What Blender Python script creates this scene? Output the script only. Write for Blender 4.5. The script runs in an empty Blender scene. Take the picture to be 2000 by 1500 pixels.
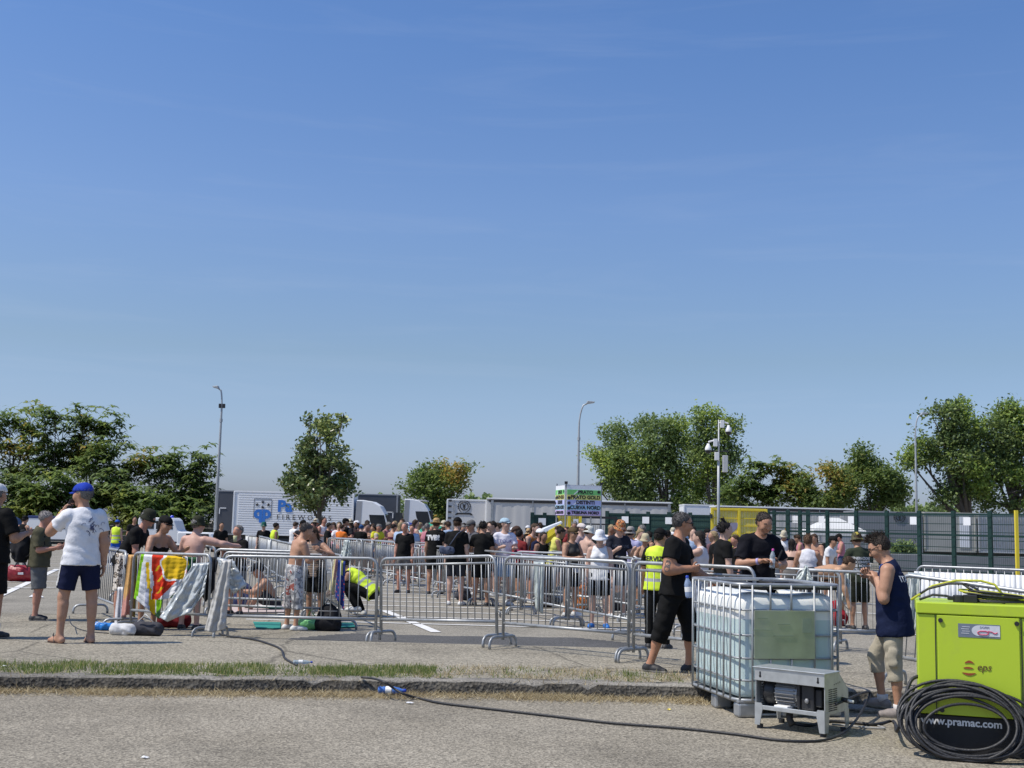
import bpy, bmesh, math, random
import numpy as np
from mathutils import Vector, Matrix
from mathutils.bvhtree import BVHTree
R = math.radians
rng = np.random.default_rng(7)
random.seed(7)
SC = bpy.context.scene
COL = SC.collection

# ---------------------------------------------------------------- camera
FPX, CAMH, ROLL = 2300.0, 1.62, R(1.43)
PITCH = math.atan(276 / FPX)
CAM = Vector((0, 0, CAMH))
_f = Vector((0, math.cos(PITCH), math.sin(PITCH)))
_r0 = Vector((1, 0, 0)); _u0 = _r0.cross(_f)
_r = _r0 * math.cos(ROLL) + _u0 * math.sin(ROLL)
_u = _u0 * math.cos(ROLL) - _r0 * math.sin(ROLL)
cam_d = bpy.data.cameras.new('camera'); cam = bpy.data.objects.new('camera', cam_d); COL.objects.link(cam)
cam.matrix_world = Matrix(((_r.x, _u.x, -_f.x, 0), (_r.y, _u.y, -_f.y, 0), (_r.z, _u.z, -_f.z, CAMH), (0, 0, 0, 1)))
cam_d.sensor_width = 36; cam_d.lens = FPX / 2000 * 36; cam_d.clip_start = 0.1; cam_d.clip_end = 3000
SC.camera = cam

# ---------------------------------------------------------------- sky, sun, exposure
SUN_EL, SUN_AZ = R(58), R(253)          # azimuth clockwise from +Y
world = bpy.data.worlds.new("World"); SC.world = world; world.use_nodes = True
wn, wl = world.node_tree.nodes, world.node_tree.links
bg = wn['Background']; bg.inputs[1].default_value = 0.15
sky = wn.new('ShaderNodeTexSky'); sky.sky_type = 'NISHITA'; sky.sun_disc = False
sky.sun_elevation = SUN_EL; sky.sun_rotation = SUN_AZ
sky.altitude = 0; sky.air_density = 1.0; sky.dust_density = 1.35; sky.ozone_density = 3.3
# faint cirrus streaks high in the sky
tc = wn.new('ShaderNodeTexCoord'); mp = wn.new('ShaderNodeMapping'); mp.inputs['Scale'].default_value = (2.2, 2.2, 26); mp.inputs['Rotation'].default_value = (0.0, 0.05, 0)
nz = wn.new('ShaderNodeTexNoise'); nz.inputs['Scale'].default_value = 1.7; nz.inputs['Detail'].default_value = 6; nz.inputs['Roughness'].default_value = .6; nz.inputs['Distortion'].default_value = .6
rp = wn.new('ShaderNodeValToRGB'); rp.color_ramp.elements[0].position = .52; rp.color_ramp.elements[1].position = .95
rp.color_ramp.elements[1].color = (.11, .11, .11, 1)
mx = wn.new('ShaderNodeMixRGB'); mx.inputs[2].default_value = (4.2, 4.6, 5.4, 1)
wl.new(tc.outputs['Generated'], mp.inputs[0]); wl.new(mp.outputs[0], nz.inputs[0]); wl.new(nz.outputs[0], rp.inputs[0])
tint = wn.new('ShaderNodeMixRGB'); tint.blend_type = 'MULTIPLY'; tint.inputs[0].default_value = 1; tint.inputs[2].default_value = (.70, .80, 1.0, 1)
wl.new(sky.outputs[0], tint.inputs[1])
wl.new(rp.outputs[0], mx.inputs[0]); sep = wn.new('ShaderNodeSeparateXYZ'); wl.new(tc.outputs['Generated'], sep.inputs[0])
er = wn.new('ShaderNodeValToRGB'); el_ = er.color_ramp.elements; el_[0].position = .03; el_[0].color = (1.03, .98, 1.08, 1); el_[1].position = .40; el_[1].color = (.90, 1.0, 1.03, 1)
for p_, c_ in ((.09, (1.03, .95, .92)), (.14, (1.03, .93, .80)), (.26, (1.06, 1.02, .96))): q_ = el_.new(p_); q_.color = (*c_, 1)
wl.new(sep.outputs['Z'], er.inputs[0]); t2 = wn.new('ShaderNodeMixRGB'); t2.blend_type = 'MULTIPLY'; t2.inputs[0].default_value = 1; wl.new(tint.outputs[0], t2.inputs[1]); wl.new(er.outputs[0], t2.inputs[2])
wl.new(t2.outputs[0], mx.inputs[1]); wl.new(mx.outputs[0], bg.inputs[0])
sun_d = bpy.data.lights.new('sun', 'SUN'); sun_d.energy = 4.4; sun_d.angle = R(.53); sun_d.color = (1, .93, .82)
sun = bpy.data.objects.new('sun', sun_d); COL.objects.link(sun)
SUNV = Vector((math.sin(SUN_AZ) * math.cos(SUN_EL), math.cos(SUN_AZ) * math.cos(SUN_EL), math.sin(SUN_EL)))
sun.rotation_euler = SUNV.to_track_quat('Z', 'Y').to_euler()
SC.view_settings.view_transform = 'Standard'; SC.view_settings.look = 'None'
SC.view_settings.exposure = 0.0; SC.view_settings.gamma = 1
SC.render.engine = 'CYCLES'; SC.cycles.max_bounces = 8; SC.cycles.transparent_max_bounces = 16
SC.cycles.use_denoising = True

# ---------------------------------------------------------------- pixel helpers (2000x1500 photo pixels to places on the site)
def ray(px, py):
    return _f + _r * ((px - 1000) / FPX) - _u * ((py - 750) / FPX)
def at(px, py, Y):
    d = ray(px, py); return CAM + d * (Y / d.y)
def gnd(px, py, z=0.0):
    d = ray(px, py); return CAM + d * ((z - CAMH) / d.z)
def yh(px):
    a, b = ray(px, 0).z, ray(px, 1500).z
    return 1500 * a / (a - b)
def kerb_y(x): return 11.55 + .105 * max(x, -14) if x < 0 else 11.55
def gz(x, y):
    if y < kerb_y(x): return 0.0
    if y < 14.9: return 0.14
    if y < 16.3: return 0.14 * (16.3 - y) / 1.4
    if y < 36: return 0.0
    return -0.011 * (y - 36)

# ---------------------------------------------------------------- materials
def newmat(name):
    m = bpy.data.materials.new(name); m.use_nodes = True
    return m, m.node_tree.nodes, m.node_tree.links, m.node_tree.nodes['Principled BSDF']
_mats = {}
def M(name, col, rough=.6, metal=0., var=.12, scale=14., bump=0., spec=.5, bscale=None, trans=0., dirt=None):
    """plain coloured material with a little procedural variation and bump"""
    if name in _mats: return _mats[name]
    m, n, l, b = newmat(name)
    b.inputs['Roughness'].default_value = rough; b.inputs['Metallic'].default_value = metal
    b.inputs['Specular IOR Level'].default_value = spec
    t = n.new('ShaderNodeTexCoord'); z = n.new('ShaderNodeTexNoise'); z.inputs['Scale'].default_value = scale; z.inputs['Detail'].default_value = 5
    l.new(t.outputs['Object'], z.inputs[0])
    r = n.new('ShaderNodeValToRGB'); r.color_ramp.elements[0].position = .25; r.color_ramp.elements[1].position = .75
    r.color_ramp.elements[0].color = (*[c * (1 - var) for c in col], 1); r.color_ramp.elements[1].color = (*[min(1, c * (1 + var)) for c in col], 1)
    l.new(z.outputs[0], r.inputs[0]); out = r.outputs[0]
    if dirt:
        z2 = n.new('ShaderNodeTexNoise'); z2.inputs['Scale'].default_value = dirt[1]; z2.inputs['Detail'].default_value = 8; z2.inputs['Roughness'].default_value = .7
        l.new(t.outputs['Object'], z2.inputs[0])
        r2 = n.new('ShaderNodeValToRGB'); r2.color_ramp.elements[0].position = .52; r2.color_ramp.elements[1].position = .72
        r2.color_ramp.elements[1].color = (dirt[2],) * 3 + (1,)
        l.new(z2.outputs[0], r2.inputs[0])
        mxr = n.new('ShaderNodeMixRGB'); mxr.inputs[2].default_value = (*dirt[0], 1)
        l.new(r2.outputs[0], mxr.inputs[0]); l.new(out, mxr.inputs[1]); out = mxr.outputs[0]
    l.new(out, b.inputs['Base Color'])
    if bump:
        z3 = n.new('ShaderNodeTexNoise'); z3.inputs['Scale'].default_value = bscale or scale * 2; z3.inputs['Detail'].default_value = 4
        l.new(t.outputs['Object'], z3.inputs[0])
        bp = n.new('ShaderNodeBump'); bp.inputs['Strength'].default_value = min(1, bump); bp.inputs['Distance'].default_value = .02
        l.new(z3.outputs[0], bp.inputs['Height']); l.new(bp.outputs[0], b.inputs['Normal'])
    if trans: b.inputs['Transmission Weight'].default_value = trans
    _mats[name] = m
    return m
def cloth(col, key=None):
    key = key or 'fabric_%d_%d_%d' % tuple(int(c * 255) for c in col)
    return M(key, col, .85, 0, .12, 9, .6, .12, 11)
def skinm(col, key=None):
    key = key or 'skin_%d_%d_%d' % tuple(int(c * 255) for c in col)
    return M(key, col, .5, 0, .10, 18, .1, .35, 60)
WHITE = M('white_paint', (.78, .78, .77), .45, 0, .05, 2)
BLACK = M('black_plastic', (.018, .018, .02), .5, 0, .2, 20)
RUBBER = M('black_rubber', (.022, .022, .024), .55, 0, .25, 30, .2)
GALV = M('galvanised_steel', (.36, .375, .385), .48, .55, .2, 9, dirt=((.24, .25, .255), 5, .8))
GLASSD = M('dark_glass', (.02, .024, .03), .08, 0, .1, 3)

# ---------------------------------------------------------------- mesh building
class MB:
    def __init__(s): s.v = []; s.f = []; s.m = []; s.mats = []
    def mi(s, mat):
        if mat not in s.mats: s.mats.append(mat)
        return s.mats.index(mat)
    def add(s, verts, faces, mat):
        o = len(s.v); k = s.mi(mat)
        s.v += [tuple(v) for v in verts]; s.f += [tuple(i + o for i in f) for f in faces]; s.m += [k] * len(faces)
        return s
    def box(s, c, size, mat, rz=0, M4=None):
        h = [d / 2 for d in size]
        vs = [Vector((x * h[0], y * h[1], z * h[2])) for x in (-1, 1) for y in (-1, 1) for z in (-1, 1)]
        A = (M4 or Matrix.Rotation(rz, 4, 'Z'))
        vs = [A @ v + Vector(c) for v in vs]
        return s.add(vs, [(0, 1, 3, 2), (4, 6, 7, 5), (0, 4, 5, 1), (2, 3, 7, 6), (0, 2, 6, 4), (1, 5, 7, 3)], mat)
    def tube(s, pts, r, mat, n=8, cap=True, flat=1.0, closed=False):
        P = [Vector(p) for p in pts]; k = len(P)
        rr = r if isinstance(r, (list, tuple)) else [r] * k
        T = []
        for i in range(k):
            a = P[i - 1] if (i or closed) else P[0]; b = P[(i + 1) % k] if (i < k - 1 or closed) else P[-1]
            d = b - a; T.append(d.normalized() if d.length > 1e-9 else Vector((0, 0, 1)))
        N = T[0].orthogonal().normalized(); vs = []
        if abs(T[0].z) < .9: N = (Vector((0, 0, 1)) - T[0] * T[0].z).normalized()
        for i in range(k):
            N = (N - T[i] * N.dot(T[i])).normalized(); B = T[i].cross(N)
            for j in range(n):
                a = 2 * math.pi * j / n
                vs.append(P[i] + (N * math.cos(a) * flat + B * math.sin(a)) * rr[i])
        fs = []
        for i in range(k if closed else k - 1):
            for j in range(n):
                i2 = (i + 1) % k
                fs.append((i * n + j, i * n + (j + 1) % n, i2 * n + (j + 1) % n, i2 * n + j))
        if cap and not closed:
            fs.append(tuple(range(n))[::-1]); fs.append(tuple((k - 1) * n + j for j in range(n)))
        return s.add(vs, fs, mat)
    def cyl(s, a, b, r, mat, n=16, r2=None): return s.tube([a, b], [r, r if r2 is None else r2], mat, n)
    def lathe(s, prof, mat, c=(0, 0, 0), n=20, M4=None):
        vs = []; A = M4 or Matrix.Identity(4); c = Vector(c)
        for (r, z) in prof:
            for j in range(n):
                a = 2 * math.pi * j / n; vs.append(A @ Vector((r * math.cos(a), r * math.sin(a), z)) + c)
        fs = [(i * n + j, i * n + (j + 1) % n, (i + 1) * n + (j + 1) % n, (i + 1) * n + j) for i in range(len(prof) - 1) for j in range(n)]
        return s.add(vs, fs, mat)
    def ball(s, c, rad, mat, n=12, M4=None):
        rad = rad if isinstance(rad, (tuple, list)) else (rad,) * 3
        pr = [(math.sin(math.pi * i / n), -math.cos(math.pi * i / n)) for i in range(n + 1)]
        A = (M4 or Matrix.Identity(4)) @ Matrix.Diagonal((*rad, 1))
        return s.lathe(pr, mat, c, n + 4, A)
    def prism(s, poly, y0, y1, mat, axis='y'):
        """poly in (x,z) pushed from y0 to y1"""
        k = len(poly)
        vs = [(p[0], y0, p[1]) for p in poly] + [(p[0], y1, p[1]) for p in poly]
        if axis == 'x': vs = [(v[1], v[0], v[2]) for v in vs]
        if axis == 'z': vs = [(v[0], v[2], v[1]) for v in vs]
        fs = [tuple(range(k)), tuple(range(2 * k - 1, k - 1, -1))] + [(i, k + i, k + (i + 1) % k, (i + 1) % k) for i in range(k)]
        return s.add(vs, fs, mat)
    def quad(s, a, b, c, d, mat): return s.add([a, b, c, d], [(0, 1, 2, 3)], mat)
    def mesh(s, name, smooth=False, fixn=True):
        me = bpy.data.meshes.new(name); me.from_pydata(s.v, [], s.f)
        for m in s.mats: me.materials.append(m)
        me.polygons.foreach_set('material_index', s.m)
        if fixn:
            bm = bmesh.new(); bm.from_mesh(me); bmesh.ops.recalc_face_normals(bm, faces=bm.faces); bm.to_mesh(me); bm.free()
        if smooth: me.polygons.foreach_set('use_smooth', [True] * len(me.polygons))
        me.update()
        return me
    def build(s, name, parent=None, smooth=False, bevel=0, loc=None, auto=False, fixn=True):
        o = bpy.data.objects.new(name, s.mesh(name, smooth, fixn)); COL.objects.link(o)
        if parent: o.parent = parent
        if loc is not None: o.location = loc
        if bevel:
            b = o.modifiers.new('soft', 'BEVEL'); b.width = bevel; b.segments = 2; b.limit_method = 'ANGLE'; b.angle_limit = R(40)
        if auto: o.data.polygons.foreach_set('use_smooth', [True] * len(o.data.polygons)); o.data.set_sharp_from_angle(angle=R(35))
        return o
def tag(o, label=None, cat=None, group=None, kind=None):
    for k, v in (('label', label), ('category', cat), ('group', group), ('kind', kind)):
        if v: o[k] = v
    return o
def thing(name, loc, label, cat, group=None, rz=0):
    o = bpy.data.objects.new(name, None); COL.objects.link(o); o.empty_display_size = .2
    o.location = loc; o.rotation_euler = (0, 0, rz)
    return tag(o, label, cat, group)
def copy_tree(o, parent=None):
    c = o.copy(); COL.objects.link(c)
    if parent: c.parent = parent
    for ch in o.children: copy_tree(ch, c)
    return c
def np_mesh(name, V, F, mats, mi=None, smooth=False):
    me = bpy.data.meshes.new(name)
    V = np.asarray(V, np.float32); F = np.asarray(F, np.int32); k = F.shape[1]
    me.vertices.add(len(V)); me.vertices.foreach_set('co', V.ravel())
    me.loops.add(F.size); me.loops.foreach_set('vertex_index', F.ravel())
    me.polygons.add(len(F)); me.polygons.foreach_set('loop_start', np.arange(0, F.size, k, dtype=np.int32)); me.polygons.foreach_set('loop_total', np.full(len(F), k, np.int32))
    for m in mats: me.materials.append(m)
    if mi is not None: me.polygons.foreach_set('material_index', np.asarray(mi, np.int32))
    if smooth: me.polygons.foreach_set('use_smooth', np.ones(len(F), bool))
    me.update(calc_edges=True); me.validate()
    return me
def link(name, me, parent=None, loc=None):
    o = bpy.data.objects.new(name, me); COL.objects.link(o)
    if parent: o.parent = parent
    if loc is not None: o.location = loc
    return o
def text_mesh(txt, size, mat, name='lettering', bold=0., shear=0., spacing=1., ext=.002, align='CENTER', sx=1.):
    """flat lettering in the local XZ plane, readable from -Y"""
    cu = bpy.data.curves.new(name, 'FONT'); cu.body = txt; cu.size = size; cu.align_x = align; cu.align_y = 'CENTER'
    cu.offset = bold; cu.shear = shear; cu.space_character = spacing; cu.extrude = ext; cu.resolution_u = 3
    ob = bpy.data.objects.new(name, cu); me = bpy.data.meshes.new_from_object(ob)
    bpy.data.objects.remove(ob); bpy.data.curves.remove(cu)
    me.transform(Matrix.Rotation(R(90), 4, 'X') @ Matrix.Diagonal((sx, 1, 1, 1))); me.materials.clear(); me.materials.append(mat); me.name = name
    return me
# ================================================================ GROUND
def ground_mat(name, c0, c1, speck=.5, fine=120., stain=.25, crack=False, bump=.35):
    m, n, l, b = newmat(name); b.inputs['Roughness'].default_value = .9; b.inputs['Specular IOR Level'].default_value = .2
    t = n.new('ShaderNodeTexCoord')
    def noise(sc, det=4, ro=.6):
        z = n.new('ShaderNodeTexNoise'); z.inputs['Scale'].default_value = sc; z.inputs['Detail'].default_value = det; z.inputs['Roughness'].default_value = ro
        l.new(t.outputs['Object'], z.inputs[0]); return z.outputs[0]
    def ramp(src, p0, p1, a, bb):
        r = n.new('ShaderNodeValToRGB'); r.color_ramp.elements[0].position = p0; r.color_ramp.elements[1].position = p1
        r.color_ramp.elements[0].color = (*a, 1); r.color_ramp.elements[1].color = (*bb, 1); l.new(src, r.inputs[0]); return r.outputs[0]
    def mix(a, bb, fac, mode='MIX'):
        x = n.new('ShaderNodeMixRGB'); x.blend_type = mode
        if isinstance(fac, float): x.inputs[0].default_value = fac
        else: l.new(fac, x.inputs[0])
        for i, q in ((1, a), (2, bb)):
            if isinstance(q, tuple): x.inputs[i].default_value = (*q, 1)
            else: l.new(q, x.inputs[i])
        return x.outputs[0]
    base = ramp(noise(.8, 8, .65), .3, .7, c0, c1)
    sp = n.new('ShaderNodeTexVoronoi'); sp.inputs['Scale'].default_value = fine; l.new(t.outputs['Object'], sp.inputs[0])
    s1 = ramp(sp.outputs['Color'], .1, .9, (1 - speck,) * 3, (1 + speck * .8,) * 3)
    o = mix(base, s1, 1.0, 'MULTIPLY')
    g = ramp(noise(38, 3), .35, .65, (.78,) * 3, (1.14,) * 3); o = mix(o, g, .9, 'MULTIPLY')
    st = ramp(noise(.33, 9, .7), .47, .68, (1, 1, 1), (1 - stain,) * 3); o = mix(o, st, 1.0, 'MULTIPLY')
    if crack:
        v = n.new('ShaderNodeTexVoronoi'); v.feature = 'DISTANCE_TO_EDGE'; v.inputs['Scale'].default_value = .45
        w = n.new('ShaderNodeMixRGB'); w.inputs[0].default_value = .12; zn = n.new('ShaderNodeTexNoise'); zn.inputs['Scale'].default_value = 2.5; zn.inputs['Detail'].default_value = 6
        l.new(t.outputs['Object'], zn.inputs[0]); l.new(t.outputs['Object'], w.inputs[1]); l.new(zn.outputs['Color'], w.inputs[2]); l.new(w.outputs[0], v.inputs[0])
        cr = ramp(v.outputs['Distance'], .002, .012, (.45,) * 3, (1, 1, 1)); o = mix(o, cr, .8, 'MULTIPLY')
    l.new(o, b.inputs['Base Color'])
    bp = n.new('ShaderNodeBump'); bp.inputs['Strength'].default_value = bump; bp.inputs['Distance'].default_value = .012
    l.new(sp.outputs['Distance'], bp.inputs['Height']); l.new(bp.outputs[0], b.inputs['Normal'])
    return m
ROADM = ground_mat('road_asphalt', (.250, .222, .172), (.325, .292, .232), .52, 68, .34)
PAVEM = ground_mat('pavement_asphalt', (.262, .236, .184), (.345, .312, .245), .5, 56, .34, True)
LOTM = ground_mat('car_park_asphalt', (.25, .23, .19), (.315, .29, .24), .35, 60, .28)
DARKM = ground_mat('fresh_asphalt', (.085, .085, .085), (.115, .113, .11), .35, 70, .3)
CONC = ground_mat('kerb_concrete', (.22, .205, .18), (.36, .335, .29), .35, 90, .55)
PAINT = M('road_paint', (.72, .71, .68), .7, 0, .15, 5, dirt=((.35, .34, .31), 7, .8))
def sheet(name, xs, ys, zf, mat, kind='structure'):
    V = [(x, y, zf(x, y)) for y in ys for x in xs]; k = len(xs)
    F = [(j * k + i, j * k + i + 1, (j + 1) * k + i + 1, (j + 1) * k + i) for j in range(len(ys) - 1) for i in range(k - 1)]
    o = link(name, np_mesh(name, V, F, [mat])); return tag(o, kind=kind)
XS = [-400, -60, -20, -14, -12, -8, -6, -4, -2, 0, 2, 4, 6, 8, 12, 20, 60, 400]
road = MB()
for a, b in zip(XS[:-1], XS[1:]):
    road.quad((a, -60, 0), (b, -60, 0), (b, kerb_y(b) + .05, 0), (a, kerb_y(a) + .05, 0), ROADM)
tag(road.build('road', fixn=False), kind='structure')
def wob(x): return .006 * math.sin(x * 3.1) + .004 * math.sin(x * 7.7 + 1)
kx = np.arange(-40, 40.01, .1); KV = []; KF = []
for i, x in enumerate(kx):
    y = kerb_y(x); joint = .022 if abs((x - .40) % 1.05 - .05) < .051 else 0
    ch = wob(x) + rng.normal(0, .004); c2 = .006 * math.sin(x * 23) + rng.normal(0, .004); tz_ = rng.normal(0, .003); chip = rng.uniform(.01, .05) if (.05 < x < .38 or rng.random() < .035) else 0
    KV += [(x, y + ch + joint, -.02), (x, y + ch + joint + c2, .122 + tz_ - chip), (x, y + .018 + ch + joint + chip * 1.3, .138 + wob(x * 1.7) * .6 - joint * .5 - chip * .25), (x, y + .19, .142 + wob(x) * .5 - joint * .5), (x, y + .2, .10)]
for i in range(len(kx) - 1):
    for j in range(4): KF.append((i * 5 + j, (i + 1) * 5 + j, (i + 1) * 5 + j + 1, i * 5 + j + 1))
GRIME_SHADE = ground_mat('kerb_grime_and_shade', (.05, .047, .042), (.17, .155, .13), .5, 34, .5, False, 1.0)  # darker front face: weathered grime, with the face's shade put into the colour too
tag(link('kerb', np_mesh('kerb', KV, KF, [CONC, GRIME_SHADE], [1 if f % 4 == 0 else 0 for f in range(len(KF))], smooth=False)), kind='structure')
pv = MB()
PX = np.arange(-40, 40.01, .5)
for a, b in zip(PX[:-1], PX[1:]):
    rows = [(kerb_y(a) + .195, kerb_y(b) + .195, .137), (12.6, 12.6, .142), (14.9, 14.9, .14), (16.3, 16.3, .006)]
    if b <= -3.0: rows.append((19.5, 19.5, .006))
    for (ya, yb, z0), (yc, yd, z1) in zip(rows[:-1], rows[1:]):
        pv.quad((a, ya, z0), (b, yb, z0), (b, yd, z1), (a, yc, z1), PAVEM)
tag(pv.build('pavement', fixn=False), kind='structure')
sheet('car_park', XS, [16.25, 20, 25, 30, 36, 50, 80, 120, 200, 400, 1500], lambda x, y: gz(x, y) if y < 130 else gz(x, 130), LOTM)
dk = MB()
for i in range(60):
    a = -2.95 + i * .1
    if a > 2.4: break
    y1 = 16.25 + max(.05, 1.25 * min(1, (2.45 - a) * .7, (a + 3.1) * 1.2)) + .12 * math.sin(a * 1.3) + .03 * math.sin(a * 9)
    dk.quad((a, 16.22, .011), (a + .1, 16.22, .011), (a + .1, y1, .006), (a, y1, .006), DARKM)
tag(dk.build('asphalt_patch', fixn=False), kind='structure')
mk = MB()
def line(p, q, w, zo=.012):
    p, q = Vector(p), Vector(q); d = (q - p).to_2d(); nrm = Vector((-d.y, d.x)).normalized() * w / 2; k = max(1, int(d.length / 2))
    for i in range(k):
        a = p.to_2d() + d * (i / k); b = p.to_2d() + d * ((i + 1) / k)
        pts = [a + nrm, a - nrm, b - nrm, b + nrm]
        mk.add([(v.x, v.y, gz(v.x, v.y) + zo) for v in pts], [(0, 1, 2, 3)], PAINT)
for i in range(14):
    y = 19.2 + i * 1.32
    line((-4.2 + .3 * math.sin(i), y + .15, 0), (3.6, y, 0), .1)
line(gnd(752, 1194), gnd(852, 1236), .16); line(gnd(-60, 1192), gnd(112, 1112), .16)
line(gnd(1600, 1224), gnd(1800, 1242), .12); line(gnd(1640, 1196), gnd(1800, 1204), .12); line(gnd(1560, 1178), gnd(1800, 1182), .12)
for k, yy in enumerate((1100, 1112, 1126, 1138, 1150)): line(gnd(-80, yy), gnd(118, yy - 2), .1)
line(gnd(440, 1168), gnd(560, 1166), .12)
tag(mk.build('parking_markings', fixn=False), kind='structure')

# grass on the kerb strip, straw along the kerb foot
def leafmat(name, c0, c1, c2, trans=.35, rough=.55):
    m, n, l, b = newmat(name); n.remove(b); out = n['Material Output']
    g = n.new('ShaderNodeNewGeometry'); r = n.new('ShaderNodeValToRGB'); r.color_ramp.elements[0].color = (*c0, 1); r.color_ramp.elements[1].color = (*c2, 1)
    e = r.color_ramp.elements.new(.55); e.color = (*c1, 1)
    l.new(g.outputs['Random Per Island'], r.inputs[0])
    d = n.new('ShaderNodeBsdfPrincipled'); d.inputs['Roughness'].default_value = rough; d.inputs['Specular IOR Level'].default_value = .35; l.new(r.outputs[0], d.inputs['Base Color'])
    t = n.new('ShaderNodeBsdfTranslucent'); hs = n.new('ShaderNodeHueSaturation'); hs.inputs['Value'].default_value = 2.4; hs.inputs['Hue'].default_value = .49
    l.new(r.outputs[0], hs.inputs['Color']); l.new(hs.outputs[0], t.inputs[0])
    x = n.new('ShaderNodeMixShader'); x.inputs[0].default_value = trans; l.new(d.outputs[0], x.inputs[1]); l.new(t.outputs[0], x.inputs[2]); l.new(x.outputs[0], out.inputs[0])
    return m
def blades(name, X, Y, Z, H, W, lean, mat):
    k = len(X); a = rng.uniform(0, 2 * np.pi, k); base = np.stack([X, Y, Z], 1)
    sd = np.stack([np.cos(a), np.sin(a), np.zeros(k)], 1) * (W / 2)[:, None]
    b = rng.uniform(0, 2 * np.pi, k); tip = base + np.stack([np.cos(b) * lean * H, np.sin(b) * lean * H, H * np.sqrt(np.maximum(.02, 1 - np.minimum(lean, .99) ** 2))], 1)
    V = np.stack([base - sd, base + sd, tip], 1).reshape(-1, 3); F = np.arange(3 * k).reshape(-1, 3)
    return tag(link(name, np_mesh(name, V, F, [mat])), kind='stuff')
GRASS = leafmat('grass_blades', (.06, .10, .02), (.12, .17, .04), (.36, .32, .15), .35)
STRAW = leafmat('straw_blades', (.19, .15, .08), (.36, .295, .17), (.52, .455, .30), .2, .8)
k = 46000; x = rng.uniform(-7, 1.75, k); v = rng.beta(1.3, 1.3, k)
dens = np.where(x < -.7, 1.0, np.where(x < .2, .16, np.where(x > 1.2, .5, .08))) * (.55 + .45 * np.sin(x * 5.1) * np.sin(x * 1.9 + 2)); keep = rng.random(k) < dens
patch = (np.sin(x * 9 + 3 * np.sin(x * 2)) * np.sin(v * 7 + x * 3) > -.45) | (rng.random(k) < .3); keep &= patch
x, v = x[keep], v[keep]; y = np.array([kerb_y(q) for q in x]) + .07 + v * (.98 + .1 * np.sin(x * 4)); edge = np.minimum(v, 1 - v) * 4
blades('grass', x, y, np.full(len(x), .138), rng.uniform(.015, .075, len(x)) * rng.uniform(.5, 1.2, len(x)) * np.clip(.4 + edge, .35, 1.2), rng.uniform(.006, .014, len(x)), rng.uniform(.1, .85, len(x)), GRASS)
k = 22000; x = rng.uniform(-7, 2.4, k); y = np.array([kerb_y(q) for q in x]) - np.abs(rng.normal(0, .15, k)) - .004
keep = rng.random(k) < (.7 + .3 * np.sin(x * 3.3 + np.sin(x * 8))); x, y = x[keep], y[keep]
blades('dry_grass', x, y, np.full(len(x), .004), rng.uniform(.03, .13, len(x)), rng.uniform(.005, .011, len(x)), rng.uniform(.8, .99, len(x)), STRAW)
k = 900; x = rng.uniform(-7, 2.2, k); x = x[np.sin(x * 2.3) + np.sin(x * 7.1) > .1]; y = np.array([kerb_y(q) for q in x]) + rng.uniform(-.02, .05, len(x))
blades('dry_grass', x, y, np.full(len(x), .10) * rng.integers(0, 2, len(x)) + .02, rng.uniform(.05, .16, len(x)), rng.uniform(.004, .008, len(x)), rng.uniform(.5, .98, len(x)), STRAW)
k = 3500; x = rng.uniform(-.9, 2.2, k); y = np.array([kerb_y(q) for q in x]) + rng.uniform(.12, 1.1, k); keep = np.sin(x * 6) * np.sin(y * 5) > -.2; x, y = x[keep], y[keep]
blades('dry_grass', x, y, np.full(len(x), .14), rng.uniform(.02, .09, len(x)), rng.uniform(.005, .01, len(x)), rng.uniform(.6, .99, len(x)), STRAW)

# ================================================================ TREES
def leaf_quads(C, size, up=.35, asp=.55, jit=.35):
    k = len(C); nrm = rng.normal(0, 1, (k, 3)); nrm[:, 2] = np.abs(nrm[:, 2]) + up; nrm /= np.linalg.norm(nrm, axis=1)[:, None]
    a = np.cross(nrm, rng.normal(0, 1, (k, 3))); a /= np.linalg.norm(a, axis=1)[:, None] + 1e-9; b = np.cross(nrm, a)
    L = size * rng.uniform(1 - jit, 1 + jit, k)[:, None]
    V = np.stack([C - a * L * .5, C + b * L * asp * .5 - a * L * .05, C + a * L * .5 - nrm * L * .12, C - b * L * asp * .5 - a * L * .05], 1).reshape(-1, 3)
    return V
def frond_strips(C, size):
    """rosettes of drooping compound leaves, one rosette at each tuft centre"""
    out = []
    for c in C:
        m = rng.integers(6, 10); a0 = rng.uniform(0, 6.28)
        for q in range(m):
            a = a0 + q * 6.283 / m + rng.normal(0, .2); L = size * rng.uniform(.7, 1.2); el = rng.uniform(-.1, .7)
            d = np.array([math.cos(a) * math.cos(el), math.sin(a) * math.cos(el), math.sin(el)]); w = np.array([-math.sin(a), math.cos(a), 0]) * L * .14
            p0 = c; p1 = c + d * L * .5; p2 = c + d * L * .95 - np.array([0, 0, L * rng.uniform(.2, .45)])
            out += [p0 - w * .3, p0 + w * .3, p1 + w, p1 - w, p1 - w, p1 + w, p2 + w * .25, p2 - w * .25]
    return np.array(out)
BARK = M('bark', (.10, .085, .07), .9, 0, .3, 8, .6)
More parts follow.
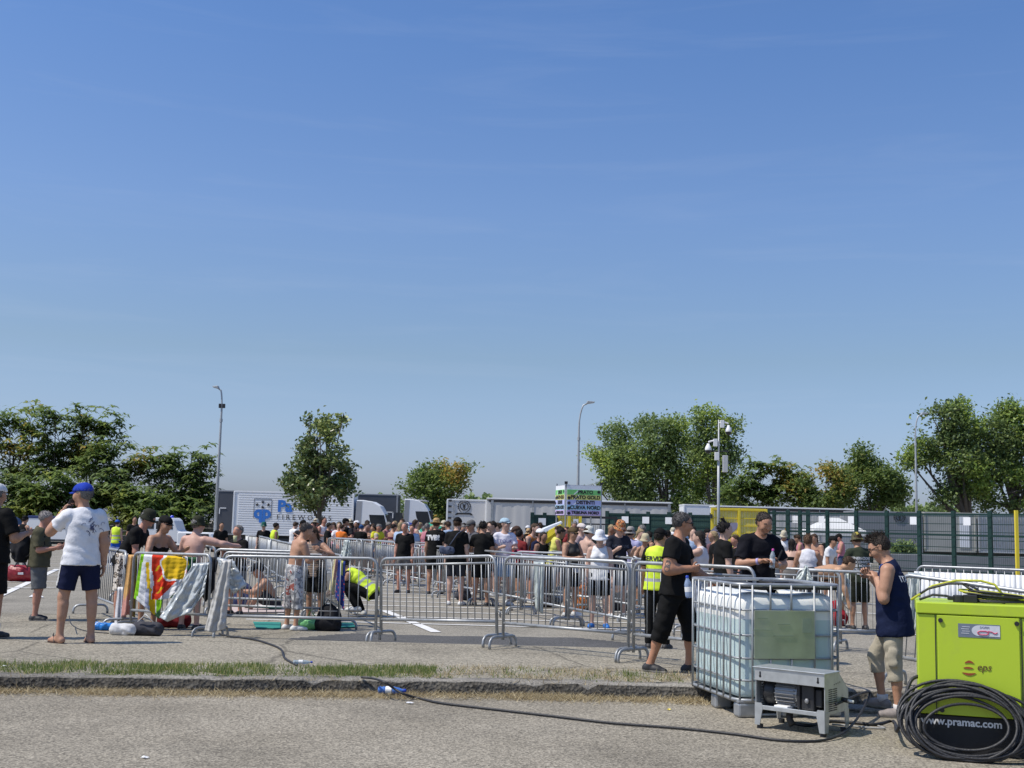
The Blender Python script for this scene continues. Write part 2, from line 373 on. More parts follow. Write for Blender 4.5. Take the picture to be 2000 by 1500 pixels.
def tree(name, label, blobs, Y, base_px, mats, n, size, style='leaf', clump=.35, group='trees behind the car park', dens=None, trunk=.2, core=.45):
    """blobs: (px, py, rx_px, ry_px) of the crown seen in the photograph, each given depth as well"""
    b0 = at(base_px[0], base_px[1], Y); zb = gz(b0.x, Y); root = thing(name, (b0.x, Y, zb), label, 'tree', group)
    s = FPX / Y; O = np.array([b0.x, Y, zb]); B = []
    for q in blobs:
        c = at(q[0], q[1], Y); B.append((np.array(c) + [0, rng.normal(0, .5), 0] - O, np.array([q[2] / s, (q[2] + q[3]) / 2 / s * 1.0, q[3] / s * (1.25 if style == 'frond' else 1)])))
    w = np.array([r[0] * r[2] for _, r in B]); w /= w.sum(); cents = []
    for (c, r), wi in zip(B, w):
        k = max(4, int(n * wi / (26 if style == 'leaf' else 1.0) * 1.35))
        d = rng.normal(0, 1, (k, 3)); d /= np.linalg.norm(d, axis=1)[:, None]; rad = rng.uniform(core, 1, k)[:, None] ** .6
        pt_ = c + d * rad * r * .92
        if style == 'leaf': q_ = pt_ * (7.5 / (2.2 + 22 * size)); gp_ = np.sin(q_[:, 0] + 1.7 * np.sin(q_[:, 2] * .8)) * np.sin(q_[:, 2] * 1.15 + np.sin(q_[:, 0] * .9) + w[0] * 40); pt_ = pt_[gp_ > (-.42 if size > .25 else -.8)]
        else: pt_ = pt_ + np.clip(rng.normal(0, .58, pt_.shape), -1.1, 1.1) * [1, 1, .8]; gp_ = np.sin(pt_[:, 0] * 1.5 + np.sin(pt_[:, 2] * 1.3) * 1.5) * np.sin(pt_[:, 2] * 1.7 + pt_[:, 1] * .3); pt_ = pt_[gp_ > -.5]
        cents.append(pt_)
    cents = np.concatenate(cents); V = []; 
    if style == 'leaf':
        pts = np.repeat(cents, 26, 0); pts = pts + rng.normal(0, clump, pts.shape) * [1, 1, .75]; V = leaf_quads(pts, size)
    else: V = frond_strips(cents, size)
    nq = len(V) // 4
    # hue of each clump follows its place in the crown's own patchwork of fresh and yellowing foliage
    cq = V.reshape(-1, 4, 3).mean(1); ph = np.sin(cq[:, 0] * .9 + base_px[0]) + np.sin(cq[:, 2] * 1.1 + 1.3 * cq[:, 0] * .4) + rng.normal(0, .75, nq)
    mi = np.digitize(ph, [.95, 1.75] if len(mats) == 3 else [.9])
    F = np.arange(nq * 4).reshape(-1, 4)
    link('crown', np_mesh('crown', V, F, mats, mi), root)
    tr = MB(); hub = np.mean([c for c, _ in B], 0); top = hub * [1, 1, .85]
    P = [Vector((0, 0, -.1)), Vector((rng.normal(0, .1), 0, top[2] * .35)), Vector(top * [.6, .6, .7]), Vector(top)]
    tr.tube(P, [trunk, trunk * .8, trunk * .55, trunk * .3], BARK, 7)
    for c, r in B:
        st = Vector(np.array(P[1]) * (1 - (u := rng.uniform(.1, .8))) + np.array(P[2]) * u); e = Vector(c + rng.normal(0, .2, 3)); mid = st.lerp(e, .5) + Vector((0, 0, -.06 * (e - st).length))
        tr.tube([st, mid, e], [trunk * .42, trunk * .28, trunk * .1], BARK, 5)
        for _ in range(4):
            d = rng.normal(0, 1, 3); d /= np.linalg.norm(d); e2 = Vector(c + d * r * .9); tr.tube([mid.lerp(e, rng.uniform(.4, 1)), e2.lerp(e, .4) + Vector((0, 0, .1)), e2], [trunk * .16, trunk * .1, trunk * .04], BARK, 4)
    tr.build('trunk', root, True)
    return root
LF = [leafmat('leaf_green', (0.074, 0.129, 0.033), (0.115, 0.189, 0.046), (0.177, 0.260, 0.062), .3), leafmat('leaf_olive', (0.147, 0.208, 0.041), (0.208, 0.260, 0.052), (0.292, 0.333, 0.074), .35), leafmat('leaf_yellow', (0.353, 0.292, 0.046), (0.450, 0.353, 0.062), (0.450, 0.416, 0.103), .35)]
LMAG = [leafmat('magnolia_leaf', (0.061, 0.098, 0.036), (0.109, 0.159, 0.054), (0.243, 0.268, 0.098), .12, .35), leafmat('magnolia_light', (0.170, 0.217, 0.061), (0.217, 0.268, 0.074), (0.339, 0.365, 0.123), .15, .35)]
LPOP = [leafmat('poplar_leaf', (0.084, 0.132, 0.043), (0.132, 0.192, 0.060), (0.204, 0.264, 0.096), .25), leafmat('poplar_light', (0.168, 0.240, 0.048), (0.240, 0.312, 0.072), (0.312, 0.384, 0.096), .35)]
LDRK = [leafmat('oak_leaf', (0.063, 0.101, 0.035), (0.101, 0.150, 0.046), (0.188, 0.244, 0.072), .2), leafmat('oak_light', (0.144, 0.216, 0.046), (0.201, 0.288, 0.057), (0.288, 0.345, 0.087), .3)]
LF = [leafmat('frond_green', (.07, .11, .03), (.10, .15, .04), (.15, .20, .06), .42), leafmat('frond_olive', (.12, .16, .035), (.16, .19, .045), (.21, .23, .06), .45), leafmat('frond_yellow', (.22, .19, .03), (.30, .23, .05), (.36, .26, .08), .42)]
LFD = [leafmat('frond_dark', (0.061, 0.101, 0.030), (0.095, 0.142, 0.041), (0.149, 0.203, 0.061), .38), LF[0], LF[1]]
tree('ailanthus_tree', 'tall airy tree with flat layered crown beyond the white capped man', [(20, 835, 42, 20), (52, 812, 22, 12), (-15, 862, 38, 26), (42, 878, 44, 20), (15, 925, 55, 26), (60, 850, 30, 14)], 95, (20, 1030), LF, 430, .72, 'frond')
tree('ailanthus_tree', 'airy layered tree with bare upper twigs above the blue cap man', [(95, 814, 25, 10), (122, 818, 24, 10), (108, 848, 40, 16), (100, 886, 42, 20), (130, 868, 24, 12), (85, 925, 40, 22)], 93, (105, 1030), LF, 310, .70, 'frond')
tree('ailanthus_tree', 'airy tree with one long bare limb ending in a leaf tuft', [(178, 815, 26, 10), (206, 824, 20, 11), (172, 848, 30, 12), (176, 876, 26, 14), (236, 857, 9, 5), (150, 905, 38, 20), (200, 845, 20, 10)], 94, (165, 1030), LF, 400, .72, 'frond', trunk=.16)
tree('ailanthus_tree', 'yellowing small tree with gaps of sky under its crown', [(218, 884, 26, 14), (190, 905, 36, 16), (218, 926, 30, 14), (262, 904, 24, 14), (285, 900, 20, 12), (240, 935, 26, 10)], 92, (225, 1030), LF, 280, .70, 'frond', trunk=.13)
tree('ailanthus_tree', 'dense dark tree standing behind the lamp post and concrete wall', [(330, 905, 30, 14), (370, 903, 36, 16), (402, 900, 18, 12), (345, 938, 52, 26), (392, 955, 34, 36), (345, 985, 46, 32), (305, 925, 26, 12), (395, 1000, 32, 26)], 91, (350, 1035), LFD, 640, .72, 'frond')
tree('tall_shrub', 'bright green frond shrub just above the olive shirt man', [(100, 962, 58, 26), (60, 998, 60, 28), (130, 1000, 40, 25)], 88, (90, 1035), [LF[0], LF[1]], 420, .85, 'frond', group='shrubs along the concrete wall', trunk=.1)
tree('tall_shrub', 'dark shrub growing over the wall beside the blue cap', [(180, 985, 42, 30), (215, 960, 36, 24), (20, 975, 42, 34)], 89, (180, 1035), [LDRK[0], LF[0]], 480, .8, 'frond', group='shrubs along the concrete wall', trunk=.1)
tree('tall_shrub', 'light green shrub above the white off-road car', [(255, 980, 36, 24), (290, 1002, 40, 18), (345, 1012, 44, 16), (255, 1005, 40, 18)], 87, (280, 1035), [LF[0], LF[1]], 480, .8, 'frond', group='shrubs along the concrete wall', trunk=.1)
tree('magnolia_tree', 'dark glossy conical tree in front of the fireworks lorry', [(630, 826, 20, 16), (607, 822, 9, 12), (668, 822, 11, 10), (636, 850, 36, 24), (625, 862, 30, 20), (645, 835, 22, 18), (612, 878, 40, 26), (632, 895, 40, 26), (650, 885, 36, 30), (600, 910, 42, 30), (645, 925, 48, 36), (585, 945, 34, 30), (660, 955, 36, 32), (620, 960, 60, 32), (622, 980, 64, 18), (570, 935, 20, 18)], 64, (622, 1048), LMAG, 8200, .24, 'leaf', .2, 'trees in the car park', trunk=.19, core=.3)
tree('bushy_tree', 'rounded yellow green tree behind the bare lorry cab', [(850, 925, 42, 22), (900, 918, 20, 14), (815, 945, 34, 24), (868, 950, 48, 30), (880, 985, 38, 28), (825, 985, 42, 30), (840, 1010, 50, 20), (905, 960, 16, 18)], 96, (855, 1035), LF, 10000, .28, 'leaf', .38)
tree('poplar_tree', 'tall poplar of many limbs, the edge nearest the lamp post', [(1205, 850, 36, 26), (1190, 885, 40, 26), (1170, 880, 28, 16), (1225, 905, 46, 34), (1240, 950, 54, 34), (1185, 940, 26, 20), (1165, 950, 22, 10), (1215, 985, 44, 20), (1195, 910, 24, 26)], 112, (1230, 1030), LPOP, 12000, .30, 'leaf', .46, trunk=.3)
tree('poplar_tree', 'broad poplar crown with a yellow green patch on top', [(1262, 830, 30, 20), (1295, 845, 42, 26), (1320, 830, 30, 16), (1275, 880, 48, 34), (1330, 885, 48, 40), (1290, 930, 56, 38), (1345, 945, 50, 40), (1300, 980, 70, 26)], 110, (1300, 1030), LPOP, 14500, .30, 'leaf', .46, trunk=.34)
tree('poplar_tree', 'pale thin topped poplar right behind the camera mast', [(1375, 815, 30, 20), (1402, 812, 18, 16), (1425, 835, 22, 26), (1385, 850, 38, 30), (1415, 890, 36, 40), (1370, 900, 36, 36), (1405, 945, 40, 36), (1375, 985, 46, 26), (1430, 975, 22, 26)], 108, (1390, 1030), LPOP, 10500, .29, 'leaf', .46, trunk=.3, core=.3)
tree('ailanthus_tree', 'orange tinted frond tree behind the yellow gates', [(1492, 918, 32, 12), (1535, 930, 26, 13), (1470, 955, 30, 16), (1510, 955, 26, 14), (1545, 965, 26, 20), (1480, 978, 40, 14), (1440, 965, 18, 14)], 96, (1495, 1030), [LF[0], LF[1], LF[2]], 520, .72, 'frond', trunk=.13)
tree('bushy_tree', 'yellow crowned bushy tree above the white gazebo', [(1610, 925, 38, 18), (1580, 948, 30, 20), (1635, 950, 40, 28), (1600, 978, 50, 22)], 94, (1610, 1030), LF, 8500, .28, 'leaf', .38)
tree('bushy_tree', 'green pointed tree between the gazebo and the pale lamp post', [(1685, 890, 18, 18), (1690, 915, 34, 22), (1715, 935, 36, 26), (1670, 945, 36, 26), (1745, 960, 28, 30), (1700, 975, 56, 26)], 95, (1700, 1030), [LF[0], LF[0], LF[1]], 10000, .28, 'leaf', .38)
tree('oak_tree', 'huge dark tree arching over the pale lamp post', [(1845, 815, 42, 26), (1885, 800, 30, 18), (1825, 850, 46, 36), (1800, 885, 36, 24), (1880, 850, 46, 40), (1780, 905, 24, 14), (1870, 905, 56, 34), (1900, 940, 40, 44), (1860, 965, 30, 30), (1845, 985, 26, 16)], 100, (1905, 1040), LDRK, 13500, .31, 'leaf', .44, trunk=.5)
tree('oak_tree', 'broad dark tree cut by the edge above the lime generator', [(1965, 805, 36, 24), (1990, 830, 44, 36), (1945, 855, 46, 40), (2010, 890, 50, 50), (1945, 910, 50, 44), (1990, 960, 56, 44), (1935, 970, 40, 34), (2030, 850, 40, 40)], 101, (1980, 1045), LDRK, 15000, .31, 'leaf', .44, trunk=.5)
dw = []
for (a, b, c, d) in ((235, 430, 968, 1000), (700, 790, 968, 1000), (900, 965, 968, 985), (1740, 1880, 985, 1004), (1150, 1260, 985, 1004), (1380, 1480, 985, 1004)):
    kk = int((b - a) * 9)
    for _ in range(kk):
        px = rng.uniform(a, b); py = c + (d - c) * rng.random() ** .8 + 5 * math.sin(px * .21) + 3 * math.sin(px * .53); dw.append(at(px, py, 240 + rng.uniform(-6, 6)))
V = leaf_quads(np.array(dw), 1.0); F = np.arange(len(V)).reshape(-1, 4)
tag(link('distant_woods', np_mesh('distant_woods', V, F, [LPOP[0]])), kind='stuff')
# ================================================================ LORRIES, VANS, WALL, FENCES, POLES
GREYT = M('dark_grey_tarpaulin', (.062, .068, .082), .55, 0, .08, 1.5)
WTRUCK = M('lorry_white', (.74, .75, .76), .4, 0, .05, .8)
OFFW = M('curtain_grey_white', (.54, .53, .51), .6, 0, .06, .5, .15, bscale=1.2)
LIGHTG = M('reefer_grey', (.56, .56, .56), .5, 0, .05, .7)
STEELD = M('dark_steel', (.05, .052, .055), .5, .4, .2, 4)
BLUEL = M('logo_blue', (.03, .17, .55), .5, 0, .05, 3)
INK = M('black_ink', (.02, .02, .022), .6, 0, .1, 5)
TYRE = M('tyre_rubber', (.02, .02, .02), .8, 0, .2, 8)
RIMM = M('wheel_rim', (.45, .45, .46), .4, .6, .1, 6)
TAIL = M('tail_lamp_red', (.45, .02, .02), .3, 0, .1, 6)
def wheel(root, x, y, r=.5, w=.3):
    b = MB(); b.lathe([(r * .55, -w / 2), (r * .92, -w / 2), (r, -w * .35), (r, w * .35), (r * .92, w / 2), (r * .55, w / 2)], TYRE, n=24, M4=Matrix.Rotation(R(90), 4, 'X')); o = b.build('wheel', root, True, loc=(x, y, r))
    c = MB(); c.lathe([(.001, -w * .3), (r * .2, -w * .42), (r * .25, -w * .3), (r * .5, -w * .3), (r * .56, -w * .5), (r * .56, w * .4), (.001, w * .3)], RIMM, n=20, M4=Matrix.Rotation(R(-90), 4, 'X')); c.build('rim', o, True)
def px_box(x0, x1, y0, y1, Y):
    a = at(x0, (y0 + y1) / 2, Y); b = at(x1, (y0 + y1) / 2, Y); t = at((x0 + x1) / 2, y0, Y); u = at((x0 + x1) / 2, y1, Y)
    return a.x, b.x, t.z, u.z
def trailer(label, px, Y, mat, ribs=0, wheels=(), name='lorry_trailer', roofmat=None, depth=2.5, group='lorries parked in a row'):
    x0, x1, zt, zb = px_box(*px, Y); g = gz(0, Y); L = x1 - x0
    root = thing(name, ((x0 + x1) / 2, Y, g), label, 'trailer', group); zt -= g; zb -= g
    b = MB(); b.box((0, depth / 2, (zt + zb) / 2), (L, depth, zt - zb), mat)
    if ribs:
        for i in range(ribs):
            z = zb + .12 + (zt - zb - .3) * i / (ribs - 1); h = (zt - zb) / ribs * .62
            b.prism([(-L / 2 + .3, z - h / 2), (L / 2 - .05, z - h / 2), (L / 2 - .05, z + h / 2), (-L / 2 + .3, z + h / 2)], -.022, .01, mat)
    b.build('box_body', root, bevel=.03)
    f = MB()
    for z in (zt + .012, zb - .05): f.box((0, depth / 2, z), (L + .06, depth + .06, .1), roofmat or mat)
    for x in (-L / 2, L / 2): f.box((x, -.01, (zt + zb) / 2), (.11, .08, zt - zb), roofmat or mat)
    f.build('edge_frame', root, bevel=.015)
    c = MB(); c.box((0, depth / 2, zb - .25), (L * .96, depth * .5, .28), STEELD)
    for x in (-.1, .1): c.box((x * L, .1, zb - .55), (L * .22 if L > 6 else .4, .06, .5), STEELD)
    c.build('chassis', root)
    for q in wheels: wheel(root, q * L, .3, min(.5, max(.3, zb * .5)))
    return root, L, zt, zb
def cab(root, x, zt, zb, mat, depth=2.4, flip=1, window=True, scale=1.):
    """tractor cab facing +X with a wind deflector, its back at local x"""
    H = zt - zb; P = lambda u, v: (x + u * H * scale, zb + v * H)
    body = [P(0, 0), P(.78, 0), P(.80, .12), P(.79, .42), P(.70, .68), P(.58, .87), P(.40, .97), P(.18, 1.0), P(.02, .995)]
    b = MB(); b.prism(body, 0, depth, mat); b.build('cab', root, bevel=.05)
    w = MB(); w.prism([P(.33, .66), P(.68, .66), P(.745, .42), P(.74, .27), P(.62, .22), P(.44, .34), P(.36, .5)], -.015, .02, GLASSD)
    w.prism([P(.802, .44), P(.712, .685), P(.70, .68), P(.79, .43)], .12, depth - .12, GLASSD); w.build('window', root, bevel=.01)
    t = MB(); t.prism([P(0, .3), P(.14, .3), P(.16, .97), P(.03, .975)], -.012, .01, M('cab_side_panel', (.30, .31, .33), .5, 0, .1, 2)); t.build('side_fairing', root)
    m = MB(); a, c = P(.80, .62); m.box((a, -.22, c - .1), (.14, .2, .55), BLACK); m.tube([(a - .1, 0, c + .15), (a, -.2, c + .15)], .03, BLACK, 6); m.build('wing_mirror', root, bevel=.02)
    s = MB(); s.prism([P(.02, -.16), P(.8, -.16), P(.83, 0), P(.02, 0)], .02, depth - .02, STEELD); s.build('bumper', root, bevel=.03)
    h = MB(); a, c = P(.805, .06); h.box((a, .3, c), (.05, .4, .2), WHITE); h.build('headlight', root, bevel=.02)
    wheel(root, x + .42 * H, .25, .5)
def lettering(root, txt, size, mat, x, y, z, name='lettering', **k):
    o = link(name, text_mesh(txt, size, mat, name, **k), root); o.location = (x, y, z); return o

# the dark curtain trailer at the back, then the white fireworks lorry in front of it
trailer('long dark grey curtain trailer behind the white fireworks lorry', (421, 775, 963, 1046), 86, GREYT, roofmat=M('grey_trim', (.25, .26, .28), .5), wheels=(-.35, -.27, .3))
s = FPX / 86; hw = (775 - 421) / s / 2
for sx in (-1, 1):
    tr = MB(); tr.box((sx * (hw - .55) , -.03, 2.9), (.5, .02, .07), WHITE); tr.box((sx * (hw - .33), -.03, 2.7), (.07, .02, .45), WHITE); tr.build('corner_mark', bpy.data.objects['lorry_trailer'])
root, L, zt, zb = trailer('white ribbed box lorry with blue letters and FIREWORKS on its side', (456, 689, 963, 1044), 80, WTRUCK, ribs=17, wheels=(-.32, -.2), name='box_lorry')
root['category'] = 'lorry'
s = FPX / 80; cx = (456 + 689) / 2
lx = lambda px: (px - cx) / s
lz = lambda py, px=570: at(px, py, 80).z - gz(0, 80)
lettering(root, 'qp', 1.15, BLUEL, lx(513), -.045, lz(1003), bold=.05, spacing=.98)
lettering(root, 'Pa', 1.05, BLUEL, lx(556), -.045, lz(990), bold=.045)
lettering(root, 'FIREWORKS', .47, INK, lx(594), -.045, lz(1011), spacing=1.62)
lettering(root, 'GROUP', .40, INK, lx(632), -.045, lz(1026), spacing=1.25)
bx = MB()
for i, (dx, dy) in enumerate(((0, 982), (-11, 987), (11, 987), (0, 992))):
    c = (lx(513 + dx), lz(dy)); pts = []
    for k in range(10):
        a = math.pi / 2 + k * math.pi / 5; r = .13 if k % 2 == 0 else .055; pts.append((c[0] + r * math.cos(a), c[1] + r * math.sin(a)))
    bx.prism(pts, -.05, -.03, INK)
for (xa, ya, xb, yb) in ((496, 976, 530, 976), (496, 976, 496, 1013), (530, 976, 530, 1013)):
    bx.tube([(lx(xa), -.035, lz(ya)), (lx(xb), -.035, lz(yb))], .012, INK, 4)
bx.build('emblem', root)
cab(root, L / 2 + .15, zt - .35, zb - .45, WTRUCK)
# second tractor, no trailer
x0, x1, zt, zb = px_box(788, 850, 975, 1045, 84); g = gz(0, 84)
root = thing('tractor_unit', (x0, 84, g), 'bare white lorry tractor with grey side fairing and sloping roof', 'lorry', 'lorries parked in a row')
cab(root, 0, zt - g, zb - g, WTRUCK, scale=1.0); c = MB(); c.box((-1.5, 1.2, .9), (3.4, 1.0, .35), STEELD); c.box((-.35, .6, 1.9), (.5, 1.0, 1.9), STEELD); c.build('chassis', root); wheel(root, -1.6, .3)
df = MB(); df.prism([(-.15, zt - g), (1.6, zt - g - .06), (1.6, zt - g - .14), (-.1, zt - g - .1)], .1, 2.3, OFFW); df.build('roof_deflector', root)
# reefer box with crest
root, L, zt, zb = trailer('light grey box trailer with black crest and ribbon emblem', (873, 949, 977, 1050), 78, LIGHTG, wheels=(.2,), roofmat=WTRUCK)
def crest(root, x, y, z, s, mat, banner=True):
    b = MB()
    for sg in (-1, 1):
        for k in range(9):
            a = R(-70 + k * 22); r = .62 * s; p = Vector((x + sg * math.cos(a) * r, y, z + .15 * s + math.sin(a) * r)); t = Vector((-sg * math.sin(a), 0, math.cos(a)))
            q = [(p + t * .2 * s), (p + Vector((sg * .1 * s, 0, .02 * s))), (p - t * .1 * s), (p - Vector((sg * .07 * s, 0, 0)))]
            b.prism([(v.x, v.z) for v in q], y - .012, y + .004, mat)
    ring = [(x + math.cos(a) * .42 * s, y, z + .2 * s + math.sin(a) * .42 * s) for a in np.linspace(0, 6.283, 19)[:-1]]
    b.tube(ring, .05 * s, mat, 5, closed=True)
    for dx, dz, w, h in ((0, .2, .26, .3), (0, -.06, .14, .2), (-.15, .42, .1, .1), (.15, .42, .1, .1)): b.box((x + dx * s, y, z + dz * s), (w * s, .014, h * s), mat)
    if banner: b.prism([(x - .95 * s, z - .75 * s), (x - .75 * s, z - .52 * s), (x + .75 * s, z - .52 * s), (x + .95 * s, z - .75 * s), (x + .7 * s, z - .74 * s), (x + .6 * s, z - .68 * s), (x - .6 * s, z - .68 * s), (x - .7 * s, z - .74 * s)], y - .012, y + .004, mat)
    b.build('crest_emblem', root)
s78 = FPX / 78
crest(root, (906 - 911) / s78, -.02, at(906, 992, 78).z - gz(0, 78), .62, INK)
vb = MB(); 
for i in range(6): vb.box((-L / 2 + .18, -.04, zb + .5 + i * .38), (.2, .04, .12), STEELD)
vb.box((-L / 2 + .42, -.05, (zt + zb) / 2), (.05, .05, zt - zb), GALV); vb.build('door_lock_bar', root)
# long curtain trailer
def long_trailer(label, px, Y, slope):
    x0, x1, zt, zb = px_box(*px, Y); g = gz(0, Y); L = x1 - x0
    root = thing('curtain_trailer', ((x0 + x1) / 2, Y, g), label, 'trailer', 'lorries parked in a row'); zt -= g; zb -= g
    b = MB(); n = 60; vs = []; fs = []
    for i in range(n + 1):
        x = -L / 2 + L * i / n; d = -.025 * math.sin(i * 2.1) - .02 * math.sin(i * .7)
        vs += [(x, d, zb), (x, d * .3, zt - .16), (x, d - .02, (zt + zb) / 2)]
    for i in range(n): a = i * 3; fs += [(a, a + 3, a + 5, a + 2), (a + 2, a + 5, a + 4, a + 1)]
    b.add(vs, fs, OFFW); b.build('curtain', root, True)
    b = MB(); b.box((0, 1.3, (zt + zb) / 2), (L - .04, 2.3, zt - zb - .1), OFFW); b.build('box_body', root)
    r = MB(); r.box((0, 1.25, zt), (L + .05, 2.6, .1), WTRUCK); r.build('roof', root, bevel=.02)
    r = MB(); r.box((0, -.02, zt - .15), (L - .3, .06, .14), INK); r.build('gutter', root)
    for q in (-.47, -.25, .02, .25, .49): r = MB(); r.box((q * L, -.05, (zt + zb) / 2), (.05 if abs(q) < .4 else .16, .04, zt - zb - .2), GALV); r.build('buckle_strap', root)
    c = MB(); c.box((0, 1.25, zb - .25), (L * .95, 1.2, .3), STEELD); c.build('chassis', root)
    for q in (-.38, -.3, .35): wheel(root, q * L, .3, .45)
    return root, L, zt, zb
long_trailer('long dirty white curtain trailer running behind the banner tower', (950, 1310, 978, 1050), 77, 0)
root, L, zt, zb = trailer('white reefer box with a small dark mark behind the poplar trunks', (1336, 1394, 987, 1050), 88, WTRUCK, wheels=(.2,))
long_trailer('second pale curtain trailer stretching behind the yellow gates and gazebo', (1398, 1668, 992, 1058), 82, 0)
root, L, zt, zb = trailer('grey container with round crest seen through the green mesh fence', (1672, 1800, 1001, 1078), 70, M('container_grey', (.20, .21, .225), .6, 0, .08, 1), name='container')
root['category'] = 'container'
crest(root, (1757 - 1736) / (FPX / 70), -.03, at(1757, 1013, 70).z - gz(0, 70), .50, INK, False)
root, L, zt, zb = trailer('beige box lorry back with white panel beyond the mesh fence', (1806, 1905, 1003, 1075), 70, M('lorry_beige', (.36, .36, .33), .6, 0, .1, 1), name='container'); root['category'] = 'container'
b = MB(); b.box((L * .28, -.03, (zt + zb) / 2), (L * .2, .03, zt - zb - .3), WTRUCK); b.build('white_panel', root)
root, L, zt, zb = trailer('silver slatted container partly hidden by the yellow fence post', (1912, 2060, 1006, 1078), 70, M('slat_silver', (.46, .475, .49), .45, .3, .1, 1), name='container'); root['category'] = 'container'
b = MB(); 
for i in range(24): b.box((-L / 2 + .1 + i * L / 24, -.03, (zt + zb) / 2), (.05, .05, zt - zb - .2), GALV)
b.build('slats', root)

# concrete wall at the back
WALLM = M('old_concrete_slab', (.17, .155, .135), .85, 0, .25, 3, .5, dirt=((.08, .075, .07), 2.2, .8))
x0, x1, zt, zb = px_box(-120, 458, 1016, 1052, 88)
root = thing('concrete_wall', ((x0 + x1) / 2, 88.5, gz(0, 88)), 'weathered concrete slab wall below the airy trees', 'wall')
b = MB(); zt -= gz(0, 88); n = 9; w = (x1 - x0) / n
for i in range(n):
    for k in range(5): b.box(((i + .5) * w - (x1 - x0) / 2, 0, (k + .5) * zt / 5), (w - .16, .1, zt / 5 - .02), WALLM)
b.build('slab_panel', root, bevel=.02)
b = MB()
for i in range(n + 1): b.box((i * w - (x1 - x0) / 2, 0, zt / 2 + .03), (.16, .18, zt + .06), WALLM)
b.build('post', root, bevel=.02)

# vehicles by the wall
BLUELAMP = M('blue_beacon', (.02, .04, .5), .2, 0, .05, 3)
def van(label, px, Y, mat, glass, name='van', cat='van', beacon=False, heading=0, roofm=None):
    x0, x1, zt, zb = px_box(*px, Y); g = gz(0, Y); L = x1 - x0; H = zt - g - .35
    root = thing(name, ((x0 + x1) / 2, Y, g), label, cat, 'vehicles along the wall')
    P = lambda u, v: (-L / 2 + u * L, .35 + v * H)
    b = MB(); b.prism([P(0, 0), P(1, 0), P(1, .30), P(.97, .44), P(.84, .52), P(.76, .90), P(.70, 1), P(.02, 1), P(0, .9)], 0, 1.9, mat); b.build('body', root, bevel=.06)
    w = MB()
    for (a, c, d, e) in glass: w.prism([P(a, d), P(c, d), P(c - (.03 if c > .7 else 0), e), P(a, e)], -.015, .03, GLASSD)
    w.build('window', root, bevel=.02)
    if roofm: r = MB(); r.prism([P(.01, .93), P(.77, .93), P(.72, 1.04), P(.02, 1.04)], -.02, 1.92, roofm); r.build('roof', root, bevel=.03)
    if beacon: k = MB(); k.lathe([(.001, .16), (.09, .14), (.12, .02), (.12, 0), (.001, 0)], BLUELAMP, (P(beacon, 1)[0], .9, P(0, 1)[1] + .01), 12); k.build('blue_beacon', root, True)
    t = MB(); t.prism([P(0, .02), P(1, .02), P(1, .1), P(0, .1)], -.02, .02, STEELD); t.build('sill_trim', root)
    for q in (.2, .8): wheel(root, (q - .5) * L, .12, .34, .22)
    return root
van('white boxy off-road car with blue roof beacon by the concrete wall', (268, 362, 1011, 1070), 74, WTRUCK, [(.10, .34, .56, .88), (.38, .56, .56, .88), (.59, .74, .56, .88)], 'off_road_car', 'car', .62)
van('white van with dark window behind the olive shirt man', (50, 168, 1010, 1075), 72, WTRUCK, [(.24, .5, .52, .88), (.55, .78, .52, .88)], roofm=M('van_roof_blue', (.02, .04, .14), .4))
van('dark navy minibus behind the two men on the pavement', (-90, 46, 1008, 1075), 73, M('navy_paint', (.02, .035, .10), .35), [(.08, .4, .52, .86), (.45, .76, .52, .86)])
van('low white estate car beside the concrete wall', (345, 432, 1040, 1072), 70, WTRUCK, [(.2, .45, .5, .9), (.48, .74, .5, .9)], 'parked_car', 'car')

# lamp posts and the camera mast
POLE = M('pole_grey', (.40, .42, .43), .5, .3, .1, 3)
def lamp(label, base, top, Y, arm, box=None):
    b0 = at(*base, Y); t0 = at(*top, Y); g = gz(b0.x, Y); root = thing('lamp_post', (b0.x, Y, g), label, 'lamp post', 'lamp posts in the car park')
    H = t0.z - g; p = MB(); a = arm[0]; r = arm[1]
    pts = [(0, 0, 0), (0, 0, H * .5), (0, 0, H - r * 1.2)] + [(a * (1 - math.cos(R(q))), 0, H - r * 1.2 + r * 1.1 * math.sin(R(q))) for q in (15, 30, 45, 60)]
    e = Vector(pts[-1]); pts.append(tuple(e + Vector((arm[2] * .5, 0, .12)))); p.tube(pts, [.11, .09, .06] + [.05] * 4 + [.045], POLE, 8); p.build('pole', root, True)
    h = MB(); e2 = Vector(pts[-1]); h.prism([(e2.x - arm[2] * .2, e2.z - .04), (e2.x + arm[2] * .8, e2.z + .04), (e2.x + arm[2], e2.z + .12), (e2.x, e2.z + .16)], -.18, .18, POLE); h.build('lamp_head', root, bevel=.03)
    c = MB(); c.tube([(0, 0, H - r * 1.2 - .8), (0, 0, H - r * 1.2 - .6)], .1, POLE, 8); c.build('collar', root)
    if box:
        k = MB()
        for dx in (-.10, .12): k.box((dx, 0, H - box), (.15, .22, .26), BLACK)
        k.build('floodlight', root, bevel=.02)
    return root
lamp('slim lamp post with two black boxes near its top, beside the dark trailer', (419, 1055), (424, 753), 72, (-.2, 1.2, -.35), 1.25)
lamp('slim lamp post with curved arm rising behind the banner tower', (1127, 1045), (1133, 780), 74, (.5, 1.5, .5))
lamp('pale lamp post in front of the huge arching tree', (1791, 1050), (1797, 803), 88, (.5, 1.5, .5))
mst = at(1403, 1040, 56); top = at(1411, 820, 56); g = gz(mst.x, 56)
root = thing('camera_mast', (mst.x, 56, g), 'camera mast with two white domes and grey boxes above the yellow gates', 'camera mast')
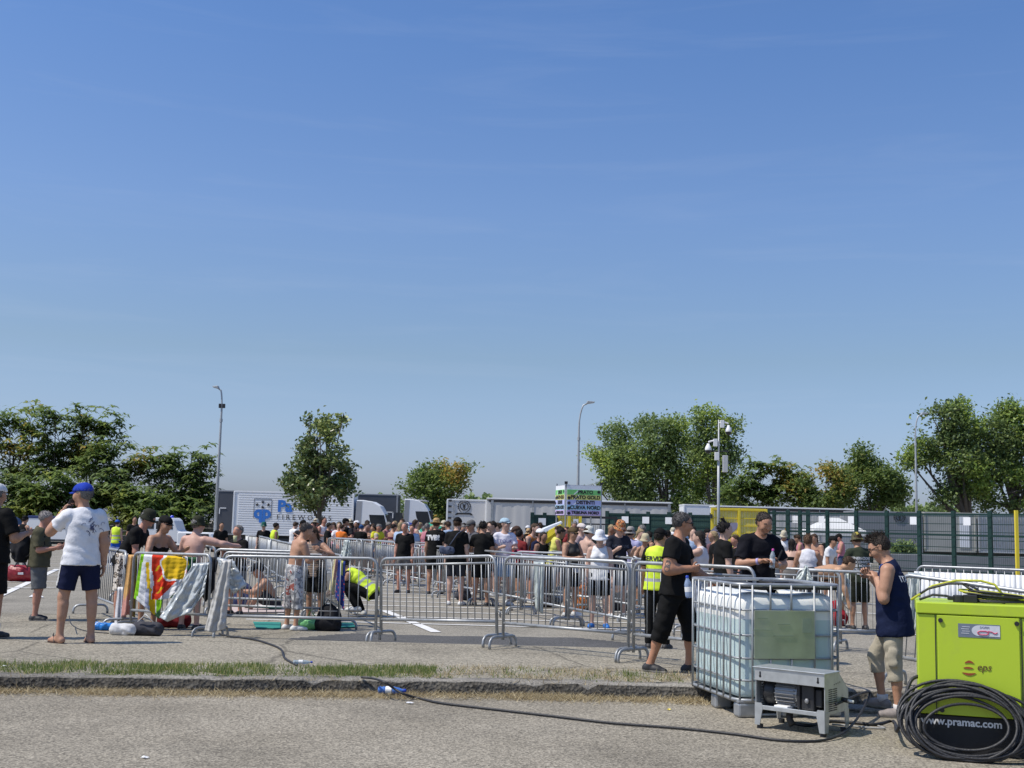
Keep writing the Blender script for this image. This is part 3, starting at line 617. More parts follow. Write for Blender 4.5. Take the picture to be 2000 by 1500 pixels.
H = top.z - g; p = MB(); p.tube([(0, 0, 0), (0, 0, H * .72), (0, 0, H * .72 + .01), (0, 0, H)], [.075, .065, .04, .035], POLE, 10); p.build('pole', root, True)
for (dx, dz, sg) in ((.42, H - .45, 1), (-.45, H - 1.35, -1)):
    d = MB(); d.lathe([(.001, .30), (.05, .30), (.08, .23), (.12, .16), (.155, .07), (.16, 0), (.155, -.02)], WHITE, (dx * 1.1, 0, dz - .1), 16); o = d.build('camera_dome', root, True)
    e = MB(); e.lathe([(.15, 0), (.14, -.08), (.09, -.15), (.001, -.17)], GLASSD, (dx * 1.1, 0, dz - .11), 16); e.build('dome_glass', o, True)
    a = MB(); a.tube([(0, 0, dz + .3), (dx * .6, 0, dz + .34), (dx * 1.1, 0, dz + .27)], .045, WHITE, 6); a.box((sg * .16, -.02, dz + .25), (.18, .16, .36), WHITE); a.build('bracket', root, bevel=.01)
e = MB(); e.box((.3, -.05, H - 2.1), (.24, .2, .8), M('box_grey', (.5, .5, .5), .5)); e.box((-.1, -.05, H - 1.75), (.2, .16, .38), WHITE); e.tube([(-.5, 0, H - 1.5), (.5, 0, H - 1.5)], .03, STEELD, 6); e.build('junction_box', root, bevel=.015)

# banner tower: square scaffold with striped direction boards
Yt = 47; s = FPX / Yt; g = gz(0, Yt)
c0 = at(1094, 1030, Yt); W = 70 / s; root = thing('banner_tower', (c0.x + W / 2, Yt, g), 'square banner tower with coloured direction stripes, seen past the crowd', 'sign')
zt = at(1100, 949, Yt).z - g; zb = at(1135, 1007, Yt).z - g
p = MB(); rot = R(12); A = Matrix.Rotation(rot, 4, 'Z')
cs = [A @ Vector((sx * W / 2, sy * W / 2, 0)) for sx, sy in ((-1, -1), (1, -1), (1, 1), (-1, 1))]
for c in cs: p.tube([c, c + Vector((0, 0, zt + .1))], .03, GALV, 6)
for z in (zt, zb, .3):
    for i in range(4): p.tube([cs[i] + Vector((0, 0, z)), cs[(i + 1) % 4] + Vector((0, 0, z))], .025, GALV, 6)
p.build('scaffold', root)
for c in cs[:2]:
    f = MB(); f.box(c + Vector((0, 0, zt + .1)), (.12, .12, .1), BLACK); f.build('corner_cap', root)
STR = [('PRATO', (.20, .58, .18)), ('PRATO GOLD', (.74, .72, .20)), ('DISTINTI', (.50, .53, .82)), ('CURVA NORD', (.40, .64, .82)), ('TRIBUNA NORD', (.60, .46, .76))]
BW = M('banner_white', (.80, .82, .86), .7, 0, .04, 2)
for side in (0, 3):
    a, b_ = cs[side], cs[(side + 1) % 4]; d = (b_ - a); mid = (a + b_) / 2; ang = math.atan2(d.y, d.x)
    nb = bpy.data.objects.new('banner_panel', None); COL.objects.link(nb); nb.parent = root; nb.location = mid; nb.rotation_euler = (0, 0, ang)
    q = MB(); q.box((0, -.04, (zt + zb) / 2), (W - .04, .02, zt - zb), BW); q.build('panel', nb)
    hh = (zt - zb) * .86 / 5
    for i, (t, c) in enumerate(STR):
        z = zt - (zt - zb) * .14 - (i + .5) * hh; st = MB(); st.box((0, -.055, z), (W - .06, .012, hh * .96), M('stripe_' + t.lower().replace(' ', '_'), c, .7, 0, .03, 2))
        st.prism([(-W * .30, z - hh * .45), (-W * .26, z - hh * .45), (-W * .12, z + hh * .45), (-W * .16, z + hh * .45)], -.066, -.062, BW)
        ax = -W * .42 if i else W * .42
        st.prism([(ax - .05, z - .03), (ax + .05, z - .03), (ax + .05, z + .02), (ax + .09, z + .02), (ax, z + .1), (ax - .09, z + .02), (ax - .05, z + .02)] if not i else [(ax - .05, z + .03), (ax + .05, z + .03), (ax + .05, z - .02), (ax + .09, z - .02), (ax, z - .1), (ax - .09, z - .02), (ax - .05, z - .02)], -.068, -.062, INK)
        st.build('stripe', nb); lettering(nb, t, .19 if len(t) < 11 else .15, INK, .06, -.07, z, bold=.008)

# green mesh fences and yellow gates
GREEN = M('fence_green', (.010, .038, .032), .45, .2, .15, 4)
GREEN2 = M('windbreak_green', (.02, .06, .052), .8, 0, .2, 3, .3)
YEL = M('gate_yellow', (.74, .58, .04), .5, 0, .08, 3)
YELM = M('gate_yellow_mesh', (.66, .54, .06), .6, 0, .12, 6)
SIGNW = M('small_notice_white', (.75, .76, .78), .5, 0, .03, 3)
def fence(label, P0, P1, H, npan, wires=True, solid=False, notices=(), group='green mesh fences round the arena'):
    P0, P1 = Vector(P0), Vector(P1); d = P1 - P0; L = d.length; root = thing('mesh_fence', P0, label, 'fence', group, math.atan2(d.y, d.x)); w = L / npan
    for i in range(npan + 1):
        p = MB(); p.box((i * w, 0, H / 2 + .06), (.19, .09, H + .12), GREEN)
        if i < npan or True:
            for z in np.arange(.2, H, .42): p.box((i * w, -.05, z), (.12, .03, .05), GREEN)
        p.build('post', root)
    for i in range(npan):
        m = MB(); x0 = i * w + .05; x1 = (i + 1) * w - .05
        if wires:
            for z in np.arange(.1, H, .33): m.box(((x0 + x1) / 2, -.018, z), (x1 - x0, .012, .03), GREEN)
            for x in np.arange(x0 + .05, x1, .1): m.box((x, -.012, H / 2), (.007, .006, H - .1), GREEN)
            for z in (H - .03, H * .68): m.box(((x0 + x1) / 2, 0, z), (x1 - x0, .05, .085), GREEN)
        if solid: m.box(((x0 + x1) / 2, .02, H / 2), (x1 - x0, .012, H - .08), GREEN2)
        m.build('mesh_panel', root)
    for i in notices:
        q = MB(); q.box((i * w, -.06, H - .32), (.36, .012, .34), SIGNW); q.build('notice', root)
    return root
a = at(1512, 1000, 60); b_ = at(2090, 1000, 46)
fence('tall green mesh fence between the white gazebo and the lime generator', (a.x, a.y, gz(0, 60)), (b_.x, b_.y, gz(0, 46)), 2.85, 9, notices=(.85, 1.82, 2.85, 4.85, 6.4, 8.3))
a = at(1186, 1000, 62); b_ = at(1390, 1000, 60)
fence('dark green clad fence between the banner tower and the yellow gates', (a.x, a.y, gz(0, 62)), (b_.x, b_.y, gz(0, 60)), at(1250, 1003, 61).z - gz(0, 61), 5, solid=True, notices=(.9, 1.9, 3.0))
a = at(1040, 1000, 58); b_ = at(1088, 1000, 58)
fence('short dark green clad fence beside the smaller yellow gate', (a.x, a.y, gz(0, 58)), (b_.x, b_.y, gz(0, 58)), at(1060, 1006, 58).z - gz(0, 58), 2, solid=True, notices=(.8,))
a = at(1500, 1000, 58); b_ = at(1578, 1000, 57)
fence('green gate leaf of close bars next to the yellow gates', (a.x, a.y, gz(0, 58)), (b_.x, b_.y, gz(0, 57)), at(1540, 1000, 57).z - gz(0, 57), 2)
def ygate(label, px, Y, n):
    x0, x1, zt, zb = px_box(*px, Y); g = gz(0, Y); L = x1 - x0; H = zt - g; root = thing('yellow_gate', ((x0 + x1) / 2, Y, g), label, 'gate', 'yellow gates')
    f = MB()
    for i in range(n + 1): f.box((-L / 2 + i * L / n, 0, H / 2), (.13, .12, H), YEL)
    for z in (H - .05, .1): f.box((0, 0, z), (L, .11, .11), YEL)
    f.build('gate_frame', root, bevel=.01)
    for i in range(n):
        m = MB(); xa = -L / 2 + i * L / n + .07; xb = -L / 2 + (i + 1) * L / n - .07
        for x in np.arange(xa, xb, .075): m.box((x, .04, H / 2), (.062, .012, H - .2), YELM)
        for z in np.arange(.3, H - .1, .36): m.box(((xa + xb) / 2, .01, z), (xb - xa, .03, .05), YEL)
        m.build('gate_leaf', root)
    h = MB(); h.box((-L / 2 - .06, -.08, H * .86), (.1, .14, .2), STEELD); h.build('hinge', root)
    q = MB(); q.box((L / 2 - .2, -.08, H * .84), (.22, .01, .22), SIGNW); q.build('notice', root)
ygate('pair of yellow wire gates standing behind the man with the bottle', (1391, 1496, 993, 1060), 57, 2)
ygate('smaller yellow wire gate below the banner tower', (1090, 1133, 1001, 1060), 52, 2)
k = MB(); a = at(1605, 1000, 56); c = at(1520, 1000, 56)
yp = thing('yellow_post', (at(1536, 1060, 61).x, 61, gz(0, 61)), 'single orange yellow gate post behind the green bars', 'post'); k.box((0, 0, 1.05), (.12, .12, 2.1), M('orange_yellow', (.6, .3, .02), .5)); k.build('post', yp)
yp = thing('yellow_post', (at(1984, 1060, 47.5).x, 47.4, gz(0, 47)), 'yellow post fixed to the green fence above the generator', 'post'); k = MB(); k.box((0, 0, 1.42), (.12, .12, 2.84), YEL); k.build('post', yp)
x = at(1170, 1005, 53); fr = thing('black_gate_frame', (x.x, 53, gz(0, 53)), 'open black tubular gate frame beside the banner tower legs', 'gate')
k = MB(); k.box((-1.0, 0, 1.15), (.12, .12, 2.3), BLACK); k.box((.75, 0, 1.15), (.12, .12, 2.3), BLACK); k.box((-.1, 0, 2.25), (1.8, .1, .1), BLACK); k.box((-.1, 0, 1.95), (1.8, .05, .06), BLACK); k.build('gate_frame', fr)
m = MB(); 
for q in np.arange(-.95, .75, .09): m.box((q, 0, .95), (.014, .014, 1.9), GREEN)
m.build('mesh_panel', fr)
# low kerb wall and white weighted barriers behind the fence
x0, x1, zt, zb = px_box(1735, 2100, 1086, 1118, 62)
lw = thing('low_wall', ((x0 + x1) / 2, 62, gz(0, 62)), 'long low grey concrete block wall behind the navy shirt man', 'wall'); b = MB(); b.box((0, 0, (zt - gz(0, 62)) / 2), (x1 - x0, .5, zt - gz(0, 62)), M('block_grey', (.2, .21, .22), .8, 0, .12, 2, .3)); b.build('wall_block', lw, bevel=.03)
b = MB(); b.box((0, -.02, .04), (x1 - x0, .56, .08), STEELD); b.build('wall_base', lw)
# white gazebo
xa, xb, zt, ze = px_box(1588, 1690, 1011, 1036, 63); g = gz(0, 63); W = xb - xa
gzb = thing('gazebo', ((xa + xb) / 2, 64.2, g), 'white pop-up gazebo with grey side sheet behind the mesh fence', 'gazebo'); zt -= g; ze -= g
GAZ = M('gazebo_white', (.66, .66, .64), .7, 0, .05, 1.5, .2); b = MB(); h = W / 2
b.add([(-h, -h, ze), (h, -h, ze), (h, h, ze), (-h, h, ze), (-.25, -.25, zt), (.25, -.25, zt), (.25, .25, zt), (-.25, .25, zt), (-h, -h, ze - .28), (h, -h, ze - .28), (h, h, ze - .28), (-h, h, ze - .28)], [(0, 1, 5, 4), (1, 2, 6, 5), (2, 3, 7, 6), (3, 0, 4, 7), (4, 5, 6, 7), (8, 9, 1, 0), (9, 10, 2, 1), (10, 11, 3, 2), (11, 8, 0, 3)], GAZ); b.build('canopy', gzb)
b = MB(); b.box((.3, -h + .03, ze / 2), (W * .55, .02, ze - .3), M('side_sheet', (.34, .36, .38), .7, 0, .1, 2, .4)); b.build('side_sheet', gzb)
for sx in (-1, 1):
    for sy in (-1, 1): b = MB(); b.box((sx * (h - .04), sy * (h - .04), ze / 2), (.06, .06, ze), GALV); b.build('leg', gzb)
# umbrellas
def umbrella(label, px, py, Y, r, col, tilt=(0, 0), name='umbrella'):
    p = at(px, py, Y); root = thing(name, p - Matrix(Matrix.Rotation(tilt[1], 3, 'Y') @ Matrix.Rotation(tilt[0], 3, 'X')) @ Vector((0, 0, .9)), label, 'umbrella', 'umbrellas in the crowd'); n = 8; vs = [(0, 0, r * .42)]; fs = []
    for k, (f, z) in enumerate(((.35, .36), (.7, .2), (1, 0))):
        for i in range(n * 2):
            a = math.pi * i / n; q = f * r * (1 if i % 2 == 0 else .955); vs.append((q * math.cos(a), q * math.sin(a), z * r + (0 if i % 2 == 0 else -.0)))
    m = 2 * n; fs += [(0, 1 + i, 1 + (i + 1) % m) for i in range(m)]
    for k in range(2): fs += [(1 + k * m + i, 1 + (k + 1) * m + i, 1 + (k + 1) * m + (i + 1) % m, 1 + k * m + (i + 1) % m) for i in range(m)]
    b = MB(); b.add([(x, y, z + .9 - r * .2) for x, y, z in vs], fs, cloth(col)); o = b.build('canopy', root); o.modifiers.new('t', 'SOLIDIFY').thickness = .008
    s_ = MB(); s_.cyl((0, 0, 0), (0, 0, .9 + r * .25), .011, STEELD, 6); s_.build('shaft', root); root.rotation_euler = (tilt[0], tilt[1], 0)
umbrella('pale blue umbrella tilted beside the grey haired man in black', 784, 1035, 40, .38, (.40, .62, .72), (.3, -.5))
umbrella('navy blue umbrella between the pale blue and green umbrellas', 803, 1026, 42, .42, (.03, .05, .22), (.1, .3))
umbrella('large green umbrella behind the straw hat', 843, 1026, 38, .44, (.03, .30, .20), (.2, -.25))
umbrella('dark grey parasol held low between the crowd and yellow gate', 1404, 1036, 27, .46, (.10, .10, .14), (.2, -.6), 'parasol')
# yellow folding sunshade leaning in front of the small yellow gate
p = at(1068, 1046, 34); q = thing('folded_sunshade', (p.x, 34, gz(0, 34)), 'half folded yellow and white sunshade slanting up in the crowd', 'sunshade')
b = MB(); z = p.z - gz(0, 34); e0 = Vector((-.55, 0, z - .45)); e1 = Vector((.42, .0, z + .28))
b.tube([e0, e0.lerp(e1, .3), e0.lerp(e1, .7), e1], [.05, .2, .24, .12], cloth((.62, .5, .04)), 7, flat=.8); b.build('canopy', q)
b = MB(); b.tube([e0 + Vector((0, -.05, .12)), e0.lerp(e1, .5) + Vector((0, -.12, .22)), e1 + Vector((0, 0, .1))], [.04, .1, .05], cloth((.62, .66, .72)), 6); b.build('white_fold', q)
b = MB(); b.tube([(0, .1, 0), (.1, .05, z)], .018, GALV, 6); b.build('shaft', q)

tree('low_shrub', 'dark shrub behind the mesh fence below the round crest', [(1768, 1070, 16, 12), (1780, 1076, 14, 9), (1758, 1076, 10, 9)], 66, (1768, 1090), [LDRK[0], LPOP[0]], 700, .26, 'leaf', .2, 'shrubs behind the mesh fence', trunk=.05)
# ================================================================ PEOPLE: bodies grown as one blended surface from a posed skeleton
def V3(*a): return np.array(a, float)
def unit(v): v = np.asarray(v, float); return v / np.linalg.norm(v)
class Field:
    def __init__(s): s.p = []
    def cap(s, a, b, ra, rb, n=None, flat=1., clip=(), k=None): s.p.append((np.asarray(a, float), np.asarray(b, float), ra, rb, n, flat, clip, k)); return s
    def mesh(s, vox, k=.03, noise=0.):
        lo = np.min([np.minimum(q[0], q[1]) - max(q[2], q[3]) for q in s.p], 0) - 2.5 * vox; hi = np.max([np.maximum(q[0], q[1]) + max(q[2], q[3]) for q in s.p], 0) + 2.5 * vox
        N = np.ceil((hi - lo) / vox).astype(int) + 1; D = np.full(N, .5, np.float32)
        ax = [lo[i] + np.arange(N[i]) * vox for i in range(3)]
        for a, b, ra, rb, n, flat, clip, kk in s.p:
            kk = k if kk is None else kk
            r = max(ra, rb) + kk + 2 * vox; l = np.minimum(a, b) - r; h = np.maximum(a, b) + r
            sl = [slice(max(0, int((l[i] - lo[i]) / vox)), min(N[i], int((h[i] - lo[i]) / vox) + 2)) for i in range(3)]
            X, Y, Z = np.meshgrid(*[ax[i][sl[i]] for i in range(3)], indexing='ij'); P = np.stack([X, Y, Z], -1); q = P - a; ab = b - a
            if n is not None:
                f = 1 / flat - 1; q = q + (q @ n)[..., None] * n * f; ab = ab + (ab @ n) * n * f
            L2 = ab @ ab
            t = np.clip((q @ ab) / L2, 0, 1) if L2 > 1e-9 else np.zeros(q.shape[:-1])
            d = np.linalg.norm(q - t[..., None] * ab, axis=-1) - (ra + t * (rb - ra))
            if n is not None: d = d * (flat * .5 + .5)
            for (c, m) in clip: d = np.maximum(d, (P - c) @ m)
            if noise: d = d + noise * (.45 + .55 * np.sin(P[..., 0] * 13 + P[..., 2] * 9 + 2 * np.sin(P[..., 2] * 7 + P[..., 1] * 11))) * (np.sin(P[..., 0] * 38 + P[..., 2] * 19) * np.sin(P[..., 1] * 31 - P[..., 2] * 27) + .6 * np.sin(P[..., 2] * 61 + P[..., 0] * 23 + P[..., 1] * 17))
            o = D[tuple(sl)]; hh = np.clip(.5 + .5 * (o - d) / max(kk, 1e-4), 0, 1)
            D[tuple(sl)] = o * (1 - hh) + d * hh - kk * hh * (1 - hh)
        return surface_net(D, lo, vox)
CORN = np.array([(i, j, k) for i in (0, 1) for j in (0, 1) for k in (0, 1)])
EDG = [(a, b) for a in range(8) for b in range(a + 1, 8) if np.abs(CORN[a] - CORN[b]).sum() == 1]
def surface_net(D, lo, vox):
    S = D < 0; nx, ny, nz = D.shape
    c = [S[i:nx - 1 + i, j:ny - 1 + j, k:nz - 1 + k] for i, j, k in CORN]; cnt = sum(x.astype(np.int8) for x in c)
    act = np.argwhere((cnt > 0) & (cnt < 8)); idx = np.full((nx - 1, ny - 1, nz - 1), -1, np.int32); idx[tuple(act.T)] = np.arange(len(act))
    vals = np.stack([D[act[:, 0] + i, act[:, 1] + j, act[:, 2] + k] for i, j, k in CORN], 1); pos = np.zeros((len(act), 3)); n = np.zeros(len(act))
    for a, b in EDG:
        m = (vals[:, a] < 0) != (vals[:, b] < 0); t = vals[m, a] / (vals[m, a] - vals[m, b]); pos[m] += CORN[a] + t[:, None] * (CORN[b] - CORN[a]); n[m] += 1
    V = lo + (act + pos / n[:, None]) * vox; F = []
    for axs in range(3):
        o1, o2 = [(1, 2), (2, 0), (0, 1)][axs]; a = [slice(None)] * 3; b = [slice(None)] * 3; a[axs] = slice(0, -1); b[axs] = slice(1, None)
        e = S[tuple(a)] != S[tuple(b)]; w = np.argwhere(e); w = w[(w[:, o1] > 0) & (w[:, o2] > 0) & (w[:, o1] < D.shape[o1] - 1) & (w[:, o2] < D.shape[o2] - 1)]
        if not len(w): continue
        u1 = np.zeros(3, int); u1[o1] = 1; u2 = np.zeros(3, int); u2[o2] = 1
        q = [w - u1 - u2, w - u2, w, w - u1]; f = np.stack([idx[tuple(x.T)] for x in q], 1)
        ins = S[tuple(w.T)]; f[~ins] = f[~ins][:, ::-1]; F.append(f)
    return V, np.concatenate(F)

def rotm(axis, a):
    return np.array(Matrix.Rotation(a, 3, axis))
def skeleton(h, pose):
    S = h / 1.765; g = pose.get; J = {'S': S}
    lf, ls = g('lean', (0, 0)); T = rotm('X', -R(lf)) @ rotm('Y', R(ls)); T = rotm('Z', R(-g('twist', 0))) @ T
    tx, ty, tz = T[:, 0], T[:, 1], T[:, 2]; J['T'] = T
    hl = min(lf, 60) * .35; PT = rotm('X', -R(hl)); J['PT'] = PT
    p = V3(0, 0, 0); J['pel'] = p
    for sd, n in ((-1, 'L'), (1, 'R')):
        hip = p + PT @ V3(sd * .088 * S, 0, -.03 * S); th, sh = g('leg' + n, ((sd * .07, .03, -1), (sd * .03, -.04, -1)))
        kn = hip + unit(th) * .435 * S; an = kn + unit(sh) * .425 * S; ft = unit(g('foot' + n, (sd * .25, 1, 0)))
        J['hip' + n], J['kn' + n], J['an' + n], J['ft' + n] = hip, kn, an, ft
    J['nb'] = p + tz * .50 * S
    for sd, n in ((-1, 'L'), (1, 'R')):
        s = p + tz * .445 * S + tx * sd * .172 * S * g('shw', 1.0) + ty * g('shf', 0.0) * S
        up, fo = g('arm' + n, ((sd * .16, .02, -1), (sd * .06, .22, -1))); el = s + unit(up) * .285 * S; wr = el + unit(fo) * .255 * S
        J['sh' + n], J['el' + n], J['wr' + n] = s, el, wr; J['hd' + n] = unit(g('hand' + n, fo))
    Hm = rotm('Z', R(-g('hyaw', 0))) @ rotm('X', -R(g('hpitch', 4))) @ rotm('Y', R(g('hroll', 0)))
    if lf > 30: Hm = Hm @ rotm('X', -R(lf * .45))
    J['H'] = Hm; nk = J['nb'] + (tz * .05 + Hm @ V3(0, .015, .035)) * S; J['nk'] = nk; J['hc'] = nk + Hm @ V3(0, .012, .105) * S
    low = g('low', None)
    zs = [J['an' + n][2] - .078 * S for n in 'LR'] if low is None else [low]
    off = V3(0, 0, -min(zs))
    for k in list(J):
        if isinstance(J[k], np.ndarray) and J[k].shape == (3,) and k[:2] not in ('ft',) and k not in ('hdL', 'hdR'): J[k] = J[k] + off
    return J
def torso_caps(F, J, e=0., fat=0., clip=(), fl=.70, bust=0., kk=None, belly=0.):
    S = J['S']; T = J['T']; tx, ty, tz = T[:, 0], T[:, 1], T[:, 2]; p = J['pel']; c = list(clip); f = 1 + fat
    F.cap(J['hipL'] * .6 + p * .4, J['hipR'] * .6 + p * .4, .108 * S * f + e, .108 * S * f + e, J['PT'][:, 1], .88, c, kk)
    a, b, d = p + tz * .02 * S, p + tz * .20 * S - ty * .012 * S, p + tz * .35 * S
    F.cap(a, b, .150 * S * f + e, .136 * S * f + e, ty, fl, c, kk); F.cap(b, d, .136 * S * f + e, .158 * S * (1 + fat * .6) + e, ty, fl, c, kk); F.cap(d, p + tz * .43 * S, .158 * S * (1 + fat * .6) + e, .125 * S + e, ty, fl, c, kk)
    F.cap(J['shL'] * .86 + (p + tz * .445 * S) * .14, J['shR'] * .86 + (p + tz * .445 * S) * .14, .066 * S + e * .8, .066 * S + e * .8, None, 1, c, kk)
    F.cap(p + tz * .43 * S, J['nb'] + tz * .01 * S, .085 * S + e * .6, .052 * S + e * .3, None, 1, c, kk)
    if belly or fat > .1: F.cap(p + tz * .1 * S + ty * .05 * S, p + tz * .22 * S + ty * .05 * S, (.11 + belly) * S + e, (.10 + belly) * S + e, None, 1, c, kk)
    if bust:
        for sd in (-1, 1): F.cap(p + tz * .325 * S + tx * sd * .075 * S + ty * .085 * S, p + tz * .33 * S + tx * sd * .075 * S + ty * .087 * S, bust * S + e * .7, bust * S + e * .7, None, 1, c, kk)
def head_caps(F, J, e=0., clip=(), face=True):
    S = J['S']; H = J['H']; c = J['hc']; hx, hy, hz = H[:, 0], H[:, 1], H[:, 2]; L = lambda x, y, z: c + (hx * x + hy * y + hz * z) * S
    F.cap(L(0, -.022, .022), L(0, .022, .018), .089 * S + e, .084 * S + e, hx, .86, clip)
    if face:
        F.cap(L(0, .03, -.02), L(0, .052, -.092), .064 * S + e, .036 * S + e, hx, .95, clip); F.cap(L(0, .015, -.06), L(0, .06, -.1), .055 * S, .028 * S)
        F.cap(L(0, .098, .005), L(0, .116, -.034), .009 * S, .015 * S, k=.012); F.cap(L(-.03, .092, .018), L(.03, .092, .018), .014 * S, .014 * S, k=.015)
        F.cap(L(-.018, .088, -.066), L(.018, .088, -.066), .011 * S, .011 * S, k=.01)
        for sd in (-1, 1): F.cap(L(sd * .078, -.012, .012), L(sd * .08, -.008, -.03), .022 * S, .014 * S, hx, .4, k=.008); F.cap(L(sd * .045, .075, -.03), L(sd * .045, .07, -.04), .022 * S, .022 * S, k=.03)
def arm_caps(F, J, n, m=1., deltoid=True):
    S = J['S']; s, e, w = J['sh' + n], J['el' + n], J['wr' + n]
    F.cap(s, e, .054 * S * m, .041 * S * m); F.cap(s + (e - s) * .25, s + (e - s) * .6, .052 * S * m, .048 * S * m)
    F.cap(e, w, .042 * S * m, .027 * S * m); F.cap(e + (w - e) * .15, e + (w - e) * .4, .044 * S * m, .038 * S * m)
def leg_caps(F, J, n, m=1.):
    S = J['S']; h, k, a = J['hip' + n], J['kn' + n], J['an' + n]; d = unit(a - k); bk = np.cross(np.cross(d, J['ft' + n]), d); bk = -unit(bk) if np.linalg.norm(bk) > .1 else V3(0, 0, 0)
    F.cap(h, k, .090 * S * m, .056 * S * m); F.cap(k, a, .053 * S * m, .036 * S * m); F.cap(k + d * .08 * S + bk * .018 * S, k + d * .20 * S + bk * .014 * S, .052 * S * m, .044 * S * m)
def foot_caps(F, J, n, e=0., kk=.03):
    S = J['S']; a, f = J['an' + n], J['ft' + n]; b = a + V3(0, 0, -.045 * S) ; F.cap(a, b - f * .03 * S, .036 * S + e, .036 * S + e, k=kk)
    F.cap(b - f * .045 * S, b + f * .09 * S, .034 * S + e, .036 * S + e, k=kk); F.cap(b + f * .06 * S, b + f * .165 * S + V3(0, 0, -.008 * S), .038 * S + e, .026 * S + e, k=kk)
def hand_geo(J, n, curl=.5, grip=None, seg=6):
    """palm and five separate jointed fingers appended to the body surface; curl 0 open .. 1 fist"""
    S = J['S']; w = J['wr' + n]; d = J['hd' + n]; sd = -1 if n == 'L' else 1; up = V3(0, 0, 1) if abs(d[2]) < .8 else V3(0, 1, 0)
    pal = grip if grip is not None else V3(-sd, 0, 0); pal = unit(pal - d * (pal @ d)); across = np.cross(d, pal)   # palm normal; across: towards the thumb
    if abs(d[2]) > .6 and across[1] < 0: across = -across
    if abs(d[2]) <= .6 and across[2] < 0: across = -across
    F = Field(); F.cap(w - d * .01 * S, w + d * .05 * S, .026 * S, .036 * S, pal, .55); F.cap(w + d * .04 * S - across * .018 * S, w + d * .085 * S - across * .022 * S, .022 * S, .018 * S, pal, .7); F.cap(w + d * .04 * S + across * .018 * S, w + d * .088 * S + across * .022 * S, .022 * S, .018 * S, pal, .7)
    V, Fc = F.mesh(.009 * S, .015); b = MB(); 
    for i in range(4):
        o = w + d * (.085 + (.004, .012, .010, .002)[i]) * S + across * (.030 - .0195 * i) * S; L = (.072, .082, .077, .06)[i] * S; a = curl * (1.15 + .08 * i); pts = [o - d * .012 * S]; q = o
        ang = a * .55
        for fr in (.45, .32, .23): dd = d * math.cos(ang) + pal * math.sin(ang); pts.append(q); q = q + dd * L * fr; ang += a * .85
        pts.append(q); b.tube([tuple(x) for x in pts], [.0088 * S, .0092 * S, .0085 * S, .008 * S, .0055 * S], None, seg)
    o = w + d * .03 * S + across * .032 * S; t1 = o + (d * .55 + across * .65 + pal * .35) * .035 * S; t2 = t1 + (d * .85 + across * .1 + pal * (.25 + curl * .5)) * .032 * S; t3 = t2 + (d * .8 - across * .2 * curl + pal * (.2 + .5 * curl)) * .024 * S
    b.tube([tuple(o - across * .012 * S), tuple(t1), tuple(t2), tuple(t3)], [.013 * S, .0115 * S, .010 * S, .006 * S], None, seg)
    return V, Fc, b
def plane(c, n): return (np.asarray(c, float), unit(n))
def to_obj(name, VF, mats, parent, mi=None, smooth=True): return link(name, np_mesh(name, VF[0], VF[1], mats, mi, smooth), parent)

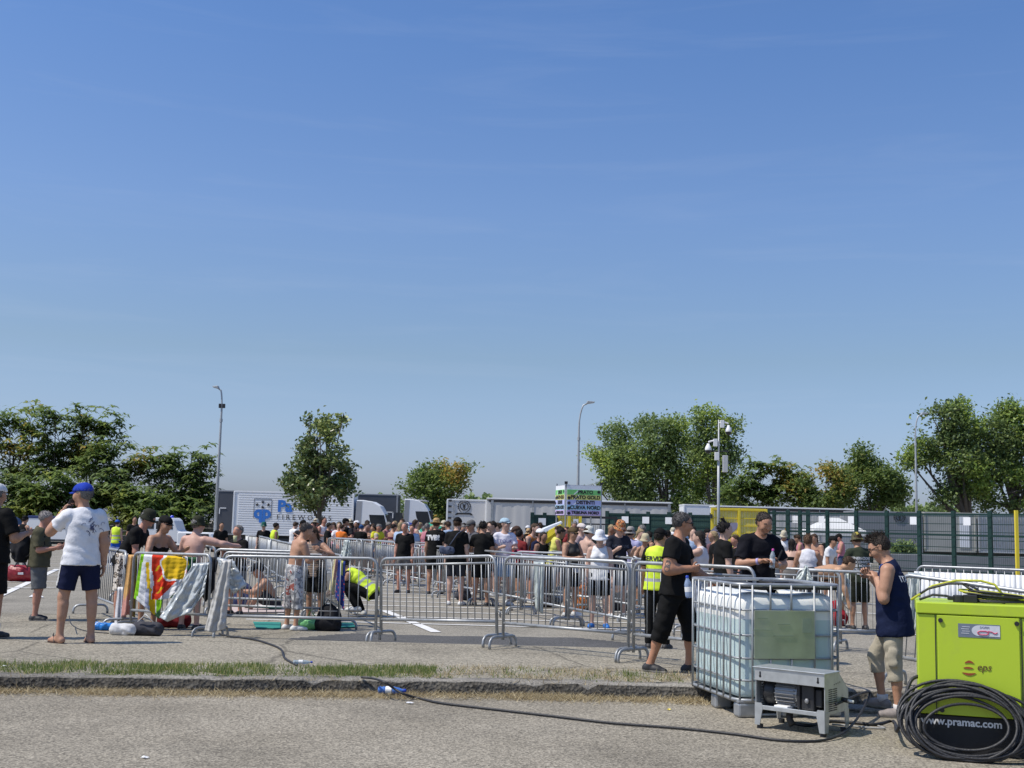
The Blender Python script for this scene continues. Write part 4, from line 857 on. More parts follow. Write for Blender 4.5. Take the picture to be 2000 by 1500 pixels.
EYEW = M('eye_white', (.6, .58, .55), .3, 0, .02); EYED = M('eye_iris', (.03, .02, .015), .2, 0, .02); LIP = M('lips', (.30, .12, .10), .5, 0, .08)
SHOEW = M('trainer_white', (.62, .62, .60), .6, 0, .1, 20); SHOEB = M('trainer_black', (.02, .02, .022), .6, 0, .1, 20); SOLE = M('sole', (.35, .33, .3), .7)
HIVIS = M('hi_vis_yellow', (.62, .80, .035), .7, 0, .06, 6, .3, bscale=14); REFL = M('reflective_tape', (.42, .43, .43), .35, .2, .1, 12)
def person(label, x, y, h, yaw, pose=None, skin=(.42, .24, .155), hair=None, hat=None, top=None, bottom=None, shoes=None, vox=.024, fat=0., bust=0., muscle=1., glasses=False, hands=None, group='people waiting in the queue', z=None, hairlen=0, detail=False, seed=None, beard=None):
    pose = pose or {}; J = skeleton(h, pose); S = J['S']; T, H = J['T'], J['H']; tx, ty, tz = T[:, 0], T[:, 1], T[:, 2]; hx, hy, hz = H[:, 0], H[:, 1], H[:, 2]; c = J['hc']
    L = lambda a, b, d: c + (hx * a + hy * b + hz * d) * S
    root = thing('person', (x, y, gz(x, y) if z is None else z), label, 'person', group, R(-yaw)); root['_'] = 0; del root['_']
    SK = skinm(skin)
    # one continuous body
    F = Field(); torso_caps(F, J, 0, fat * .8, bust=bust); F.cap(J['nb'] - tz * .03 * S, J['nk'] + hz * .03 * S, .058 * S * (1 + (muscle - 1) * .6), .054 * S); head_caps(F, J)
    for n in 'LR':
        arm_caps(F, J, n, muscle); leg_caps(F, J, n, 1 + fat * .4); foot_caps(F, J, n)
        if not detail: d = J['hd' + n]; w = J['wr' + n]; F.cap(w, w + d * .06 * S, .028 * S, .034 * S); F.cap(w + d * .06 * S, w + d * .13 * S, .03 * S, .018 * S); F.cap(w + d * .02 * S, w + d * .06 * S + V3(0, .03, .01) * S, .015 * S, .012 * S)
    V, Fc = F.mesh(vox, .03 * S); mats = [SK, EYEW, EYED, LIP]; mi = [0] * len(Fc)
    me_v = [tuple(v) for v in V]; me_f = [tuple(f) for f in Fc]
    if detail:
        for n in 'LR':
            hp = (hands or {}).get(n, (.45, None)); hv, hf, hb = hand_geo(J, n, hp[0], hp[1]); o = len(me_v); me_v += [tuple(v) for v in hv]; me_f += [tuple(int(i) + o for i in f) for f in hf]; mi += [0] * len(hf)
            o = len(me_v); me_v += hb.v; me_f += [tuple(i + o for i in f) for f in hb.f]; mi += [0] * len(hb.f)
    eb = MB()
    for sd in (-1, 1):
        E = L(sd * .032, .081, .004); q = Matrix(H.tolist()).to_4x4(); eb.ball(tuple(E), .0135 * S, EYEW, 6); eb.ball(tuple(E + hy * .0075 * S), .0092 * S, EYED, 5)
    eb.tube([tuple(L(-.02, .087, -.062)), tuple(L(0, .099, -.063)), tuple(L(.02, .087, -.062))], [.004 * S, .008 * S, .004 * S], LIP, 5)
    o = len(me_v); me_v += eb.v; me_f += [tuple(i + o for i in f) for f in eb.f]; mi += [mats.index(eb.mats[k]) for k in eb.m]
    me = bpy.data.meshes.new('body'); me.from_pydata(me_v, [], me_f)
    for m in mats: me.materials.append(m)
    me.polygons.foreach_set('material_index', mi); me.polygons.foreach_set('use_smooth', [True] * len(me_f)); link('body', me, root)
    fine = vox * .8 if detail else vox
    # hair, beard and eyebrows
    if hair:
        HM = M('hair_%d_%d_%d' % tuple(int(q * 255) for q in hair), hair, .7, 0, .35, 60, .6, .3, 90); F = Field()
        cl = [plane(L(0, .058, .06), hy * .8 - hz * .55), plane(L(0, .0, -.055), -hz * .8 + hy * .5)]
        cl = [plane(L(0, .052, .066), hy * .75 - hz * .55), plane(L(0, .0, -.062), -hz * .8 + hy * .5)]
        F.cap(L(0, -.022, .023), L(0, .024, .022), .089 * S + .007, .084 * S + .006, hx, .87, cl)
        if hairlen > 1: F.cap(L(0, -.06, 0), L(0, -.075, -.22 - .06 * hairlen), .075 * S, .045 * S, hy, .6)
        elif hairlen == 1: F.cap(L(0, -.03, .05), L(0, .04, .075), .072 * S, .052 * S, hx, 1.05)
        elif hairlen == -1: F.cap(L(0, -.03, .1), L(0, -.05, .15), .035 * S, .03 * S)
        elif hairlen == -2: F.cap(L(0, -.05, .09), L(0, .05, .095), .036 * S, .034 * S, hx, 1.2)
        HV, HF = F.mesh(min(fine, .017), .02, .004); pt = HV[HF].mean(1); e1 = HV[HF[:, 2]] - HV[HF[:, 0]]; e2 = HV[HF[:, 3]] - HV[HF[:, 1]]; nr = np.cross(e1, e2); nr /= np.linalg.norm(nr, axis=1)[:, None] + 1e-9
        # short locks all over break up the outline
        k = 1500 if detail else 260; ix = rng.integers(0, len(pt), k); ix = ix[(pt[ix] - c) @ hz > -.075 * S] if hairlen <= 1 else ix; k = len(ix); p0 = pt[ix] + rng.normal(0, .004, (k, 3)); flow = -hy * .6 + hz * .15 if hairlen not in (1, -2) else hy * .5 + hz * .9
        ln_ = ((.011 if detail else .017) if hairlen == 0 else .03 if hairlen != 1 else .036) * S; ln_ = np.where(((p0 - c) @ hz > .085 * S)[:, None], .045, .008) * S if hairlen == -2 else ln_; dr = nr[ix] * (.55 if hairlen < 2 else .15) + flow * .8 + rng.normal(0, .38, (k, 3)) - (hz * .9 if hairlen > 1 else hz * 0); dr /= np.linalg.norm(dr, axis=1)[:, None]; sdw = np.cross(dr, nr[ix]); sdw /= np.linalg.norm(sdw, axis=1)[:, None] + 1e-9
        w_ = (.004 if detail else .008) * S; tipv = p0 + dr * ln_ * rng.uniform(.6, 1.5, (k, 1)); BV = np.stack([p0 - sdw * w_ - nr[ix] * .004, p0 + sdw * w_ - nr[ix] * .004, tipv + sdw * w_ * .2, tipv - sdw * w_ * .2], 1).reshape(-1, 3)
        to_obj('hair', (np.concatenate([HV, BV]), np.concatenate([HF, len(HV) + np.arange(4 * k).reshape(-1, 4)])), [HM], root)
        if detail:
            b = MB()
            for sd in (-1, 1): b.tube([tuple(L(sd * .014, .098, .026)), tuple(L(sd * .034, .096, .031)), tuple(L(sd * .055, .08, .024))], [.005 * S, .008 * S, .005 * S], HM, 5, flat=1.2)
            b.build('eyebrows', root, True)
    if beard:
        HM = M('hair_%d_%d_%d' % tuple(int(q * 255) for q in beard), beard, .7, 0, .35, 60, .6, .3, 90)
        F = Field(); F.cap(L(0, .03, -.05), L(0, .056, -.096), .062 * S, .04 * S, hx, .95, [plane(L(0, .08, -.045), hz * .9 + hy * .25)]); to_obj('beard', F.mesh(.012, .02), [HM], root)
    # headgear
    if hat:
        kind, col = hat[0], hat[1]; HM = hat[2] if len(hat) > 2 else cloth(col); F = Field(); vh = min(vox, .016)
        if kind == 'cap':
            bd = -1 if (len(hat) > 3 and hat[3] == 'back') else 1
            F.cap(L(0, -.02, .035), L(0, .022, .033), .089 * S + .016, .084 * S + .016, hx, .88, [plane(L(0, 0, .035), -hz)]); to_obj('cap', F.mesh(vh, .02), [HM], root)
            b = MB(); pts = []
            for t in np.linspace(-1, 1, 9): pts.append(t)
            vs = []; fs = []
            for t in pts:
                vs.append(tuple(L(t * .075, bd * (.085 - .02 * t * t * 2.2), .042 - .008 * t * t))); vs.append(tuple(L(t * .062, bd * (.085 + .085 * math.sqrt(max(0, 1 - t * t)) - .03 * abs(t) * t * t), .026 - .022 * t * t)))
            for i in range(8): fs.append((2 * i, 2 * i + 1, 2 * i + 3, 2 * i + 2))
            b.add(vs, fs, HM); o = b.build('cap_peak', root, True); md = o.modifiers.new('t', 'SOLIDIFY'); md.thickness = .006
        else:
            wide = .16 if kind == 'sun' else .135; drop = -.035 if kind != 'straw' else -.005; wide = .17 if kind == 'straw' else wide
            prof = [(.001, .135), (.05, .132), (.078, .115), (.094, .07), (.099, .03), (wide * .8, .015 + drop * .45), (wide, drop + .012), (wide - .002, drop + .004), (wide * .78, .004 + drop * .45), (.092, .02)]
            A = Matrix(np.column_stack([hx * .93, hy * 1.06, hz]).tolist()).to_4x4(); b = MB(); b.lathe([(r * S, zz * S) for r, zz in prof], HM, tuple(L(0, -.004, .012)), 18, A); b.build({'sun': 'sun_hat', 'straw': 'straw_hat'}.get(kind, 'bucket_hat'), root, True)
    if glasses:
        b = MB()
        for sd in (-1, 1):
            b.prism([(-.025 * S, -.02 * S), (.025 * S, -.016 * S), (.027 * S, .016 * S), (-.025 * S, .018 * S)], -.004, .004, GLASSD if glasses == 'sun' else M('clear_lens', (.2, .2, .2), .1, 0, .1, 3, trans=.9)); A = Matrix(H.tolist()).to_4x4(); ofs = Vector(L(sd * .031, .104, .006)); b.v[-8:] = [tuple(A @ Vector(v) + ofs) for v in b.v[-8:]]
            b.tube([tuple(L(sd * .056, .10, .012)), tuple(L(sd * .082, .03, .014)), tuple(L(sd * .082, -.01, .008))], .0035 * S, BLACK, 5)
        b.tube([tuple(L(-.012, .112, .012)), tuple(L(.012, .112, .012))], .0035 * S, BLACK, 5); b.build('sunglasses' if glasses == 'sun' else 'spectacles', root)
    # clothes
    if bottom:
        kind, col = bottom[0], bottom[1]; BMt = bottom[2] if len(bottom) > 2 else cloth(col); ln = {'shorts': .80, 'long_shorts': .99, 'hot': .42, 'trousers': 1.0, 'cargo': 1.12, 'skirt': .55}[kind]; ez = .020 if kind != 'hot' else .012; slim = len(bottom) > 3; e = .010 if slim else ez
        F = Field(); wst = plane(J['pel'] + tz * .085 * S, tz); p = J['pel']; f = 1 + fat
        F.cap(J['hipL'] * .6 + p * .4, J['hipR'] * .6 + p * .4, .108 * S * f + e, .108 * S * f + e, J['PT'][:, 1], .9, [wst]); F.cap(p - tz * .01 * S, p + tz * .14 * S, .15 * S * f + e, .145 * S * f + e, ty, .72, [wst])
        for n in 'LR':
            hp, kn, an = J['hip' + n], J['kn' + n], J['an' + n]; w2 = .014 if kind in ('shorts', 'long_shorts', 'cargo') and not slim else .0
            en = hp + (kn - hp) * min(ln, 1.0) if kind != 'trousers' else kn
            F.cap(hp, kn if ln >= 1 else en + unit(kn - hp) * .05, .092 * S * (1 + fat * .4) + e, .072 * S + e * .6 + w2, None, 1, [plane(en, kn - hp)] if ln < 1 else ())
            if kind == 'trousers': F.cap(kn, an, .066 * S + e * .5, .050 * S + e * .3, None, 1, [plane(an - V3(0, 0, .0), an - kn)])
            if kind == 'cargo': e2 = kn + (an - kn) * .38; F.cap(kn, e2 + unit(an - kn) * .05, .07 * S + e * .6 + w2, .062 * S + e * .5 + w2, None, 1, [plane(e2, an - kn)]); q = hp + (kn - hp) * .72 + tx * (-1 if n == 'L' else 1) * .085 * S; F.cap(q, q + (kn - hp) * .22, .05 * S, .05 * S, tx, .45, k=.01)
        to_obj({'hot': 'hot_pants', 'cargo': 'cargo_shorts', 'long_shorts': 'shorts'}.get(kind, kind), F.mesh(fine, .02 * S, .005), [BMt], root)
    if top:
        kind, col = top[0], top[1]; TM = top[2] if len(top) > 2 else cloth(col); F = Field(); e = {'tee': .018, 'tank': .012, 'loose': .028, 'vest': .024, 'bikini': .008}[kind]
        hem = plane(J['pel'] - tz * (.10 if kind != 'bikini' else -.28) * S, -tz); cl = [hem]
        if kind == 'bikini': cl.append(plane(J['pel'] + tz * .36 * S, tz))
        wide = J['T'][:, 0]
        torso_caps(F, J, e, fat, cl, .74 if kind != 'tank' else .71, bust)
        if kind != 'bikini':
            p = J['pel']; F.cap(p - tz * .12 * S, p + tz * .16 * S, .186 * S * (1 + fat) + e * .8, .142 * S * (1 + fat) + e, ty, .74, [hem])
            if kind == 'loose': F.cap(p - tz * .12 * S, p + tz * .3 * S, .175 * S * (1 + fat) + e, .15 * S + e, ty, .74, [hem])
        if kind in ('tee', 'loose'):
            for n in 'LR':
                s, el = J['sh' + n], J['el' + n]; en = s + (el - s) * (.62 if kind == 'tee' else .8); F.cap(s, en + unit(el - s) * .06, .056 * S * muscle + e * .7, .052 * S * muscle + e * 1.0, None, 1, [plane(en, el - s)])
        if kind in ('tank', 'vest'):
            F2 = Field(); pr = []
            for q in F.p:
                cc = list(q[6])
                for sd, n in ((-1, 'L'), (1, 'R')): cc.append(plane(J['pel'] + tz * .445 * S + tx * sd * (.135 if kind == 'tank' else .185) * S, tx * sd + tz * .25))
                pr.append(q[:6] + (cc,) + q[7:])
            hi = [q[:6] + (q[6] + [plane(J['pel'] + tz * .30 * S, -tz)],) + q[7:] for q in pr]; lo_ = [q[:6] + (list(q[6]) + [plane(J['pel'] + tz * .33 * S, tz)],) + q[7:] for q in F.p]; F.p = lo_ + hi
        nb = J['nb']; F.p = [q if abs((q[0] - q[1]) @ tx) > .15 * S or np.linalg.norm(np.cross((q[0] + q[1]) / 2 - nb, tz)) > .14 * S else q[:6] + (list(q[6]) + [plane(nb + tz * .012 * S + ty * .02 * S, tz * .85 + ty * .5)],) + q[7:] for q in F.p]
        VF = F.mesh(fine, .022 * S, .0062 if detail else .005); mt = [TM]; mi2 = None
        if kind == 'vest':
            mt = [TM, REFL]; ce = VF[0][VF[1]].mean(1); tt = (ce - J['pel']) @ tz / S; mi2 = np.where(((tt > .03) & (tt < .08)) | ((tt > .17) & (tt < .22)), 1, 0)
            if len(top) > 3: mi2 = np.zeros(len(ce), int)
        to_obj({'tee': 't_shirt', 'loose': 't_shirt', 'tank': 'tank_top', 'vest': 'hi_vis_vest', 'bikini': 'bikini_top'}[kind], VF, mt, root, mi2)
    if shoes != 'bare':
        for n in 'LR':
            F = Field(); k = shoes or 'trainer'
            if k == 'flip':
                b = MB(); a, f = J['an' + n], J['ft' + n]; z0 = a[2] - .078 * S; sdv = np.cross(f, V3(0, 0, 1)); fl = []
                for t in np.linspace(0, 2 * math.pi, 15)[:-1]: q = a + f * (.055 + .135 * math.cos(t)) * S + sdv * (.046 + .008 * math.cos(t)) * math.sin(t) * S; fl.append((q[0], q[1]))
                b.add([(u, v, z0 - .004) for u, v in fl] + [(u, v, z0 + .016) for u, v in fl], [tuple(range(14)), tuple(range(27, 13, -1))] + [(i, (i + 1) % 14, 14 + (i + 1) % 14, 14 + i) for i in range(14)], M('flip_flop', (.06, .03, .02), .7))
                toe = a + f * .125 * S; toe[2] = z0 + .04 * S
                for sd in (-1, 1): q = a + f * .03 * S + sdv * sd * .045 * S; m_ = (toe + q) / 2 + V3(0, 0, .045 * S); q[2] = z0 + .012; b.tube([tuple(toe), tuple(m_), tuple(q)], .006, BLACK, 5)
                b.build('flip_flop', root); continue
            foot_caps(F, J, n, .011 * S, .02); z0 = J['an' + n][2] - .078 * S - .008; F.p = [q[:6] + ([plane((0, 0, z0), (0, 0, -1)), plane(J['an' + n] + V3(0, 0, .01), (0, 0, 1))],) + q[7:] for q in F.p]
            VF = F.mesh(min(fine, .02), .02); zc = VF[0][VF[1]].mean(1)[:, 2]; to_obj('shoe', VF, [{'trainer': SHOEB, 'white': SHOEW}.get(k, k if not isinstance(k, str) else SHOEB), SOLE], root, (zc < z0 + .028 * S).astype(int))
    root_data[root.name] = J
    return root
root_data = {}
def stand(px, py_top, Y, z=None):
    """ground place and height of a standing figure whose crown shows at a photo pixel, Y metres out"""
    t = at(px, py_top, Y); g = gz(t.x, Y) if z is None else z
    return t.x, Y, t.z - g
# ================================================================ CROWD BARRIERS
def barrier_proto(sub):
    L, H, r = 2.2, 1.1, .021; root = bpy.data.objects.new('crowd_barrier', None); COL.objects.link(root); f = MB(); c = .12
    pts = [(-L / 2, 0, .1), (-L / 2, 0, H - c)] + [(-L / 2 + c - c * math.cos(R(a)), 0, H - c + c * math.sin(R(a))) for a in (22, 45, 67, 90)] + [(L / 2 - c + c * math.sin(R(a)), 0, H - c + c * math.cos(R(a))) for a in (0, 22, 45, 67, 90)] + [(L / 2, 0, .1)]
    f.tube(pts, r, GALV, 10); f.build('frame', root, True)
    b = MB(); b.tube([(-L / 2, 0, .30), (L / 2, 0, .30)], .019, GALV, 10); b.build('bottom_rail', root, True)
    top = H - r
    if sub: b = MB(); b.tube([(-L / 2, 0, H - .085), (L / 2, 0, H - .085)], .014, GALV, 8); b.build('upper_rail', root, True); top = H - .085
    b = MB(); n = 17
    for i in range(1, n): x = -L / 2 + L * i / n; b.tube([(x, 0, .30), (x, 0, top)], .0075, GALV, 5)
    b.build('infill_bars', root, True)
    for sx in (-1, 1):
        x = sx * (L / 2 - .0); g = MB(); w = .27; q = .09
        g.tube([(x, -w, .005), (x, -w, .14 - q)] + [(x, -w + q - q * math.cos(R(a)), .14 - q + q * math.sin(R(a))) for a in (30, 60, 90)] + [(x, w - q + q * math.sin(R(a)), .14 - q + q * math.cos(R(a))) for a in (0, 30, 60, 90)] + [(x, w, .005)], .02, GALV, 8); g.build('foot', root, True)
        k = MB(); k.tube([(x + sx * .01, 0, .42), (x + sx * .055, 0, .43), (x + sx * .055, 0, .36)], .009, GALV, 5); k.build('coupling_hook', root, True)
    return root
BP = [barrier_proto(False), barrier_proto(True)]; _bn = [0, 0]
def barrier(P0, P1, label, kind=0, group='steel crowd barriers', skew=0.):
    P0, P1 = Vector(P0), Vector(P1)
    o = BP[kind] if not _bn[kind] else copy_tree(BP[kind]); _bn[kind] += 1
    d = P1 - P0; o.location = (P0 + P1) / 2; L = d.length; o.rotation_euler = (skew, -math.asin(d.z / L), math.atan2(d.y, d.x)); o.scale = (L / 2.2, 1, 1); return tag(o, label, 'barrier', group)
def foot_at(px, s):
    Y = FPX / s; p = at(px, yh(px), Y); return Vector((p.x, Y, gz(p.x, Y)))
FR = [((189, 116), (252, 133), 'oblique barrier with a blue bag at its feet, behind the white T-shirt man', 0), ((268, 136), (418, 143), 'barrier hidden behind the big red and yellow towel', 0), ((443, 142), (742, 144), 'long barrier in front of the shirtless man in patterned shorts', 0),
      ((753, 144), (977, 156), 'slanting barrier rising away from the crouching steward', 1), ((988, 158), (1230, 170), 'barrier in front of the woman in the white sun hat', 1), ((1240, 171), (1474, 186), 'barrier passing behind the two men in black', 1),
      ((1556, 138), (1735, 141), 'barrier behind the navy shirt man, standing in the car park', 0), ((1742, 195), (2070, 214), 'big barrier close behind the lime generator', 0), ((1350, 128), (1640, 138), 'barrier with rounded end behind the man holding a bottle', 1),
      ((440, 126), (640, 127), 'double rail barrier right behind the seated sunbather', 0), ((424, 115), (622, 117), 'barrier one row behind the seated sunbather', 0), ((244, 100), (425, 104), 'barrier with rounded end beside the checked blanket', 0), ((1790, 112), (2060, 120), 'barrier in front of the white plastic sheeting', 0)]
for a, b, l, k in FR: barrier(foot_at(*a), foot_at(*b), l, k, 'front row of crowd barriers' if a[1] > 130 else 'steel crowd barriers')
ORD = 'first second third fourth fifth sixth seventh eighth ninth tenth eleventh twelfth thirteenth fourteenth fifteenth'.split()
def row(a, b, desc, kind=0, skip=()):
    A, B = foot_at(*a), foot_at(*b); L = (B - A).to_2d().length; n = max(1, round(L / 2.28)); u = (B - A) / n
    for i in range(n):
        if i in skip: continue
        p, q = A + u * i, A + u * (i + 1); g = u.normalized() * .04; p = p + g; q = q - g
        wig = rng.normal(0, .035, 2); p = Vector((p.x + wig[0], p.y, gz(p.x, p.y))); q = Vector((q.x + wig[1], q.y, gz(q.x, q.y)))
        barrier(p, q, ORD[n - 1 - i] + ' barrier out ' + desc, kind, 'queue lane barriers')
row((482, 52), (664, 128), 'along the lane that starts at the hanging navy cloth')
row((640, 58), (1236, 132), 'along the lane that starts at the white sun hat woman', 1)
row((800, 60), (1352, 124), 'along the lane that starts behind the hi-vis steward', 1)
row((640, 64), (968, 80), 'along the cross row below the umbrellas')
row((1000, 96), (1250, 104), 'along the short row in front of the bucket hats')

# ================================================================ IBC WATER TANK ON ITS PALLET
TANKW = M('tank_plastic_white', (.80, .81, .77), .35, 0, .04, 2, .1, bscale=4); TANKL = M('tank_plastic_water_filled', (.51, .625, .62), .32, 0, .08, 2.2, .1, bscale=4)
for m_ in (TANKW, TANKL): m_.node_tree.nodes['Principled BSDF'].inputs['Subsurface Weight'].default_value = .25; m_.node_tree.nodes['Principled BSDF'].inputs['Subsurface Radius'].default_value = (.08, .09, .1)
A0 = gnd(1441, 1403); ibc = thing('water_tank', A0, 'white caged plastic water tank on a metal pallet, half full', 'water tank', None, R(12))
W, D = 1.0, 1.2
def rrect(ins, rad, n=6, bulge=0.):
    x0, y0, x1, y1 = ins, ins, W - ins, D - ins; P = []
    for cx, cy, a0 in ((x1 - rad, y0 + rad, -90), (x1 - rad, y1 - rad, 0), (x0 + rad, y1 - rad, 90), (x0 + rad, y0 + rad, 180)):
        for i in range(n + 1): a = R(a0 + 90 * i / n); P.append((cx + rad * math.cos(a), cy + rad * math.sin(a)))
    out = []
    for i, p in enumerate(P):
        out.append(p); q = P[(i + 1) % len(P)]
        if math.hypot(q[0] - p[0], q[1] - p[1]) > .3:
            for t in np.linspace(0, 1, 14)[1:-1]:
                dx, dy = q[1] - p[1], p[0] - q[0]; l = math.hypot(dx, dy); bb = bulge * (.5 + .5 * math.cos(t * 6.283 * 5)) * .6 + bulge * .3; out.append((p[0] + (q[0] - p[0]) * t + dx / l * bb, p[1] + (q[1] - p[1]) * t + dy / l * bb))
    return out
zs = [(.165, .10, .06), (.17, .05, .10), (.20, .025, .13)] + [(z, .022, .14) for z in np.arange(.24, .98, .05)] + [(.845, .022, .14), (.852, .022, .14)] + [(1.0, .028, .14), (1.04, .05, .14), (1.065, .10, .13), (1.075, .2, .1), (1.078, .40, .05)]
zs.sort(); rings = []
for z, ins, rad in zs: rings.append([(x, y, z + (.012 * math.sin(x * 9) * math.sin(y * 7 + 1) if z > 1.0 else 0)) for x, y in rrect(ins, rad, 6, .014 * (math.sin((z - .15) * 28) * .5 + .5) if .2 < z < 1.0 else 0)])
b = MB(); k = len(rings[0])
for i in range(len(rings) - 1):
    vs = rings[i] + rings[i + 1]; b.add(vs, [(j, (j + 1) % k, k + (j + 1) % k, k + j) for j in range(k)], TANKL if zs[i + 1][0] < .85 else TANKW)
b.add(rings[-1], [tuple(range(k))], TANKW); b.add(rings[0], [tuple(range(k))[::-1]], TANKL); me = b.mesh('inner_tank', True); bm = bmesh.new(); bm.from_mesh(me); bmesh.ops.remove_doubles(bm, verts=bm.verts, dist=.0004); bmesh.ops.recalc_face_normals(bm, faces=bm.faces); bm.to_mesh(me); bm.free(); link('inner_tank', me, ibc)
def ringpts(ins, rad, z): return [(x, y, z) for x, y in rrect(ins, rad, 6, 0)]
for z, r in ((.15, .016), (.32, .0095), (.51, .0095), (.71, .0095), (.93, .0095), (1.15, .017)):
    b = MB(); b.tube(ringpts(-.002, .14, z), r, GALV, 8, closed=True); b.build('cage_ring', ibc, True)
def upright(x, y, z0, z1): b = MB(); b.tube([(x, y, z0), (x, y, z1)], .0095, GALV, 7); b.build('cage_upright', ibc, True)
f_ = -.016
for x in (.13, .72, .885): upright(x, f_, .14, 1.15)
for x in (.30, .50): upright(x, f_, .93, 1.15); upright(x, f_, .14, .51)
for i in range(7): upright(f_, .13 + i * .155, .14, 1.15); upright(W - f_, .13 + i * .155, .14, 1.15)
for i in range(5): upright(.14 + i * .18, D - f_, .14, 1.15)
for cx, cy in ((.03, .03), (W - .03, .03), (.03, D - .03), (W - .03, D - .03)): upright(cx, cy, .14, 1.15)
PLATE = M('label_plate_metal', (.36, .39, .28), .34, .2, .22, 5, dirt=((.36, .38, .33), 3, .6)); b = MB(); b.box((.43, -.026, .72), (.575, .006, .42), PLATE); o = b.build('label_plate', ibc, bevel=.004)
b = MB()
for i, (u, w_) in enumerate(((.20, .10), (.34, .12), (.36, .18), (.33, .2))): b.box((.22 + (i % 2) * .2, -.031, .86 - i * .05), (w_, .002, .010), M('faded_print', (.28, .33, .22), .6))
b.build('faded_label', o)
b = MB(); b.box((.64, -.031, .80), (.09, .002, .13), M('faded_print', (.2, .26, .16))); b.build('faded_stamp', o)
for x in (.25, .75):
    b = MB(); b.tube([(x, -.01, 1.13), (x + .02, .5, 1.15), (x, D + .01, 1.13)], .022, STEELD, 8, flat=.6); b.build('top_strut', ibc, True)
b = MB(); b.box((.5, .12, 1.125), (.96, .16, .03), STEELD); b.box((.42, .04, 1.165), (.14, .06, .03), BLACK); b.build('top_beam', ibc, bevel=.008)
b = MB(); b.lathe([(.001, .05), (.09, .05), (.1, .03), (.1, 0), (.085, 0)], BLACK, (.5, .6, 1.075), 20); b.build('filler_cap', ibc, True)
b = MB(); b.box((.5, .6, .135), (W - .02, D - .02, .02), GALV); b.build('pallet_deck', ibc, bevel=.004)
for cx, cy in ((.09, .07), (.5, .07), (.91, .07), (.09, .6), (.91, .6), (.09, 1.13), (.5, 1.13), (.91, 1.13)):
    b = MB(); b.box((cx, cy, .065), (.16, .13, .125), GALV); b.build('pallet_foot', ibc, bevel=.02)
for y in (.07, .6, 1.13): b = MB(); b.tube([(.02, y, .016), (W - .02, y, .016)], .015, GALV, 8); b.build('pallet_runner', ibc, True)
b = MB(); b.cyl((.55, -.0, .22), (.55, -.07, .22), .045, BLACK, 16); b.box((.55, -.08, .26), (.03, .03, .12), M('valve_red', (.4, .03, .02), .5)); b.build('outlet_valve', ibc, bevel=.004)

# ================================================================ PUMP IN ITS GALVANISED HOUSING
PA = gnd(1612, 1441); pump = thing('pump_unit', PA, 'galvanised pump housing with exposed electric motor and splayed legs', 'pump', None, R(-40))
W_, D_, H_ = .62, .44, .495; GH = M('housing_zinc', (.52, .54, .54), .38, .6, .14, 12, dirt=((.40, .42, .41), 7, .8)); t = .008
side = [(0, .17), (D_, .17), (D_, .34), (D_ * .58, H_), (0, H_)]
for x0 in (-W_, -t):
    b = MB(); b.prism(side, x0, x0 + t, GH, 'x'); sp = b.build('side_panel', pump, bevel=.002)
    if x0 == -t:
        g = MB()
        for i in range(11):
            for j in range(2): g.box((.001, .10 + j * .085, .20 + i * .0165), (.003, .07, .008), BLACK)
        for j in range(4): g.cyl((0, .17 + j * .035, .40 + .004 * j), (.0025, .17 + j * .035, .40 + .004 * j), .005, BLACK, 8)
        g.build('vent_slots', sp)
b = MB(); b.box((-W_ / 2, D_ * .29 - .01, H_ + .004), (W_ + .03, D_ * .58 + .03, t), GH); b.box((-W_ / 2, -.008, H_ - .052), (W_ + .004, t, .105), GH); b.build('top_cover', pump, bevel=.003)
b = MB(); b.add([(-W_, D_ * .58, H_), (0, D_ * .58, H_), (0, D_, .34), (-W_, D_, .34), (-W_, D_, .17), (0, D_, .17)], [(0, 1, 2, 3), (3, 2, 5, 4)], GH); o = b.build('back_panel', pump); o.modifiers.new('t', 'SOLIDIFY').thickness = .006
b = MB()
for x in (-W_ + .05, -.055): b.tube([(x, -.014, H_ - .03), (x, -.014, H_ - .065)], .006, BLACK, 6); b.ball((x, -.013, H_ - .068), (.011, .003, .011), BLACK, 6)
b.build('keyhole_slots', pump)
b = MB(); b.box((-W_ / 2, D_ / 2, .172), (W_ - .02, D_ - .01, .014), GH); b.box((-W_ / 2, -.006, .175), (W_, .01, .035), GH); b.build('floor_tray', pump, bevel=.003)
for x0, sx in ((-W_, 1), (-.0, -1)):
    b = MB(); b.prism([(x0, .03), (x0 + sx * .045, .03), (x0 + sx * .075, .185), (x0 + sx * .06, .21), (x0, .21)], -.012, -.004, GH)
    b.prism([(-.004, .03), (.05, .03), (.08, .19), (-.004, .19)], x0 - .003 * sx, x0 + .005 * sx, GH, 'x'); b.build('leg', pump)
    b = MB(); b.prism([(D_ + .004, .03), (D_ - .05, .03), (D_ - .08, .19), (D_ + .004, .19)], x0 - .003 * sx, x0 + .005 * sx, GH, 'x'); b.build('leg', pump)
    for yy in (.025, D_ - .03): b = MB(); b.cyl((x0 + sx * .03, yy, .0), (x0 + sx * .03, yy, .034), .026, RUBBER, 12); b.build('rubber_foot', pump)
for i in range(5):
    b = MB(); x = -W_ + .003; b.box((x + .003, .0, .2 + i * .05), (.012, .012, .05), GH) if i == 0 else None
MOT = M('motor_silver', (.34, .34, .34), .45, .5, .15, 20); MOTD = M('motor_black', (.03, .03, .032), .5, .2, .2, 20)
mot = bpy.data.objects.new('electric_motor', None); COL.objects.link(mot); mot.parent = pump; mot.location = (-W_ / 2 + .01, .15, .298); mot.scale = (1.02, 1.22, 1.18)
b = MB(); b.cyl((-.19, 0, 0), (.02, 0, 0), .072, MOT, 24)
